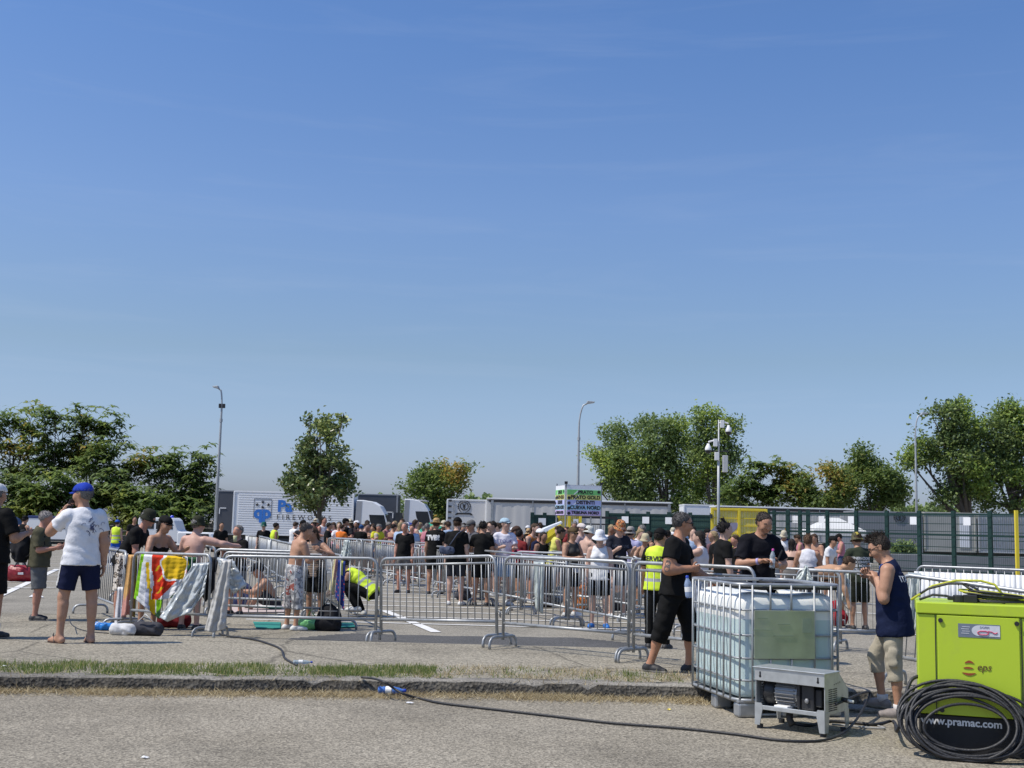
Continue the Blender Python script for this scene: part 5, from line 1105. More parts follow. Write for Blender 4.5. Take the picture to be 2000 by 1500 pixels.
for i in range(22): a = i * 2 * math.pi / 22; b.box((-.08, .083 * math.cos(a), .083 * math.sin(a)), (.17, .004, .026), MOT, M4=Matrix.Rotation(a - math.pi / 2, 4, 'X'))
b.build('finned_casing', mot)
b = MB(); b.lathe([(.001, -.05), (.07, -.05), (.09, -.03), (.094, .03), (.09, .045), (.07, .045)], MOTD, (-.22, 0, 0), 24, Matrix.Rotation(R(-90), 4, 'Y')); b.build('fan_cover', mot, True)
b = MB()
for i in range(9): b.tube([(-.285, .085 * math.cos(R(180 * i / 8)), -.08 + .02 * i), (-.265, .09 * math.cos(R(180 * i / 8)), -.08 + .02 * i)], .005, MOT, 5)
for i in range(9): b.box((-.285, 0, -.072 + i * .018), (.008, .15, .007), MOT)
b.build('fan_guard', mot)
b = MB(); b.box((.12, .0, -.01), (.11, .16, .17), MOTD); b.box((.045, 0, 0), (.03, .18, .18), MOTD); b.box((.20, 0, -.01), (.06, .12, .12), MOTD); b.cyl((.12, -.1, -.03), (.12, -.08, -.03), .018, MOT, 10); b.build('pump_head', mot, bevel=.012)
b = MB(); b.box((-.03, -.02, .1), (.14, .1, .05), MOTD); b.build('terminal_box', mot, bevel=.008)
b = MB(); b.box((-.09, -.07, -.10), (.12, .1, .04), WHITE); b.box((-.09, -.1, -.115), (.15, .03, .01), GALV); b.build('mounting_foot', mot, bevel=.004)
b = MB(); b.tube([(-.36, .1, .17), (-.36, .1, .09), (-.33, .09, .05)], .03, RUBBER, 8); b.build('drain_hose', pump, True)
b = MB(); b.tube([(0, D_ * .72, .27), (.05, D_ * .72, .265)], .02, BLACK, 10); b.tube([(.05, D_ * .72, .265), (.10, D_ * .72, .26)], .012, WHITE, 8); b.build('plug_socket', pump, True)

# ================================================================ LIME GENERATOR
LIME = M('lime_paint', (.47, .62, .035), .38, 0, .03, 1.2, dirt=((.40, .50, .07), 2.4, .65)); GA = gnd(1796, 1468); gen = thing('generator', GA, 'lime green generator cabinet on a black base with a web address', 'generator', None, R(-18))
GW, GD, GH_ = 1.25, .7, 1.115
b = MB(); b.box((GW / 2, GD / 2, .14), (GW - .02, GD - .02, .28), M('base_black', (.012, .012, .013), .6, 0, .2, 9)); b.build('base', gen, bevel=.008)
b = MB(); b.box((GW / 2, GD / 2 + .003, .655), (GW, GD, .74), LIME); b.build('body', gen, bevel=.006)
b = MB(); b.box((GW / 2, GD / 2, GH_ - .042), (GW + .016, GD + .02, .085), LIME); b.build('lid', gen, bevel=.008)
dr = bpy.data.objects.new('door', None); COL.objects.link(dr); dr.parent = gen; b = MB(); b.box((.43, -.004, .655), (.575, .012, .735), LIME); b.build('door_leaf', dr, bevel=.003)
for x in (.128, .732): b = MB(); b.box((x, -.0015, .655), (.007, .004, .735), BLACK); b.build('door_gap', gen)
for x, z in ((.165, .985), (.70, .985), (.165, .32), (.70, .32)): b = MB(); b.cyl((x, -.012, z), (x, -.024, z), .017, BLACK, 16); b.build('lock_knob', dr)
st = MB(); st.box((.437, -.0115, .918), (.295, .003, .10), M('sticker_grey', (.16, .19, .24), .5)); o = st.build('sticker', gen); SW = M('sticker_white', (.62, .64, .68), .5)
b = MB(); pl = [(.43 + .055 * math.cos(a) - .04 + .05, .92 + .04 * math.sin(a)) for a in np.linspace(math.pi / 2, 3 * math.pi / 2, 12)] + [(.583, .88), (.583, .96)]; b.prism(pl, -.0145, -.013, SW)
for i in range(4): b.box((.345 - .006 * (i % 2), -.014, .945 - i * .016), (.055, .002, .004), SW)
b.build('sticker_white_area', o)
PINK = M('logo_pink', (.55, .06, .14), .5); b = MB(); lp = [(.455 + .028 * math.cos(a) + (.02 if math.cos(a) > 0 else -.0), .905 + .014 * math.sin(a)) for a in np.linspace(0, 6.283, 17)[:-1]]; b.tube([(x, -.0165, z) for x, z in lp], .004, PINK, 5, closed=True); b.tube([(.50, -.0165, .918), (.525, -.0165, .915), (.54, -.0165, .905), (.552, -.0165, .903), (.565, -.0165, .912)], .004, PINK, 5); b.build('sticker_logo', o)
GTXT = M('print_grey', (.25, .28, .36), .5); lettering(o, 'DOFIM', .022, GTXT, .475, -.016, .945, ext=.0008)
RST = M('rust_red', (.30, .06, .02), .5)
lg = bpy.data.objects.new('logo', None); COL.objects.link(lg); lg.parent = gen; lg.location = (.36, -.0115, .645)
def cres(z, sg, x0=-.055, x1=.055, th=.018, up=.02):
    b = MB(); n = 9; top = []; bot = []
    for i in range(n): u = i / (n - 1); x = x0 + (x1 - x0) * u; c = math.sin(math.pi * u); top.append((x, z + sg * c * up)); bot.append((x, z + sg * (c * up - th * c ** .7)))
    b.prism(top + bot[::-1], -.003, 0, RST); b.build('logo_stroke', lg)
cres(.032, 1, -.03, .038); cres(-.004, 1, -.04, .032, .014, .008); cres(-.04, -1, -.05, .05)
o = lettering(lg, 'eps', .075, M('logo_brown', (.13, .07, .02), .5), .105, -.002, .006, shear=.25, ext=.0008)
lettering(gen, 'www.pramac.com', .078, WHITE, .30, .008, .235, bold=.0022, ext=.001, sx=1.0)

# cables
def hose(label, pts, r, mat, name='hose', cat='hose', smooth=4, group=None):
    P = [Vector(p) for p in pts]; Q = []
    for i in range(len(P) - 1):
        a, b_, c, d = P[max(0, i - 1)], P[i], P[i + 1], P[min(len(P) - 1, i + 2)]
        for k in range(smooth): t = k / smooth; Q.append(.5 * ((2 * b_) + (c - a) * t + (2 * a - 5 * b_ + 4 * c - d) * t * t + (3 * b_ - a - 3 * c + d) * t ** 3))
    Q.append(P[-1]); b = MB(); b.tube(Q, r, mat, 8); return tag(b.build(name, None, True), label, cat, group)
coil = thing('cable_coil', gnd(1882, 1478), 'tangled coil of thick black cable leaning on the generator base', 'cable coil', None, R(-18))
for i in range(17):
    inner = i > 14; rx = rng.uniform(.37, .455) - (.12 if inner else 0); ry = rng.uniform(.245, .305) - (.07 if inner else 0); n = 44; pts = []; ph = rng.uniform(0, 6.28); dy = rng.uniform(-.06, .06); cx = rng.normal(0, .028); cz = rng.uniform(-.01, .02)
    for j in range(n):
        a = 2 * math.pi * j / n; u = rx * math.cos(a) + cx + .012 * math.sin(3 * a + ph); v = ry * math.sin(a) * (1 + .05 * math.sin(2 * a + ph)) + max(ry, .27)
        pts.append((u, .02 + v * .40 + dy * (.3 + .7 * math.cos(a) ** 2) - .235 + .02 * math.sin(a * 2 + ph), max(.014 + .004 * (i % 4), v * .87 + cz)))
    b = MB(); b.tube(pts, .0112, RUBBER, 8, closed=True); b.build('cable_loop', coil, True)
b = MB(); b.tube([(-.05 + .03 * math.cos(a), .36 + .05 * math.sin(a) - .14, .50 + .045 * math.cos(a * 1.0)) for a in np.linspace(0, 6.28, 14)[:-1]], .009, RUBBER, 6, closed=True); b.build('tie_wrap', coil, True)
b = MB(); b.tube([(-.30, .16, .38), (-.33, .14, .41), (-.345, .13, .415)], .008, GALV, 6); b.build('wire_end', coil, True)
tp = gen.matrix_world; gl = lambda x, y, z: Vector(GA) + Matrix.Rotation(R(-18), 3, 'Z') @ Vector((x, y, z))
cb = thing('cable_bundle', gl(.42, .30, GH_), 'bundle of black and yellow cables with adaptor lying on the generator', 'cable bundle', None, R(-18)); CY = M('cable_yellow_green', (.50, .50, .04), .5, 0, .1, 20)
def loop_on(parent, n, rx, ry, h, mat, cx, cy, name='cable_loop'):
    for i in range(n):
        ph = rng.uniform(0, 6.28); a1 = rng.uniform(.85, 1.1); pts = [(cx + rx * a1 * math.cos(a), cy + ry * a1 * math.sin(a), .012 + h * (i + .5) / n * (.6 + .4 * math.sin(a + ph)) + .006 * i) for a in np.linspace(0, 6.283, 27)[:-1]]; b = MB(); b.tube(pts, .0075, mat, 6, closed=True); b.build(name, parent, True)
loop_on(cb, 6, .21, .13, .05, RUBBER, .16, .0); loop_on(cb, 3, .25, .12, .08, CY, .17, .02)
b = MB(); b.cyl((-.11, -.12, .0), (-.11, -.12, .055), .045, BLACK, 14); b.box((-.03, -.12, .03), (.1, .07, .06), BLACK); b.box((-.17, -.12, .03), (.05, .05, .03), BLACK); b.build('adaptor', cb, bevel=.006)
for pts, m in (([(-.45, .02, .01), (-.33, .0, .09), (-.18, 0, .135), (-.05, -.03, .14), (.03, -.05, .1), (.07, -.06, .03)], RUBBER), ([(-.46, -.02, .0), (-.3, .05, .11), (-.12, .06, .16), (.06, .05, .165), (.16, .03, .14), (.22, 0, .06)], CY), ([(-.40, -.14, .01), (-.3, -.12, .05), (-.2, -.12, .045), (-.15, -.12, .03)], RUBBER), ([(-.08, .04, .14), (-.02, .0, .1), (.04, -.06, .06), (.1, -.1, .02), (.22, -.13, .012)], RUBBER)):
    b = MB(); b.tube([tuple(Vector(p)) for p in pts], .0095, m, 7); b.build('cable_strand', cb, True)
g2 = lambda px, py, z=0: gnd(px, py, z) + Vector((0, 0, .014))
hose('long black hose snaking from the kerb past the water tank to the pump', [g2(706, 1326, .14), g2(728, 1328, .143), g2(750, 1335, .15), gnd(770, 1345, .10), gnd(790, 1356, .06), g2(815, 1366), g2(860, 1376), g2(960, 1388), g2(1080, 1402), g2(1200, 1416), g2(1330, 1426), g2(1440, 1438), g2(1530, 1450), g2(1610, 1449), g2(1655, 1436) + Vector((0, 0, .03)), g2(1690, 1412) + Vector((0, .05, .1)), g2(1700, 1400) + Vector((0, .05, .2)), gl(-.62, .35, .26)], .0105, RUBBER)
hose('thin black hose crossing the pavement from the barrier to the grass', [g2(428, 1240, .14), g2(450, 1245, .14), g2(490, 1250, .14), g2(520, 1258, .14), g2(548, 1270, .14), g2(556, 1288, .14), g2(580, 1302, .14)], .012, RUBBER)
hose('thin wire lying on the kerb straw below the blue bottle', [g2(758, 1358), g2(790, 1364), g2(830, 1368)], .005, RUBBER, 'wire', 'wire')
hose('thick black hose looping from the generator down behind the pump', [gl(.02, .1, .55), gl(-.05, .05, .52), gl(-.09, .0, .40), gl(-.06, .0, .28), gl(.0, .05, .25)], .014, RUBBER)
hose('black hose lying on the road between pump and cable coil', [gl(-.02, .3, .45), gl(-.10, .2, .3), gl(-.16, .12, .12), g2(1745, 1412), g2(1710, 1418), g2(1670, 1415), g2(1620, 1412), g2(1580, 1420), g2(1550, 1415)], .0135, RUBBER)
hose('pale cable end lying on the road under the pump', [g2(1625, 1418), g2(1650, 1420), g2(1690, 1424), g2(1728, 1426), g2(1715, 1421)], .008, M('cable_grey', (.3, .3, .3), .6), 'cable', 'cable')
hose('thin cord trailing beside the flip-flops of the blue cap man', [g2(135, 1205, .14), g2(140, 1222, .14), g2(165, 1234, .14), g2(212, 1239, .14)], .007, RUBBER, 'cord', 'cord')

# ================================================================ HANGING CLOTHS, BAGS, LITTER
def lerp_poly(P, u):
    P = [Vector((*p, 0)) for p in P]; n = len(P) - 1; i = min(n - 1, int(u * n)); return P[i].lerp(P[i + 1], u * n - i)
def hang(label, top, bot, Y, mats, fn=None, amp=.02, waves=5, nu=36, nv=36, name='towel', cat='towel', flap=.18, group='cloths hung on the barriers', ph=0., jag=0.):
    s = FPX / Y; V = []; MI = []; F = []; org = at(*top[0], Y); JW = [(rng.normal(0, 9), rng.normal(0, 13), rng.uniform(0, 6.28)) for _ in range(9)]
    for j in range(-4, nv + 1):
        for i in range(nu + 1):
            u = i / nu
            if j >= 0:
                v = j / nv; t, b_ = lerp_poly(top, u), lerp_poly(bot, u); q = t.lerp(b_, v); sway = (.25 + .75 * v); wv = amp * sway * (math.sin(u * waves * 6.283 + ph + v * 1.2) + .4 * math.sin(u * waves * 2.3 * 6.283 + v * 3)); wv += jag * sway * sum(1 - 2 * abs(math.sin(a_ * u + b2 * v + c_)) for a_, b2, c_ in JW) * .3 if jag else 0
                p = at(q.x, q.y, Y - .045 + wv - .03 * v)
            else:
                t = lerp_poly(top, u); k = -j / 4; p = at(t.x, t.y, Y); a = k * math.pi / 2
                p = p + Vector((0, .07 * k, .02 * math.sin(min(1, k * 2) * math.pi) - max(0, k - .5) * 2 * flap))
            V.append(p - org)
    k = nu + 1
    for j in range(nv + 4):
        for i in range(nu):
            F.append((j * k + i, j * k + i + 1, (j + 1) * k + i + 1, (j + 1) * k + i))
            if fn:
                u = (i + .5) / nu; v = max(0, (j - 4 + .5) / nv); q = lerp_poly(top, u).lerp(lerp_poly(bot, u), v); MI.append(fn(q.x, q.y, u, v))
    o = link(name, np_mesh(name, V, F, mats, MI if fn else None, True)); o.location = org; md = o.modifiers.new('t', 'SOLIDIFY'); md.thickness = .007; return tag(o, label, cat, group)
C = cloth
def towel_fn(x, y, u, v):
    gl_ = 281 - (y - 1086) * .155
    if x < gl_: return 0
    cy, cx = 1106, 341; d = math.hypot((x - cx) / 1.0, (y - cy) / 1.15) + 2.5 * math.sin(math.atan2(y - cy, x - cx) * 5)
    if x > 364 - max(0, y - 1130) * .9 + 2: return 5 if d > 26 else 4
    if d < 24 and y < 1138: return 4
    if d < 27: return 1
    edge = 298 - 2 * math.sin((y - 1086) * .09)
    if x > edge and y < 1171:
        for (mx_, my_) in ((309, 1109), (314, 1130), (313, 1153)):
            if abs((x - mx_) + (y - my_) * .7) < 2.2 and abs(y - my_) < 6.5: return 4
        wl_ = x - (352 - (y - 1128) * 1.0) if y > 1128 else -9
        return 1 if wl_ > 0 else 3
    if x > edge - 2.5 and y < 1171: return 1
    if y > 1165 and x > 305: return 0
    if 291 < x < 304 and y > 1150 or abs(x - (288 + (y - 1100) * .06)) < 3.2 and y > 1098 and y < 1150: return 4
    return 2 if 284 < x < 288 + (y - 1086) * .05 and y > 1110 else 1
hang('big towel of red, yellow, white and green draped over the barrier', [(275, 1086), (330, 1089), (383, 1092)], [(262, 1168), (289, 1190), (312, 1210), (316, 1172), (340, 1166), (352, 1150), (362, 1122)], FPX / 140, [C((.22, .50, .02)), C((.74, .74, .74)), C((.42, .45, .55)), C((.62, .045, .02)), C((.72, .46, .02)), C((.03, .09, .04))], towel_fn, .018, 3.5, 70, 80, ph=1, jag=.012)
LEO = newmat('leopard_print'); 
def leopard():
    m, n, l, b = LEO; b.inputs['Roughness'].default_value = .85; t = n.new('ShaderNodeTexCoord'); v = n.new('ShaderNodeTexVoronoi'); v.inputs['Scale'].default_value = 20; l.new(t.outputs['Object'], v.inputs[0]); r = n.new('ShaderNodeValToRGB'); e = r.color_ramp.elements; e[0].position = .28; e[0].color = (.55, .45, .35, 1); e[1].position = .36; e[1].color = (.03, .025, .02, 1); q = e.new(.47); q.color = (.03, .025, .02, 1); q = e.new(.54); q.color = (.72, .65, .56, 1); l.new(v.outputs['Distance'], r.inputs[0]); l.new(r.outputs[0], b.inputs['Base Color']); return m
hang('leopard print cloth hanging beside the black bag', [(226, 1083), (250, 1085)], [(220, 1156), (234, 1152), (244, 1158)], FPX / 131, [leopard()], None, .02, 2, 16, 24, 'cloth', 'cloth')
hang('orange and pink towel hanging under the black bag', [(250, 1087), (268, 1087)], [(237, 1206), (250, 1200), (263, 1206)], FPX / 134, [C((.62, .36, .14)), C((.55, .27, .22)), C((.20, .18, .06))], lambda x, y, u, v: 2 if u > .8 else (1 if v > .62 + .1 * math.sin(u * 9) else 0), .03, 2, 16, 30)
hang('white sheet trailing to the ground under the leopard cloth', [(229, 1150), (241, 1150)], [(224, 1222), (240, 1222)], FPX / 132, [C((.66, .65, .66))], None, .03, 2, 10, 20, 'sheet', 'sheet', .02)
hang('yellow, white and purple flag hanging by the oblique barrier', [(178, 1128), (190, 1126)], [(176, 1176), (187, 1178)], FPX / 119, [C((.7, .6, .05)), C((.7, .7, .7)), C((.16, .03, .36))], lambda x, y, u, v: 0 if v < .25 else 1 if v < .5 else 2, .02, 1.5, 12, 24, 'flag', 'flag', .03)
PLAS = M('clear_plastic_sheet', (.62, .66, .66), .22, 0, .1, 6, .6, .6, 9, trans=.25); PLG = M('grey_plastic_sheet', (.50, .485, .45), .35, 0, .12, 5, .6, .5, 8); PLW = M('translucent_plastic', (.55, .60, .56), .3, 0, .1, 5, .7, .5, 8, trans=.2)
hang('crumpled clear plastic sheet slanting below the big towel', [(376, 1104), (408, 1102)], [(312, 1206), (326, 1214), (372, 1196), (398, 1160)], FPX / 142.5, [PLAS], None, .03, 2.5, 30, 40, 'plastic_sheet', 'plastic sheet', .02, jag=.03)
hang('long grey tarpaulin strip hanging to the ground between two barriers', [(433, 1098), (452, 1096)], [(400, 1232), (416, 1236), (440, 1228)], FPX / 146, [PLG], None, .03, 2, 18, 40, 'tarpaulin', 'tarpaulin', .1, jag=.015)
hang('clear plastic film knotted at the top of the tarpaulin', [(424, 1092), (458, 1100)], [(436, 1130), (456, 1160), (482, 1142)], FPX / 144.5, [PLAS], None, .03, 2, 16, 20, 'plastic_film', 'plastic film', .05, jag=.03)
hang('pale yellow and pink strip hanging beside the navy cloth', [(652, 1092), (660, 1092)], [(643, 1152), (652, 1162)], FPX / 130, [C((.66, .58, .32)), C((.6, .32, .26))], lambda x, y, u, v: 1 if u > .5 and v < .6 else 0, .02, 1.3, 10, 20, 'cloth', 'cloth')
hang('navy patterned cloth hanging beside the crouching steward', [(660, 1097), (674, 1100)], [(655, 1166), (672, 1192)], FPX / 131, [C((.03, .05, .20)), C((.5, .1, .12)), C((.55, .55, .12))], lambda x, y, u, v: (1 if math.sin(x * .9) * math.sin(y * .42) > .78 and v > .35 else 2 if abs(u - .6) < .15 and v < .3 else 0), .02, 1.5, 14, 30, 'cloth', 'cloth')
hang('dark jacket hanging at the end of the towel barrier', [(408, 1092), (420, 1092)], [(392, 1160), (402, 1176), (418, 1150)], FPX / 141, [C((.02, .02, .022))], None, .03, 2, 12, 20, 'jacket', 'jacket')
for lab, t, b_, sc in (('translucent plastic bag tied on the lane barrier beside the striped top woman', [(672, 1056), (682, 1056)], [(664, 1090), (690, 1092)], 66), ('pale plastic sheet tied to a lane barrier below the orange shirt', [(676, 1056), (684, 1058)], [(668, 1092), (682, 1094)], 70), ('milky plastic bag hanging below the straw hat', [(846, 1066), (858, 1064)], [(830, 1092), (850, 1136), (856, 1134)], 78), ('large milky plastic bag tied to the barrier behind the water tank', [(1572, 1108), (1578, 1108)], [(1546, 1142), (1566, 1146), (1590, 1142)], 150), ('milky plastic sheet hanging beside the lime generator', [(1774, 1122), (1800, 1124)], [(1768, 1222), (1782, 1240), (1794, 1224)], 150), ('white plastic bag hung behind the man in the camouflage hat', [(1646, 1122), (1658, 1122)], [(1638, 1172), (1662, 1180)], 118), ('grey plastic strips hanging in the middle of the white hat barrier', [(1042, 1100), (1062, 1100)], [(1046, 1190), (1060, 1200)], 118)):
    hang(lab, t, b_, FPX / sc, [PLW], None, .04, 2, 14, 20, 'plastic_bag', 'plastic bag', .05, 'plastic bags tied to the barriers', jag=.03)
xa, xb = at(1786, 1140, 19.4), at(2040, 1140, 18.6); q = MB()
for i in range(24):
    u0, u1 = i / 24, (i + 1) / 24; a, b_ = xa.lerp(xb, u0), xa.lerp(xb, u1); d0, d1 = .03 * math.sin(u0 * 40), .03 * math.sin(u1 * 40); q.quad((a.x, a.y + d0, .28), (b_.x, b_.y + d1, .28), (b_.x, b_.y + d1 * .3, 1.04), (a.x, a.y + d0 * .3, 1.04), M('white_sheeting', (.72, .73, .74), .5, 0, .06, 2, .4))
o = q.build('plastic_sheeting', None, True, fixn=False); o.modifiers.new('t', 'SOLIDIFY').thickness = .006; tag(o, 'white plastic sheeting stretched on a barrier behind the lime generator', 'plastic sheeting')

def lump(name, label, c, size, mat, cat='bag', n=5, group='bags on the ground', rz=0., extra=None, squash=.8):
    """a soft filled bag: a few blended bulges resting on the ground"""
    F = Field(); sx, sy, sz = [s / 2 for s in size]
    if sz > .85 * sx: F.cap((0, 0, sx * .5), (0, 0, 2 * sz - sx * .75), sx * .9, sx * .72, V3(0, 1, 0), min(1.2, sy / sx), [plane((0, 0, .0), (0, 0, -1))]); F.cap((-sx * .4, 0, sz * .5), (sx * .4, 0, sz * .5), sz * .5, sz * .5, V3(0, 1, 0), min(1.2, sy / sz), [plane((0, 0, .0), (0, 0, -1))]); F.cap((-sx * .3, -sy * .75, sz * .6), (sx * .3, -sy * .75, sz * .6), sz * .42, sz * .4, V3(0, 1, 0), .5, [plane((0, 0, .0), (0, 0, -1))])
    else: F.cap((-sx * .55, 0, sz * .8), (sx * .55, 0, sz * .8), sz * .85, sz * .8, V3(0, 1, 0), min(1.2, sy / sz), [plane((0, 0, .0), (0, 0, -1))])
    for i in range(n): a = rng.uniform(0, 6.28); F.cap((math.cos(a) * sx * .5, math.sin(a) * sy * .5, sz * rng.uniform(.4, 1.2)), (math.cos(a + .5) * sx * .6, math.sin(a + .5) * sy * .6, sz * rng.uniform(.4, 1.3)), sz * rng.uniform(.25, .5), sz * rng.uniform(.2, .4), None, 1, [plane((0, 0, 0), (0, 0, -1))])
    root = thing(name, c, label, cat, group, rz); to_obj('bag_body', F.mesh(max(.010, min(size) / 20), sz * .18, .012), [mat], root)
    if extra: extra(root)
    return root
def strap(root, pts, r, mat, name='strap'): b = MB(); b.tube(pts, r, mat, 6, flat=.5); b.build(name, root, True)
def gp(px, py): p = gnd(px, py, 0); return Vector((p.x, p.y, gz(p.x, p.y)))
def gpv(px, py): p = gnd(px, py, .14); return Vector((p.x, p.y, gz(p.x, p.y)))
bg_ = C((.02, .02, .022))
lump('handbag', 'black cloth bag hanging on the barrier beside the leopard print', at(257, 1122, FPX / 133 - .1), (.15, .12, .28), bg_, 'bag', 3, 'cloths hung on the barriers', 0, lambda r: strap(r, [(-.04, .03, .2), (-.02, .06, .3), (.04, .09, .24)], .012, bg_))
lump('duffel_bag', 'red sports bag with a white patch beside the olive shirt man', gp(40, 1136), (.62, .4, .48), M('bag_red', (.25, .012, .02), .45, 0, .15, 7), 'bag', 6, None, .2, lambda r: (strap(r, [(-.15, -.1, .35), (0, -.15, .55), (.15, -.1, .35)], .02, bg_), (lambda b: (b.box((.03, -.21, .2), (.12, .02, .05), WHITE), b.build('patch', r, bevel=.005)))(MB())))
b = MB(); b.ball((0, 0, .09), .09, M('pink_ball', (.6, .07, .2), .5), 10); tag(b.build('beach_ball', None, True, loc=gp(38, 1136) + Vector((-.05, .1, .44))), 'pink ball lying on top of the red sports bag', 'ball')
lump('shopping_bag', 'bright blue plastic bag lying under the oblique barrier', gpv(206, 1212), (.42, .24, .14), M('bag_blue', (.02, .20, .60), .35, 0, .25, 6, .5), 'bag', 5, 'bags on the ground', 0, lambda r: strap(r, [(-.1, -.08, .1), (-.05, -.12, .13), (.03, -.1, .11)], .008, WHITE, 'handle'))
lump('shopping_bag', 'green plastic bag behind the white trainers', gp(606, 1230), (.36, .26, .22), M('bag_green', (.20, .55, .22), .4, 0, .2, 9, .5), 'bag', 7, 'bags on the ground', 0, lambda r: strap(r, [(-.05, 0, .18), (0, -.03, .3), (.06, 0, .19)], .012, M('bag_green', (.2, .55, .22)), 'handle'))
lump('backpack', 'black backpack standing behind the long front barrier', gp(640, 1232), (.44, .3, .40), bg_, 'backpack', 3, 'bags on the ground', 0, lambda r: (strap(r, [(-.08, -.05, .36), (0, -.06, .46), (.08, -.05, .36)], .014, bg_), strap(r, [(-.16, -.14, .3), (-.05, -.17, .3), (.15, -.14, .3)], .008, M('zip_grey', (.4, .4, .4), .4), 'zip')))
lump('backpack', 'navy rucksack lying beside the seated sunbather', gp(474, 1186), (.42, .3, .46), C((.045, .055, .13)), 'backpack', 4, 'bags on the ground', 0, lambda r: strap(r, [(-.08, -.1, .36), (0, -.16, .3), (.05, -.14, .12)], .018, bg_))
lump('holdall', 'dark red holdall under the big towel barrier', gp(340, 1226), (.5, .3, .28), C((.14, .015, .02)), 'bag', 4, 'bags on the ground', 0, lambda r: strap(r, [(-.12, -.08, .24), (0, -.1, .36), (.12, -.08, .24)], .014, bg_))
lump('holdall', 'black and white holdall behind the barrier feet by the towel', gpv(288, 1226), (.44, .28, .24), C((.06, .06, .07)), 'bag', 4, 'bags on the ground', 0, lambda r: strap(r, [(-.1, -.1, .2), (0, -.12, .3), (.1, -.1, .2)], .014, WHITE))
lump('rag_heap', 'white crumpled cloth heap at the barrier foot beside the towel', gpv(240, 1228), (.34, .22, .2), C((.6, .6, .6)), 'cloth', 16, 'bags on the ground')
lump('backpack', 'red rucksack standing behind the water tank', gp(1636, 1222), (.3, .26, .46), C((.30, .02, .03)), 'backpack', 3, 'bags on the ground', 0, lambda r: strap(r, [(.05, -.1, .4), (.16, -.1, .3), (.16, -.1, .05)], .012, bg_))
lump('cooler_bag', 'orange cooler bag at the feet behind the white hat barrier', gp(1136, 1192), (.3, .2, .5), C((.65, .20, .04)), 'bag', 3, 'bags on the ground', 0, lambda r: strap(r, [(-.08, 0, .46), (0, -.02, .6), (.08, 0, .46)], .012, WHITE))
lump('suitcase_cover', 'maroon bundle hung over a lane barrier beside the yellow vest steward', at(1025, 1086, 24) - Vector((0, 0, .1)), (.6, .25, .26), C((.25, .02, .07)), 'bundle', 4, None)
lump('blanket', 'blue and white checked blanket heaped over the barrier', at(222, 1084, 20.5) - Vector((0, 0, .14)), (.75, .3, .34), C((.10, .13, .24)), 'blanket', 6, None, 0)
for i, (px, py, sz, col) in enumerate(((905, 1172, .3, (.05, .05, .06)), (1060, 1186, .34, (.07, .06, .06)), (1090, 1178, .3, (.55, .55, .53)), (1215, 1192, .32, (.08, .07, .07)), (955, 1150, .28, (.03, .03, .04)), (1110, 1200, .26, (.35, .33, .3)))):
    lump('rucksack', ['dark rucksack left of centre behind the slanting barrier', 'brown black rucksack under the maroon bundle', 'white plastic sack beside the brown black rucksack', 'dark rucksack beside the sun hat woman', 'small black bag by the white T-shirt and cap man', 'beige bag beside the orange cooler bag'][i].replace('left of centre ', ''), gp(px, py), (sz * 1.2, sz * .8, sz * 1.2), C(col), 'bag', 4, 'bags among the crowd', 0, lambda r: strap(r, [(-.05, -.06, .28), (0, -.08, .4), (.05, -.06, .28)], .012, bg_))
# mats and ground litter
def slab(name, label, pts, mat, cat, th=.012, z=None, group=None):
    P = [gp(*p) if z is None else gpv(*p) for p in pts]; c = sum(P, Vector()) / len(P); b = MB(); k = len(P); V_ = [p - c + Vector((0, 0, .012)) for p in P] + [p - c + Vector((0, 0, .012 + th)) for p in P]
    b.add(V_, [tuple(range(k))[::-1], tuple(range(k, 2 * k))] + [(i, (i + 1) % k, k + (i + 1) % k, k + i) for i in range(k)], mat); return tag(b.build(name, None, bevel=.004, loc=c), label, cat, group)
slab('foam_mat', 'teal foam mat on the asphalt beside the white trainers', [(500, 1229), (548, 1230), (548, 1218), (494, 1217)], M('mat_teal', (.02, .22, .18), .8, 0, .1, 20, .2), 'mat')
slab('foam_mat', 'teal mat end under the black backpack', [(640, 1228), (694, 1227), (690, 1219), (640, 1219)], M('mat_teal', (.02, .22, .18)), 'mat')
slab('sitting_mat', 'white and red striped mat under the seated sunbather', [(448, 1199), (560, 1198), (556, 1184), (452, 1184)], C((.50, .42, .40)), 'mat', .02)
slab('flat_paper', 'white paper sheet lying beside the olive shirt man', [(56, 1167), (86, 1168), (80, 1164), (62, 1163)], M('paper_white', (.7, .7, .69), .7), 'paper', .004)
slab('flattened_carton', 'flattened cardboard behind the camera side of the slanting barrier'.replace('camera side', 'bars'), [(975, 1193), (1000, 1193), (1000, 1188), (978, 1188)], C((.4, .33, .22)), 'cardboard', .02)
for lab, px, py, rr, mat in (('white paper scrap on the road below the grass', 283, 1482, .025, WHITE), ('small yellow wrapper on the road beside the water tank', 1307, 1388, .02, M('wrapper_yellow', (.7, .55, .05), .5)), ('pale scrap on the road under the long hose', 800, 1375, .03, WHITE), ('white scrap of paper on the pavement near the kerb grass', 6, 1303, .03, WHITE), ('crumpled silver packet in the grass', 264, 1309, .035, M('foil', (.45, .47, .46), .35, .5))):
    z = .14 if py < 1330 else 0; p = gnd(px, py, z); b = MB(); vs = [(rr * math.cos(a) * rng.uniform(.7, 1.3), rr * math.sin(a) * rng.uniform(.6, 1.2), .006 + .012 * rng.random()) for a in np.linspace(0, 6.28, 9)[:-1]]; b.add(vs + [(0, 0, .02)], [(i, (i + 1) % 8, 8) for i in range(8)], mat); o = b.build('paper_scrap', None, loc=p, fixn=False); o.modifiers.new('t', 'SOLIDIFY').thickness = .003; tag(o, lab, 'litter', 'litter on the ground')
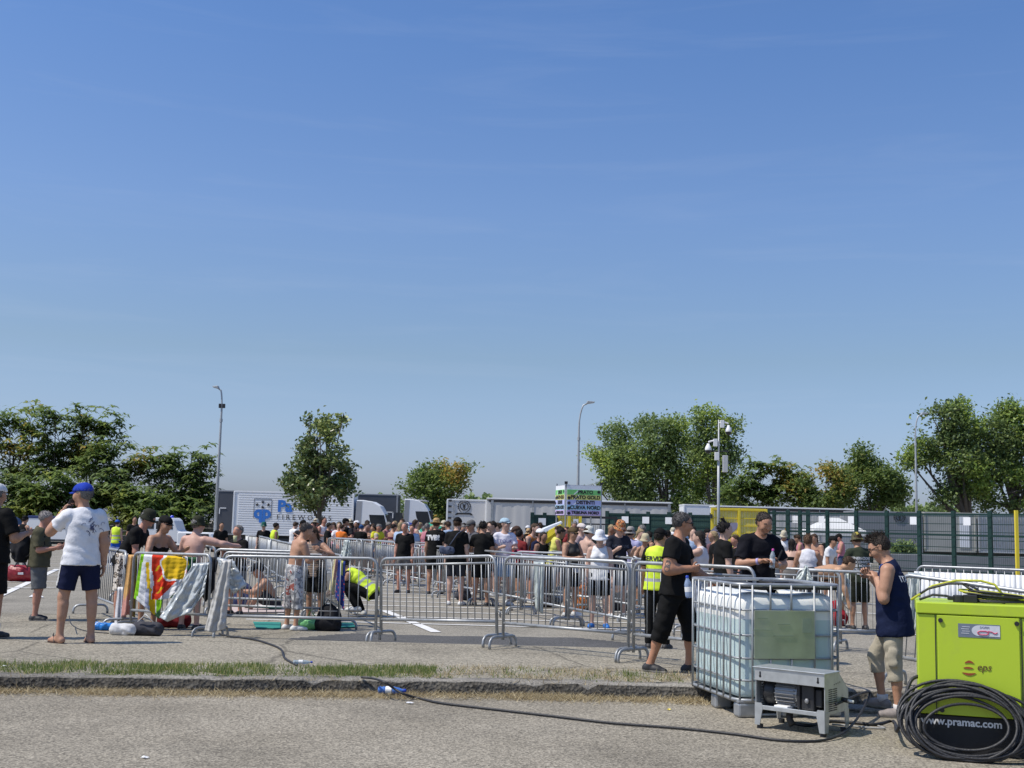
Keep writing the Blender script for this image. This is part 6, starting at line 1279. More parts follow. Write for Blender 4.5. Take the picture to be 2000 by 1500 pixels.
def bottle(label, loc, d, mat, capm, L=.25, r=.034, name='plastic_bottle', group=None, crush=0.):
    root = thing(name, loc, label, 'bottle', group); q = Vector(d).to_track_quat('Z', 'Y').to_matrix().to_4x4(); b = MB()
    pr = [(.001, 0), (r * .85, .004), (r, .02)] + [(r * (1 - crush * (.5 + .5 * math.sin(i * 2.1))), .02 + (L * .62 - .02) * i / 9) for i in range(1, 10)] + [(r * .75, L * .74), (r * .42, L * .85), (r * .40, L * .9)]
    b.lathe(pr, mat, n=14, M4=q); b.build('bottle_body', root, True); c = MB(); c.lathe([(r * .44, L * .89), (r * .46, L * .97), (r * .3, L), (.001, L)], capm, n=12, M4=q); c.build('bottle_cap', root, True)
    c = MB(); c.lathe([(r * 1.015, L * .28), (r * 1.02, L * .3), (r * 1.02, L * .48), (r * 1.01, L * .5)], WHITE if mat is not WHITE else capm, n=14, M4=q); c.build('bottle_label', root, True); return root
PETB = M('bottle_blue', (.10, .25, .68), .15, 0, .15, 20, trans=.35); PETC = M('bottle_clear', (.62, .72, .78), .12, 0, .1, 20, trans=.6)
bottle('crushed blue plastic bottle lying at the foot of the kerb', gnd(738, 1359) + Vector((0, 0, .055)), (1, -.12, .01), PETB, M('cap_blue', (.02, .06, .4), .4), .27, .036, crush=.25)
bottle('empty clear bottle lying at the edge of the grass', gnd(572, 1299, .14) + Vector((0, 0, .032)), (1, .1, 0), PETC, M('cap_blue', (.02, .06, .4)), .2, .022, crush=.3)
# ================================================================ THE PEOPLE
BLK = (.008, .008, .010); CHAR = (.035, .035, .04); WHT = (.70, .70, .71); NAVY = (.012, .016, .045); GRY = (.30, .30, .30)
TAN = (.40, .22, .14); FAIR = (.52, .33, .25); DRK = (.26, .14, .09); RED = (.46, .23, .16); PINKS = (.55, .33, .26)
DH = (.02, .015, .012); BR = (.06, .035, .02); GH_R = (.20, .19, .18); BLD = (.30, .22, .12)
def local(root, p): return Vector(root.location) + Matrix.Rotation(root.rotation_euler.z, 3, 'Z') @ Vector(p)
def child(root, name): return next(c for c in root.children if c.name.split('.')[0] == name)
def bvh(o): return BVHTree.FromPolygons([v.co[:] for v in o.data.vertices], [tuple(p.vertices) for p in o.data.polygons])
def print_on(root, garment, txt, size, c, mat, back=True, name='lettering', **k):
    """lettering that follows the cloth of the chest or the back; it is a sub-part of that garment"""
    g = child(root, garment); T = bvh(g); me = text_mesh(txt, size, mat, name, ext=0, **k); sg = 1 if back else -1
    bm = bmesh.new(); bm.from_mesh(me); bmesh.ops.triangulate(bm, faces=bm.faces); bmesh.ops.subdivide_edges(bm, edges=[e for e in bm.edges if e.calc_length() > size * .3], cuts=1); bm.to_mesh(me); bm.free()
    for v in me.vertices:
        p = Vector((c[0] + v.co.x * sg, -sg * .6 + c[1], c[2] + v.co.z)); h = T.ray_cast(p, Vector((0, sg, 0)))
        v.co = (h[0] - Vector((0, sg * .006, 0))) if h[0] else Vector((p.x, -sg * .12 + c[1], p.z))
    return link(name, me, g)
def ribbon_on(root, garment, pts, w, mat, name='stripe'):
    g = child(root, garment); T = bvh(g); b = MB(); L = []; P = [Vector(p) for p in pts]; n = 14
    for i in range(n + 1):
        p = lerp3(P, i / n); h = T.find_nearest(p); q = h[0] + h[1] * .005; d = (lerp3(P, min(1, i / n + .03)) - lerp3(P, max(0, i / n - .03))).normalized(); s = d.cross(h[1]).normalized() * w / 2; L += [q - s, q + s]
    b.add(L, [(2 * i, 2 * i + 1, 2 * i + 3, 2 * i + 2) for i in range(n)], mat); return b.build(name, g, True, fixn=False)
def lerp3(P, u): n = len(P) - 1; i = min(n - 1, int(u * n)); return P[i].lerp(P[i + 1], u * n - i)
def pattern(name, cols, scale, kind='noise'):
    m, n, l, b = newmat(name); b.inputs['Roughness'].default_value = .85; t = n.new('ShaderNodeTexCoord'); v = n.new('ShaderNodeTexNoise'); v.inputs['Scale'].default_value = scale; v.inputs['Detail'].default_value = 2; l.new(t.outputs['Object'], v.inputs[0])
    src = v.outputs[0]
    if kind == 'stripe': v = n.new('ShaderNodeTexWave'); v.inputs['Scale'].default_value = scale; v.bands_direction = 'Z'; l.new(t.outputs['Object'], v.inputs[0]); src = v.outputs['Fac']
    r = n.new('ShaderNodeValToRGB'); r.color_ramp.interpolation = 'CONSTANT'; e = r.color_ramp.elements; e[0].color = (*cols[0], 1); e[1].color = (*cols[1], 1); e[1].position = .42 if kind == 'noise' else .5
    for i, c in enumerate(cols[2:]): q = e.new(.52 + .08 * i); q.color = (*c, 1)
    l.new(src, r.inputs[0]); l.new(r.outputs[0], b.inputs['Base Color']); return m
G1 = 'people near the front barriers'; PK = M('print_white', (.6, .6, .6), .7, 0, .1, 20); PD = M('print_dark_blue', (.06, .07, .16), .7, 0, .1, 20)

# -- man cut by the edge, white cap
p = gnd(-30, 1247, .14); h = at(-20, 947, p.y).z - .14
m1 = person('person in black with a white cap and white socks, cut by the picture edge', p.x, p.y, min(h, 1.88), 12, {'armR': ((.42, .05, -1), (-.05, 1, .25)), 'legL': ((-.1, .1, -1), (0, -.08, -1))}, TAN, hair=GH_R, hat=('cap', WHT), top=('loose', BLK), bottom=('long_shorts', (.010, .010, .010)), shoes=SHOEB, vox=.013, fat=.14, muscle=1.15, group=G1, detail=True)
for n in 'LR': J = root_data[m1.name]; b = MB(); a = J['an' + n]; b.tube([tuple(a + V3(0, 0, -.01)), tuple(a + V3(0, 0, .1))], [.05, .053], cloth((.5, .52, .58)), 12); b.build('sock', m1, True)
# -- man in white T-shirt on the phone
p = gnd(147, 1256, .14); h = at(150, 948, p.y).z - .14 + .01
m2 = person('person in white T-shirt and blue cap talking on a phone, back turned', p.x, p.y, h, -28, {'hyaw': -48, 'hpitch': 2, 'armL': ((-.42, .42, -.5), (.46, -.12, .92)), 'handL': (.42, -.3, .85), 'armR': ((.24, -.03, -1), (.06, .12, -1)), 'legL': ((-.16, .06, -1), (-.03, -.03, -1)), 'legR': ((.13, .0, -1), (.03, -.05, -1)), 'footL': (-.55, 1, 0), 'footR': (-.1, 1, 0)}, (.44, .245, .16), hair=GH_R, hat=('cap', (.02, .05, .36)), top=('tee', (.74, .745, .77)), bottom=('shorts', NAVY), shoes='flip', vox=.0125, fat=.13, muscle=1.22, group=G1, detail=True, hands={'L': (.55, V3(.9, -.4, 0)), 'R': (.5, None)})
J = root_data[m2.name]; S = J['S']
for i in range(3): k = J['hipL']; kn = J['knL']; ribbon_on(m2, 'shorts', [tuple(k + V3(-.16, -.055 + .022 * i, .1)), tuple((k + kn) / 2 + V3(-.16, -.055 + .022 * i, .08)), tuple(k * .25 + kn * .75 + V3(-.16, -.055 + .022 * i, .02))], .012, PK)
print_b = MB(); T = bvh(child(m2, 't_shirt')); base = J['pel'] + J['T'][:, 2] * .34 * S
for i in range(26):
    a0 = rng.uniform(0, 6.28); r0 = abs(rng.normal(0, .055)); c0 = (base[0] + .085 + r0 * math.cos(a0), base[2] - .02 + r0 * math.sin(a0) * 1.25); pts = []
    for t in np.linspace(0, 1, 7):
        q = (c0[0] + .04 * math.cos(a0 + t * 3.5) * t, c0[1] + .045 * math.sin(a0 * 2 + t * 3) * t); hh = T.ray_cast(Vector((q[0], -.7, q[1])), Vector((0, 1, 0)))
        if hh[0]: pts.append(hh[0] + Vector((0, -.003, 0)))
    if len(pts) > 3: print_b.tube(pts, .0022, PD, 4)
print_b.build('floral_print', child(m2, 't_shirt'))
w = J['wrL'] + J['hdL'] * .09; ph = MB(); q = Vector(J['hdL']).to_track_quat('Z', 'Y').to_matrix().to_4x4(); ph.box((0, 0, 0), (.072, .010, .145), BLACK, M4=q); ph.box((.0, .006, .0), (.066, .002, .135), GLASSD, M4=q); tag(ph.build('mobile_phone', None, bevel=.004, loc=local(m2, w + V3(.035, -.02, .01))), 'mobile phone held to the ear under the blue cap', 'phone')
b = MB(); a = J['wrL']; d = unit(J['wrL'] - J['elL'])
for k, cc in ((0, (.65, .6, .05)), (.022, (.02, .02, .02)), (.04, (.65, .6, .05))): b.tube([tuple(a - d * (.02 + k)), tuple(a - d * (.036 + k))], [.036, .037], cloth(cc), 12)
b.build('wristbands', m2, True); b = MB(); a = J['wrR']; d = unit(J['wrR'] - J['elR']); b.tube([tuple(a - d * .03), tuple(a - d * .042)], .036, BLACK, 12); b.build('bracelet', m2, True)
# -- grey man with rucksack
p = gnd(68, 1211, .006); h = at(92, 998, p.y).z
m3 = person('person with cropped grey hair, olive shirt, grey shorts and a rucksack', p.x, p.y, h, 82, {'hyaw': -12, 'hpitch': 14, 'armR': ((.12, .12, -1), (-.05, 1, .18)), 'armL': ((-.12, .2, -1), (.1, 1, .2)), 'legR': ((.06, .1, -1), (.02, -.06, -1)), 'legL': ((-.06, .02, -1), (-.02, -.1, -1))}, RED, hair=(.34, .31, .29), top=('loose', (.085, .080, .05)), bottom=('long_shorts', (.13, .135, .14)), shoes=SHOEB, vox=.014, fat=.12, group=G1, detail=True)
J = root_data[m3.name]; lump('rucksack', 'black rucksack worn on the back of the olive shirt person', local(m3, J['pel'] + V3(0, -.27, -.03)), (.32, .22, .5), cloth((.018, .018, .02)), 'rucksack', 4, None, m3.rotation_euler.z, lambda r: (strap(r, [(-.12, .06, .46), (-.13, .2, .5), (-.13, .36, .4), (-.13, .36, .22), (-.12, .1, .08)], .02, cloth((.018, .018, .02))), strap(r, [(.12, .06, .46), (.13, .2, .5), (.13, .36, .4), (.13, .36, .22), (.12, .1, .08)], .02, cloth((.018, .018, .02)))))
# -- shirtless man in patterned shorts
CAMO = pattern('shorts_pattern', [(.50, .50, .49), (.22, .22, .23), (.55, .53, .52), (.34, .10, .08)], 9)
p = gp(562, 1231); h = at(578, 1026, p.y).z
m4 = person('shirtless person in patterned shorts and white trainers, head bowed', p.x + .05, p.y, max(1.6, h + .05), 58, {'lean': (10, 0), 'hpitch': 26, 'hyaw': 10, 'armL': ((-.2, -.1, -1), (-.08, .1, -1)), 'armR': ((.16, .3, -1), (-.2, .9, .2)), 'legL': ((-.1, .02, -1), (-.04, -.08, -1)), 'legR': ((.1, .1, -1), (.02, -.06, -1))}, (.46, .255, .16), hair=(.10, .09, .085), hairlen=0, bottom=('cargo', GRY, CAMO), shoes=SHOEW, vox=.0135, muscle=1.1, group=G1, detail=True)
# -- woman in striped top raising her arms
x, y, h = stand(622, 1027, 18.6)
m5 = person('person in grey brown striped top lifting one bent elbow beside the shirtless one', x, y, h, 205, {'hpitch': 22, 'hyaw': 15, 'armL': ((-.75, .15, -.5), (.55, .75, .35)), 'armR': ((.3, .3, -.8), (-.3, .9, .3)), 'lean': (8, 0)}, TAN, hair=BR, hairlen=2, top=('tank', GRY, pattern('striped_cloth', [(.30, .22, .17), (.13, .11, .10)], 9, 'stripe')), bottom=('shorts', BLK), vox=.016, bust=.06, group=G1, detail=True)
sh = lump('folded_shirt', 'white and blue shirt held up between the shirtless person and the striped top', at(592, 1090, 18.3) - Vector((0, 0, .12)), (.22, .16, .36), cloth((.55, .56, .68)), 'shirt', 4, None)
# -- people leaning on the towel barrier
x, y, h = stand(300, 1000, 17.9)
person('person in black with dark brimmed hat bending over the barrier', x - .40, y, 1.78, 95, {'lean': (28, 0), 'hpitch': 20, 'armR': ((.1, .15, -1), (.0, .2, -1)), 'armL': ((-.1, .35, -1), (0, .3, -1))}, RED, hair=GH_R, hat=('bucket', (.03, .032, .022)), top=('tee', BLK), bottom=('shorts', CHAR), vox=.016, fat=.1, group=G1, beard=GH_R)
x, y, h = stand(325, 1034, 17.2)
person('person in black cap and bikini top leaning on the towel barrier', x - .2, y, 1.66, 120, {'lean': (22, 0), 'hpitch': 12, 'armR': ((.5, .3, -.9), (.1, .8, -.6)), 'armL': ((-.3, .5, -.8), (.3, .8, .3))}, TAN, hair=DH, hairlen=2, hat=('cap', BLK), top=('bikini', BLK), bottom=('hot', BLK), vox=.016, bust=.06, group=G1)
x, y, h = stand(388, 1023, 17.4)
person('bare backed person in dark army hat stretching one arm sideways', x - .06, y, max(h, 1.62), 12, {'hyaw': 30, 'lean': (6, 0), 'armR': ((1, .3, -.22), (.45, 1, -.1)), 'armL': ((-.35, .3, -1), (.2, .6, -.6))}, PINKS, hair=GH_R, hat=('bucket', (.035, .037, .022)), bottom=('shorts', BLK), vox=.015, fat=.17, muscle=1.2, group=G1)
x, y, h = stand(467, 1027, 20.3)
person('person in black T-shirt drinking from a cup, facing the camera', x, y, h, 208, {'hpitch': -2, 'armR': ((.45, .35, -.9), (-.35, .7, .75)), 'armL': ((-.35, .3, -1), (.5, .75, .45))}, RED, hair=GH_R, top=('tee', BLK), bottom=('long_shorts', (.16, .16, .16)), vox=.017, fat=.1, group=G1, beard=GH_R, detail=True)
b = MB(); b.lathe([(.001, 0), (.026, 0), (.036, .1), (.034, .1), (.026, .008), (.001, .008)], cloth((.5, .5, .3)), n=12); tag(b.build('paper_cup', None, True, loc=at(459, 1058, 20.0)), 'paper cup held by the drinking person in black', 'cup')
# -- seated sunbather and crouching steward
p = gp(522, 1193); person('sunbather in black cap sitting on the ground with knees drawn up', p.x + .1, p.y + .1, 1.72, 250, {'low': -.12, 'lean': (28, 0), 'hpitch': 18, 'legL': ((-.15, 1, .75), (-.05, .35, -1)), 'legR': ((.25, 1, .6), (.05, .4, -1)), 'armL': ((-.3, .7, -.6), (.3, .9, .1)), 'armR': ((.3, .6, -.7), (-.3, .9, .2))}, TAN, hair=DH, hat=('cap', BLK), bottom=('shorts', CHAR), shoes='bare', vox=.016, group=G1)
p = gp(712, 1204); m6 = person('crouching steward in hi-vis vest and black trousers behind the front barrier', p.x + .08, p.y, 1.74, 285, {'lean': (52, 0), 'hpitch': 10, 'legL': ((-.2, 1, .28), (.02, -.62, -1)), 'legR': ((.28, 1, .1), (.0, -.5, -1)), 'armL': ((-.1, .35, -1), (.1, .9, -.3)), 'armR': ((.1, .5, -1), (-.2, .9, -.2))}, TAN, hair=DH, top=('vest', WHT, HIVIS), bottom=('trousers', BLK), shoes=SHOEW, vox=.0145, group=G1)
J = root_data[m6.name]; F = Field(); e = .016
for n in 'LR': s_, el = J['sh' + n], J['el' + n]; F.cap(s_ + (s_ - J['nb']) * -.15, s_ + (el - s_) * .9, .058 + e, .05 + e, None, 1, [plane(s_ + (el - s_) * .85, el - s_)])
to_obj('sleeves', F.mesh(.014, .02, .004), [cloth(BLK)], m6)
# -- steward with back lettering
x, y, h = stand(1286, 1034, 15.6); m7 = person('steward in black cap, hi-vis vest lettered SERVIZIO, back turned', x, y, h, 18, {'hyaw': 25, 'hpitch': 12, 'armL': ((-.22, .1, -1), (-.1, .5, -1)), 'armR': ((.25, .2, -1), (-.2, .8, -.3))}, TAN, hair=DH, hat=('cap', BLK), top=('vest', WHT, HIVIS), bottom=('trousers', BLK), vox=.014, fat=.08, group=G1)
J = root_data[m7.name]; F = Field()
for n in 'LR': s_, el = J['sh' + n], J['el' + n]; F.cap(s_ + (s_ - J['nb']) * -.15, s_ + (el - s_) * .75, .056 + e, .05 + e, None, 1, [plane(s_ + (el - s_) * .68, el - s_)])
to_obj('sleeves', F.mesh(.014, .02, .004), [cloth(BLK)], m7); z = J['pel'][2] + .36 * J['S']; print_on(m7, 'hi_vis_vest', 'SERVIZIO', .088, (0, 0, z), INK, bold=.003)
# -- the two men in black
p = gnd(1283, 1313, .14); xx = at(1318, 1200, p.y).x; hh = at(1330, 1003, p.y).z - .14
m8 = person('stocky person in black tee, cargo shorts and sunglasses walking beside the water tank', xx, p.y, hh + .035, 112, {'lean': (3, 0), 'hyaw': -32, 'hpitch': 10, 'shw': 1.14, 'armR': ((.42, -.10, -1), (-.55, .85, .05)), 'armL': ((-.25, .3, -1), (.1, .8, -.35)), 'legR': ((.03, -.26, -1), (0, -.34, -1)), 'legL': ((-.06, .38, -1), (0, -.05, -1)), 'footR': (.1, 1, -.1)}, (.42, .21, .125), hair=(.085, .08, .078), top=('tee', BLK), bottom=('cargo', (.009, .009, .010)), shoes=SHOEB, vox=.0115, fat=.2, muscle=1.42, glasses='sun', group=G1, detail=True, hands={'R': (1.15, V3(-1, 0, .2)), 'L': (.9, V3(1, 0, 0))})
J = root_data[m8.name]; b = MB(); a, d = J['wrR'], unit(J['wrR'] - J['elR']); b.tube([tuple(a - d * .01), tuple(a - d * .022)], .037, cloth((.6, .25, .18)), 12); b.build('wristband', m8, True)
tt = MB(); T = bvh(child(m8, 'body')); s_, el = J['shR'], J['elR']
for i in range(14):
    c0 = s_ + (el - s_) * rng.uniform(.62, .98); pts = []; a0 = rng.uniform(0, 6.28)
    for t in np.linspace(0, 1, 6): q = Vector(c0 + V3(.07, .03 * math.cos(a0 + t * 4), .03 * math.sin(a0 + t * 4))); hh_ = T.find_nearest(q); pts.append(hh_[0] + hh_[1] * .001)
    tt.tube(pts, .0022, M('tattoo_ink', (.10, .10, .11), .6), 4)
tt.build('arm_tattoo', child(m8, 'body')); T = bvh(child(m8, 'cargo_shorts')); hx_ = J['hipR'] + V3(.10, .20, -.02); q = T.find_nearest(Vector(hx_)); b = MB(); b.lathe([(.001, .003), (.022, .003), (.026, 0)], PK, tuple(q[0]), 12, q[1].to_track_quat('Z', 'Y').to_matrix().to_4x4()); b.build('round_badge', child(m8, 'cargo_shorts'))
bt = bottle('blue tinted water bottle held beside the corner of the water tank', at(1346, 1168, 11.75), (-.1, 0, 1), M('bottle_pale_blue', (.40, .52, .74), .15, 0, .12, 20, trans=.5), M('cap_blue', (.02, .06, .4)), .22, .036)
x, y, h = stand(1480, 1004, 13.6)
m9 = person('person in loose black tee looking down at a small bottle in both hands', x, y, h + .03, 163, {'lean': (6, 0), 'shw': 1.04, 'hpitch': 24, 'hyaw': -4, 'armR': ((.42, .18, -1), (-.75, .85, .18)), 'armL': ((-.42, .14, -1), (.80, .75, -.02)), 'handR': (-.8, .6, .1), 'handL': (.8, .6, .25)}, (.43, .225, .14), hair=(.045, .035, .03), top=('loose', (.010, .010, .014)), bottom=('trousers', BLK), vox=.0115, fat=.12, muscle=1.14, group=G1, detail=True, beard=(.11, .09, .075), hands={'R': (.75, V3(.2, .5, -.9)), 'L': (1.0, V3(.3, -.5, .8))})
J = root_data[m9.name]; mid = (J['wrR'] + J['hdR'] * .09 + J['wrL'] + J['hdL'] * .09) / 2; bottle('small clear bottle with pink cap in the hands of the loose black tee', local(m9, mid + V3(0, .02, -.07)), (.05, -.05, 1), PETC, M('cap_pink', (.55, .08, .35), .4), .22, .031)
b = MB(); a, d = J['wrR'], unit(J['wrR'] - J['elR']); b.tube([tuple(a - d * .02), tuple(a - d * .045)], .037, cloth((.42, .36, .6)), 12); b.build('wristband', m9, True); b = MB(); a, d = J['wrL'], unit(J['wrL'] - J['elL']); b.tube([tuple(a - d * .015), tuple(a - d * .03)], .036, GALV, 12); b.build('wrist_watch', m9, True)
b = MB(); q = Matrix.Rotation(R(25), 4, 'Y'); b.box((0, 0, 0), (.018, .018, .16), BLACK, M4=q); tag(b.build('radio_aerial', None, bevel=.004, loc=local(m9, J['wrL'] + V3(.0, .06, .10))), 'thin black rod in front of the loose black tee', 'rod')
# -- navy sleeveless man stepping on the kerb
p = gnd(1742, 1398); hh = at(1715, 1040, p.y).z
m10 = person('person in navy sleeveless top and beige cargo shorts, one foot on the kerb', p.x + .03, p.y, hh - .01, 296, {'lean': (4, 0), 'hpitch': 27, 'hyaw': -4, 'armL': ((-.22, .10, -1), (.62, .36, .74)), 'armR': ((.15, .2, -1), (-.3, .6, .75)), 'legL': ((-.04, -.02, -1), (-.02, -.1, -1)), 'legR': ((.10, .52, -1), (.04, -.12, -.85)), 'footL': (-.25, 1, 0)}, (.43, .235, .15), hair=(.035, .026, .02), hairlen=-2, top=('tank', (.012, .018, .05)), bottom=('cargo', (.40, .36, .28), cloth((.40, .36, .28)), 'slim'), shoes=M('trainer_grey', (.24, .21, .20), .7, 0, .25, 15), vox=.0115, muscle=1.12, glasses='clear', group=G1, detail=True, hands={'L': (1.1, V3(.6, .5, 0)), 'R': (.9, None)})
J = root_data[m10.name]; S = J['S']; F = Field(); tz = J['T'][:, 2]; ty = J['T'][:, 1]; F.cap(J['pel'] - tz * .16 * S, J['pel'] + tz * .26 * S, .212 * S, .180 * S, ty, .86, [plane(J['pel'] - tz * .20 * S, -tz)]); F.cap(J['pel'] + tz * .2 * S, J['pel'] + tz * .40 * S, .172 * S, .155 * S, ty, .80, [plane(J['pel'] + tz * .42 * S, tz)]); to_obj('loose_shirt_body', F.mesh(.0125, .03, .005), [cloth((.012, .018, .05))], m10)
print_on(m10, 'loose_shirt_body', 'ITALIA', .075, (0, 0, J['pel'][2] + .36 * S), PK, bold=.002)
o = print_on(m10, 'loose_shirt_body', '1', .17, (.0, 0, J['pel'][2] + .25 * S), PK, bold=.006)
for n in 'LR': b = MB(); a = J['an' + n]; b.tube([tuple(a + V3(0, 0, -.02)), tuple(a + V3(0, 0, .045))], [.047, .05], cloth((.6, .58, .58)), 12); b.build('sock', m10, True)
F = Field(); F.cap(J['nb'] + ty * .05 * S - tz * .03 * S + V3(-.06, 0, 0), J['nb'] + ty * .07 * S - tz * .04 * S + V3(.06, 0, 0), .04, .04); to_obj('blue_scarf', F.mesh(.012, .02, .005), [cloth((.02, .06, .25))], m10)
J = root_data[m10.name]; fp = local(m10, J['anR'] + J['ftR'] * .06); hz_ = J['anR'][2] - .078 * J['S'] - .012; b = MB(); b.box((0, 0, hz_ / 2), (.62, .30, hz_), CONC); b.box((-.36, .04, hz_ * .36), (.16, .24, hz_ * .7), CONC, .2); me = b.mesh('kerb_stone'); bm = bmesh.new(); bm.from_mesh(me); bmesh.ops.subdivide_edges(bm, edges=bm.edges, cuts=5, use_grid_fill=True)
for v in bm.verts:
    if v.co.z > .01: v.co += Vector(rng.normal(0, .006, 3)) * (1 if v.co.z < hz_ - .002 else .5)
bm.to_mesh(me); bm.free(); o = link('kerb_stone', me, None, (fp.x, fp.y, 0)); o.rotation_euler.z = -.25; tag(o, 'loose broken kerb stone under the foot beside the pump', 'kerb stone')
# -- camouflage hat man
p = gp(1672, 1230); h = at(1680, 1042, p.y).z
m11 = person('person in camouflage hat and dark green tee with white back lettering', p.x + .05, p.y, h, 350, {'armL': ((-.35, .25, -1), (-.1, .6, -.8)), 'armR': ((.15, .2, -1), (0, .7, -.5)), 'hpitch': 12}, (.40, .22, .14), hair=BR, hat=('bucket', GRY, pattern('camouflage', [(.035, .04, .018), (.09, .08, .035), (.02, .02, .012), (.42, .34, .05)], 11)), top=('tee', (.038, .047, .030)), bottom=('long_shorts', (.022, .025, .016)), vox=.0155, group=G1)
J = root_data[m11.name]
for i, t in enumerate(('GENERAZIONE', 'DI SCONVOLTI', 'CHE NON HA', 'PIU SANTI', 'NE EROI')): print_on(m11, 't_shirt', t, .062, (.0, 0, J['pel'][2] + (.34 - .068 * i) * J['S']), PK, bold=.003, sx=.9)

# -- the crowd inside the lanes ---------------------------------------------------------------
G2 = 'people waiting in the queue'
def crowd(label, px, ytop, s, yaw, skin=TAN, z=0, **k):
    x, y, h = stand(px, ytop, FPX / s); h = min(1.93, max(1.5, h)); k.setdefault('vox', .028 if s < 75 else .022); k.setdefault('shoes', SHOEB if rng.random() < .5 else SHOEW); k.setdefault('bottom', ('shorts', random.choice([BLK, CHAR, (.05, .07, .13), (.14, .13, .12)]))); k.setdefault('group', G2)
    pose = k.pop('pose', {}); pose.setdefault('hpitch', rng.uniform(0, 16)); return person(label, x, y, h, yaw, pose, skin, **k)
FOLD = {'armL': ((-.35, .25, -1), (.75, .7, .1)), 'armR': ((.35, .25, -1), (-.75, .7, .1))}
PHN = {'armL': ((-.2, .25, -1), (.2, .85, .4)), 'armR': ((.2, .25, -1), (-.2, .85, .4)), 'hpitch': 22}
crowd('person in white sun hat, white sleeveless top and black shorts facing us', 1172, 1037, 118, 186, FAIR, hat=('sun', (.70, .71, .74)), hair=BLD, hairlen=2, top=('tank', WHT), bottom=('shorts', BLK), bust=.066, fat=.1, glasses='sun', shoes=M('shoe_blue', (.02, .16, .5), .6), vox=.016)
m = crowd('person in dark tee with patterned orange bucket hat, looking down', 1208, 1017, 106, 158, FAIR, hat=('bucket', RED, pattern('hat_orange', [(.45, .09, .02), (.55, .30, .12), (.10, .03, .02)], 30)), hair=BR, top=('tee', (.022, .024, .035)), pose=dict(PHN), vox=.017)
print_on(m, 't_shirt', 'ROCK LIVE', .07, (0, 0, root_data[m.name]['pel'][2] + .33), M('print_grey_blue', (.13, .15, .2)), False)
crowd('bare shouldered person in pale bucket hat resting arms on a barrier', 1146, 1029, 98, 60, FAIR, hat=('bucket', (.62, .62, .56)), hair=BR, pose={'armR': ((.5, .5, -.6), (.2, 1, .0)), 'armL': ((-.3, .6, -.6), (.3, 1, 0))}, vox=.018)
crowd('person in brown cap with white and black top, arms folded', 1117, 1032, 105, 140, TAN, hat=('cap', (.10, .07, .035)), hair=BR, hairlen=2, top=('tank', GRY, pattern('two_tone_top', [(.62, .62, .63), (.03, .03, .03)], 3)), pose=dict(FOLD), bust=.06, glasses='sun', vox=.018)
crowd('person in pale pink cap just behind the bucket hats', 1134, 1024, 84, 120, FAIR, hat=('cap', (.62, .55, .52)), hair=BR, top=('tee', (.4, .3, .3)))
crowd('person in grey hat and lilac tee, back turned, beside the orange bucket hat', 1231, 1031, 96, 20, TAN, hat=('bucket', (.30, .28, .26)), hair=DH, top=('tee', (.40, .39, .58)), vox=.02)
crowd('person in beige bucket hat half hidden by the SERVIZIO steward', 1259, 1044, 100, 170, TAN, hat=('bucket', (.46, .40, .26)), hair=BR, top=('tank', (.45, .3, .2)), pose={'armR': ((.4, .4, -.8), (-.3, .5, .9))})
crowd('dark haired person in white sleeveless top turning away from the stocky one', 1370, 1037, 122, 295, FAIR, hair=DH, hairlen=2, top=('tank', (.66, .62, .64)), bottom=('trousers', (.30, .34, .42)), pose={'armL': ((-.2, .8, -.3), (.4, .8, .5)), 'armR': ((.2, .8, -.4), (-.3, .8, .5))}, bust=.06, vox=.017)
crowd('person with black topknot and black tee in profile behind the parasol', 1412, 1020, 132, 78, FAIR, hair=(.014, .011, .010), hairlen=-1, top=('tee', BLK), bottom=('shorts', BLK), vox=.016, beard=DH)
crowd('small dark figure in the shade under the grey parasol', 1394, 1040, 88, 140, DRK, hair=DH, top=('tee', (.14, .08, .09)))
crowd('person with cropped hair and pale grey tee behind the loose black tee', 1502, 1041, 116, 25, TAN, hair=(.12, .10, .09), top=('tee', (.40, .39, .37)), pose={'armR': ((.2, .3, -.9), (0, .8, .5))}, fat=.1, vox=.018)
crowd('person with curly brown hair in white sleeveless top, back turned', 1578, 1046, 113, 12, TAN, hair=(.10, .055, .03), hairlen=1, top=('tank', (.68, .68, .72)), pose={'armL': ((-.3, .3, -1), (.2, .8, -.2)), 'armR': ((.3, .3, -1), (0, .7, -.2))}, vox=.018)
crowd('dark haired bare backed person between the grey tee and the curly hair', 1545, 1062, 98, 20, FAIR, hair=DH, hairlen=2, top=('bikini', BLK), pose={'lean': (12, 0)})
x, y, _ = stand(1606, 1095, 19.5); person('bare backed person bent double behind the plastic bag', x - .2, y, 1.75, 88, {'lean': (78, 0), 'legL': ((-.1, .25, -1), (0, -.3, -1)), 'legR': ((.1, .3, -1), (0, -.3, -1)), 'armL': ((-.1, .25, -1), (0, .3, -1)), 'armR': ((.1, .25, -1), (0, .3, -1))}, (.50, .29, .17), hair=BR, bottom=('shorts', CHAR), vox=.018, fat=.12, group=G2)
m = crowd('person in white printed tee, pale blue cap and sunglasses, looking up', 986, 1014, 95, 165, FAIR, hat=('cap', (.36, .48, .56)), hair=BR, top=('tee', (.66, .65, .73)), glasses='sun', pose={'hyaw': -38, 'hpitch': -8, 'armR': ((.25, .3, -1), (-.4, .85, .2)), 'armL': ((-.25, .3, -1), (.4, .85, .1))}, bottom=('shorts', (.25, .36, .5)), vox=.017)
print_on(m, 't_shirt', 'TOUR', .1, (0, 0, root_data[m.name]['pel'][2] + .34), M('print_violet', (.12, .12, .34)), False)
m = crowd('person in black cap and black tee wearing a slanted shoulder bag, back turned', 893, 1012, 96, 12, FAIR, hat=('cap', BLK), hair=BR, top=('tee', (.009, .009, .010)), fat=.12, vox=.017)
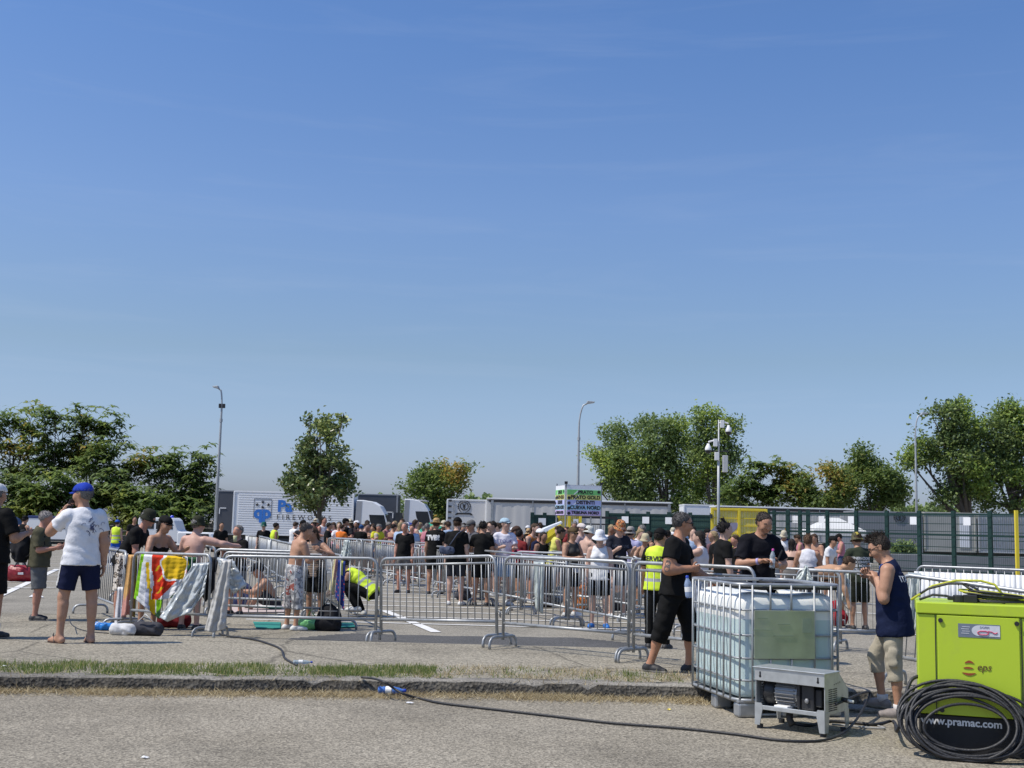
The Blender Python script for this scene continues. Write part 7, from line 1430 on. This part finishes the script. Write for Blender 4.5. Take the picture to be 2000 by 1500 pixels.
J = root_data[m.name]; lump('shoulder_bag', 'dark blue shoulder bag slanting across the black tee below the black cap', local(m, J['pel'] + V3(-.14, -.2, .06)), (.3, .12, .2), cloth((.07, .085, .13)), 'bag', 3, None, m.rotation_euler.z, lambda r: strap(r, [(.05, .0, .18), (.2, .05, .42), (.3, .16, .5)], .02, cloth((.07, .085, .13))))
m = crowd('person in straw hat and black tee with white letters on the back', 852, 1014, 84, 8, TAN, hat=('straw', (.42, .28, .13)), hair=BR, top=('tee', BLK), fat=.08, vox=.018)
print_on(m, 't_shirt', 'TVB!', .15, (-.04, 0, root_data[m.name]['pel'][2] + .35), PK, bold=.012)
crowd('grey haired person in black tee facing us beside the pale blue umbrella', 792, 1021, 83, 195, RED, hair=(.26, .23, .22), top=('tee', BLK), fat=.12, vox=.018)
crowd('person in black tee with small white mark on the back, holding a white bottle', 943, 1018, 96, 5, TAN, hair=(.015, .012, .01), top=('tee', BLK), pose={'armL': ((-.3, .3, -1), (.2, .9, .1))}, vox=.018)
crowd('person in grey cap and sunglasses behind the small white mark tee', 924, 1017, 84, 235, TAN, hat=('cap', (.12, .12, .12)), hair=BR, top=('tee', (.10, .10, .11)), glasses='sun')
crowd('tall person with dark hair beside the printed white tee', 966, 1018, 84, 250, FAIR, hair=DH, top=('tee', BLK), glasses='sun')
crowd('person in black with dark hair next to the grey container door', 955, 1020, 78, 10, FAIR, hair=BR, top=('tee', (.02, .02, .02)))
crowd('person in brown cap and black tee reading something in the hands', 1015, 1028, 88, 280, TAN, hat=('cap', (.07, .045, .035)), hair=BR, top=('tee', BLK), pose=dict(PHN))
crowd('person in small straw hat with bare shoulders', 1033, 1034, 86, 20, FAIR, hat=('bucket', (.42, .30, .17)), hair=BR, top=('bikini', BLK))
crowd('bare shouldered person in black cap near the folded sunshade', 1046, 1038, 88, 35, (.48, .28, .18), hat=('cap', BLK), hair=DH, top=('bikini', BLK))
crowd('steward in open yellow vest with dark fade haircut, bent over the bags', 1079, 1027, 92, 80, DRK, hair=DH, top=('vest', WHT, M('vest_pale_yellow', (.60, .58, .12), .7)), pose={'hpitch': 30, 'lean': (12, 0), 'armR': ((.15, .3, -1), (0, .6, -.8))}, bottom=('trousers', BLK), vox=.019)
crowd('dark haired person in black sleeveless top under the yellow vest steward', 1060, 1046, 92, 150, DRK, hair=DH, hairlen=2, top=('tank', BLK))
# far ones by the vehicles and the fireworks lorry
crowd('steward in blue cap, yellow vest and bright blue trousers by the concrete wall', 229, 1018, 58, 8, FAIR, hat=('cap', (.03, .10, .45)), hair=BR, top=('vest', WHT, HIVIS), bottom=('trousers', (.02, .09, .42)))
crowd('person in black leaning against the white off-road car', 263, 1009, 58, 150, TAN, hair=DH, top=('tee', BLK), bottom=('trousers', BLK))
crowd('person in black sleeveless top and black hat by the white van', 47, 1008, 68, 15, TAN, hat=('cap', BLK), hair=DH, top=('tank', BLK), bottom=('trousers', (.2, .2, .2)))
crowd('person in black with a dark green hood near the fireworks letters', 516, 1021, 62, 180, FAIR, hat=('bucket', (.02, .10, .08)), hair=DH, top=('tee', BLK), bottom=('trousers', BLK))
crowd('steward in yellow vest with black sleeves below the blue letters', 537, 1021, 64, 60, DRK, hair=DH, top=('vest', WHT, HIVIS), bottom=('trousers', BLK))
crowd('dark hooded person beside the lamp post foot', 432, 1028, 66, 150, TAN, hair=DH, hairlen=2, top=('tee', BLK), bottom=('trousers', BLK))
for t in (('person with short black hair and black tee near the magnolia trunk', 641, 1021, 62, 80, DH, BLK), ('person in orange tee with long brown hair below the magnolia', 667, 1024, 60, 30, BR, (.65, .17, .03)), ('tall person in dark tee with grey cap in front of the lorry cab', 677, 1015, 58, 200, GH_R, CHAR), ('black haired person behind the orange tee', 664, 1019, 56, 200, DH, (.12, .05, .05)), ('person with blue dyed hair and black top, hand raised', 705, 1024, 60, 10, (.02, .08, .22), BLK), ('ruddy shirtless person in front of the lorry windscreen', 714, 1020, 58, 130, BR, None), ('short person beside the ruddy shirtless one', 722, 1024, 58, 210, BR, None), ('person with black visor and pale top, arms out', 732, 1026, 60, 240, DH, (.5, .45, .36)), ('grey haired person in bright yellow tee', 738, 1023, 60, 150, GH_R, (.60, .58, .04)), ('person in maroon top crouching low below the lorry side', 696, 1030, 56, 140, DH, (.18, .04, .05)), ('person with black cap at the elbow of the striped top', 610, 1021, 58, 170, DH, BLK), ('dark haired person behind the bowed shirtless head', 588, 1022, 56, 160, BR, CHAR)):
    crowd(*t[:1], *t[1:5], random.choice([TAN, FAIR, RED]), hair=t[5], top=('tee', t[6]) if t[6] else None, pose=dict(random.choice([FOLD, PHN, {}])))
ANCH = [(770, 800, 'under the pale blue umbrella'), (800, 830, 'below the navy umbrella'), (828, 862, 'under the green umbrella'), (862, 905, 'in front of the crest trailer'), (905, 950, 'by the trailer door bars'), (950, 1010, 'before the dirty curtain trailer'), (1010, 1060, 'beside the folded sunshade'), (1085, 1135, 'below the small yellow gate'), (1180, 1240, 'beneath the banner tower legs'), (1240, 1300, 'before the green clad fence'), (1300, 1350, 'behind the stocky one in black'), (1340, 1400, 'at the foot of the camera mast'), (1520, 1570, 'near the orange yellow post')]
HAIRS = [('black haired', DH, 0, None), ('long haired', BR, 2, None), ('fair haired', BLD, 2, None), ('grey haired', GH_R, 0, None), ('curly haired', BR, 1, None), ('white capped', BR, 0, ('cap', WHT)), ('black capped', DH, 0, ('cap', BLK)), ('beige hatted', BR, 2, ('bucket', (.5, .45, .34))), ('brown haired', BR, 0, None)]
TOPS = [('black tee', ('tee', BLK)), ('pink top', ('tank', (.5, .2, .24))), ('white tee', ('tee', WHT)), ('dark red tee', ('tee', (.2, .03, .03))), ('white tank top', ('tank', WHT)), ('bikini top', ('bikini', (.12, .03, .05))), ('navy tee', ('tee', NAVY)), ('orange top', ('tank', (.55, .2, .06))), ('black tank top', ('tank', BLK)), ('pale blue tee', ('tee', (.35, .45, .6)))]
ANCH2 = [(566, 640, 'left of the magnolia trunk'.replace('left of', 'close by'), 54, 62, 4), (640, 700, 'in front of the ribbed lorry side', 52, 62, 6), (690, 770, 'near the lorry cab', 52, 64, 7), (1000, 1060, 'behind the maroon bundle', 76, 96, 3), (1085, 1130, 'behind the folded arms', 74, 90, 3), (1180, 1260, 'behind the orange bucket hat', 72, 90, 4), (1250, 1330, 'beyond the SERVIZIO steward', 66, 88, 4), (1340, 1400, 'next to the grey parasol', 70, 95, 3), (1430, 1460, 'behind the topknot', 84, 95, 1), (1520, 1650, 'beyond the curly haired white top', 62, 84, 5), (880, 985, 'among the black tees', 64, 82, 6)]
ANCH = [(a, b_, t, 54, 74, 4 if a < 1100 else 2) for a, b_, t in ANCH] + ANCH2
used = set(); ci = 0
for (a, b_, an, s0, s1, nq) in ANCH:
    for q in range(nq):
        while True:
            hn, hc_, hl, ht = HAIRS[rng.integers(len(HAIRS))]; tn, tp_ = TOPS[rng.integers(len(TOPS))]; lab = '%s person in %s %s' % (hn, tn, an)
            if lab not in used: break
        used.add(lab); s = rng.uniform(s0, s1); px = a + (b_ - a) * (q + rng.uniform(.2, .8)) / nq; hgt = rng.uniform(1.52, 1.74); yt = yh(px) - (hgt - CAMH) * s
        crowd(lab, px, yt, s, rng.uniform(0, 360), [TAN, FAIR, RED, DRK][rng.integers(4)], hair=hc_, hairlen=hl, hat=ht, top=tp_, pose=dict([FOLD, PHN, {}, {'lean': (14, 0)}][rng.integers(4)]))
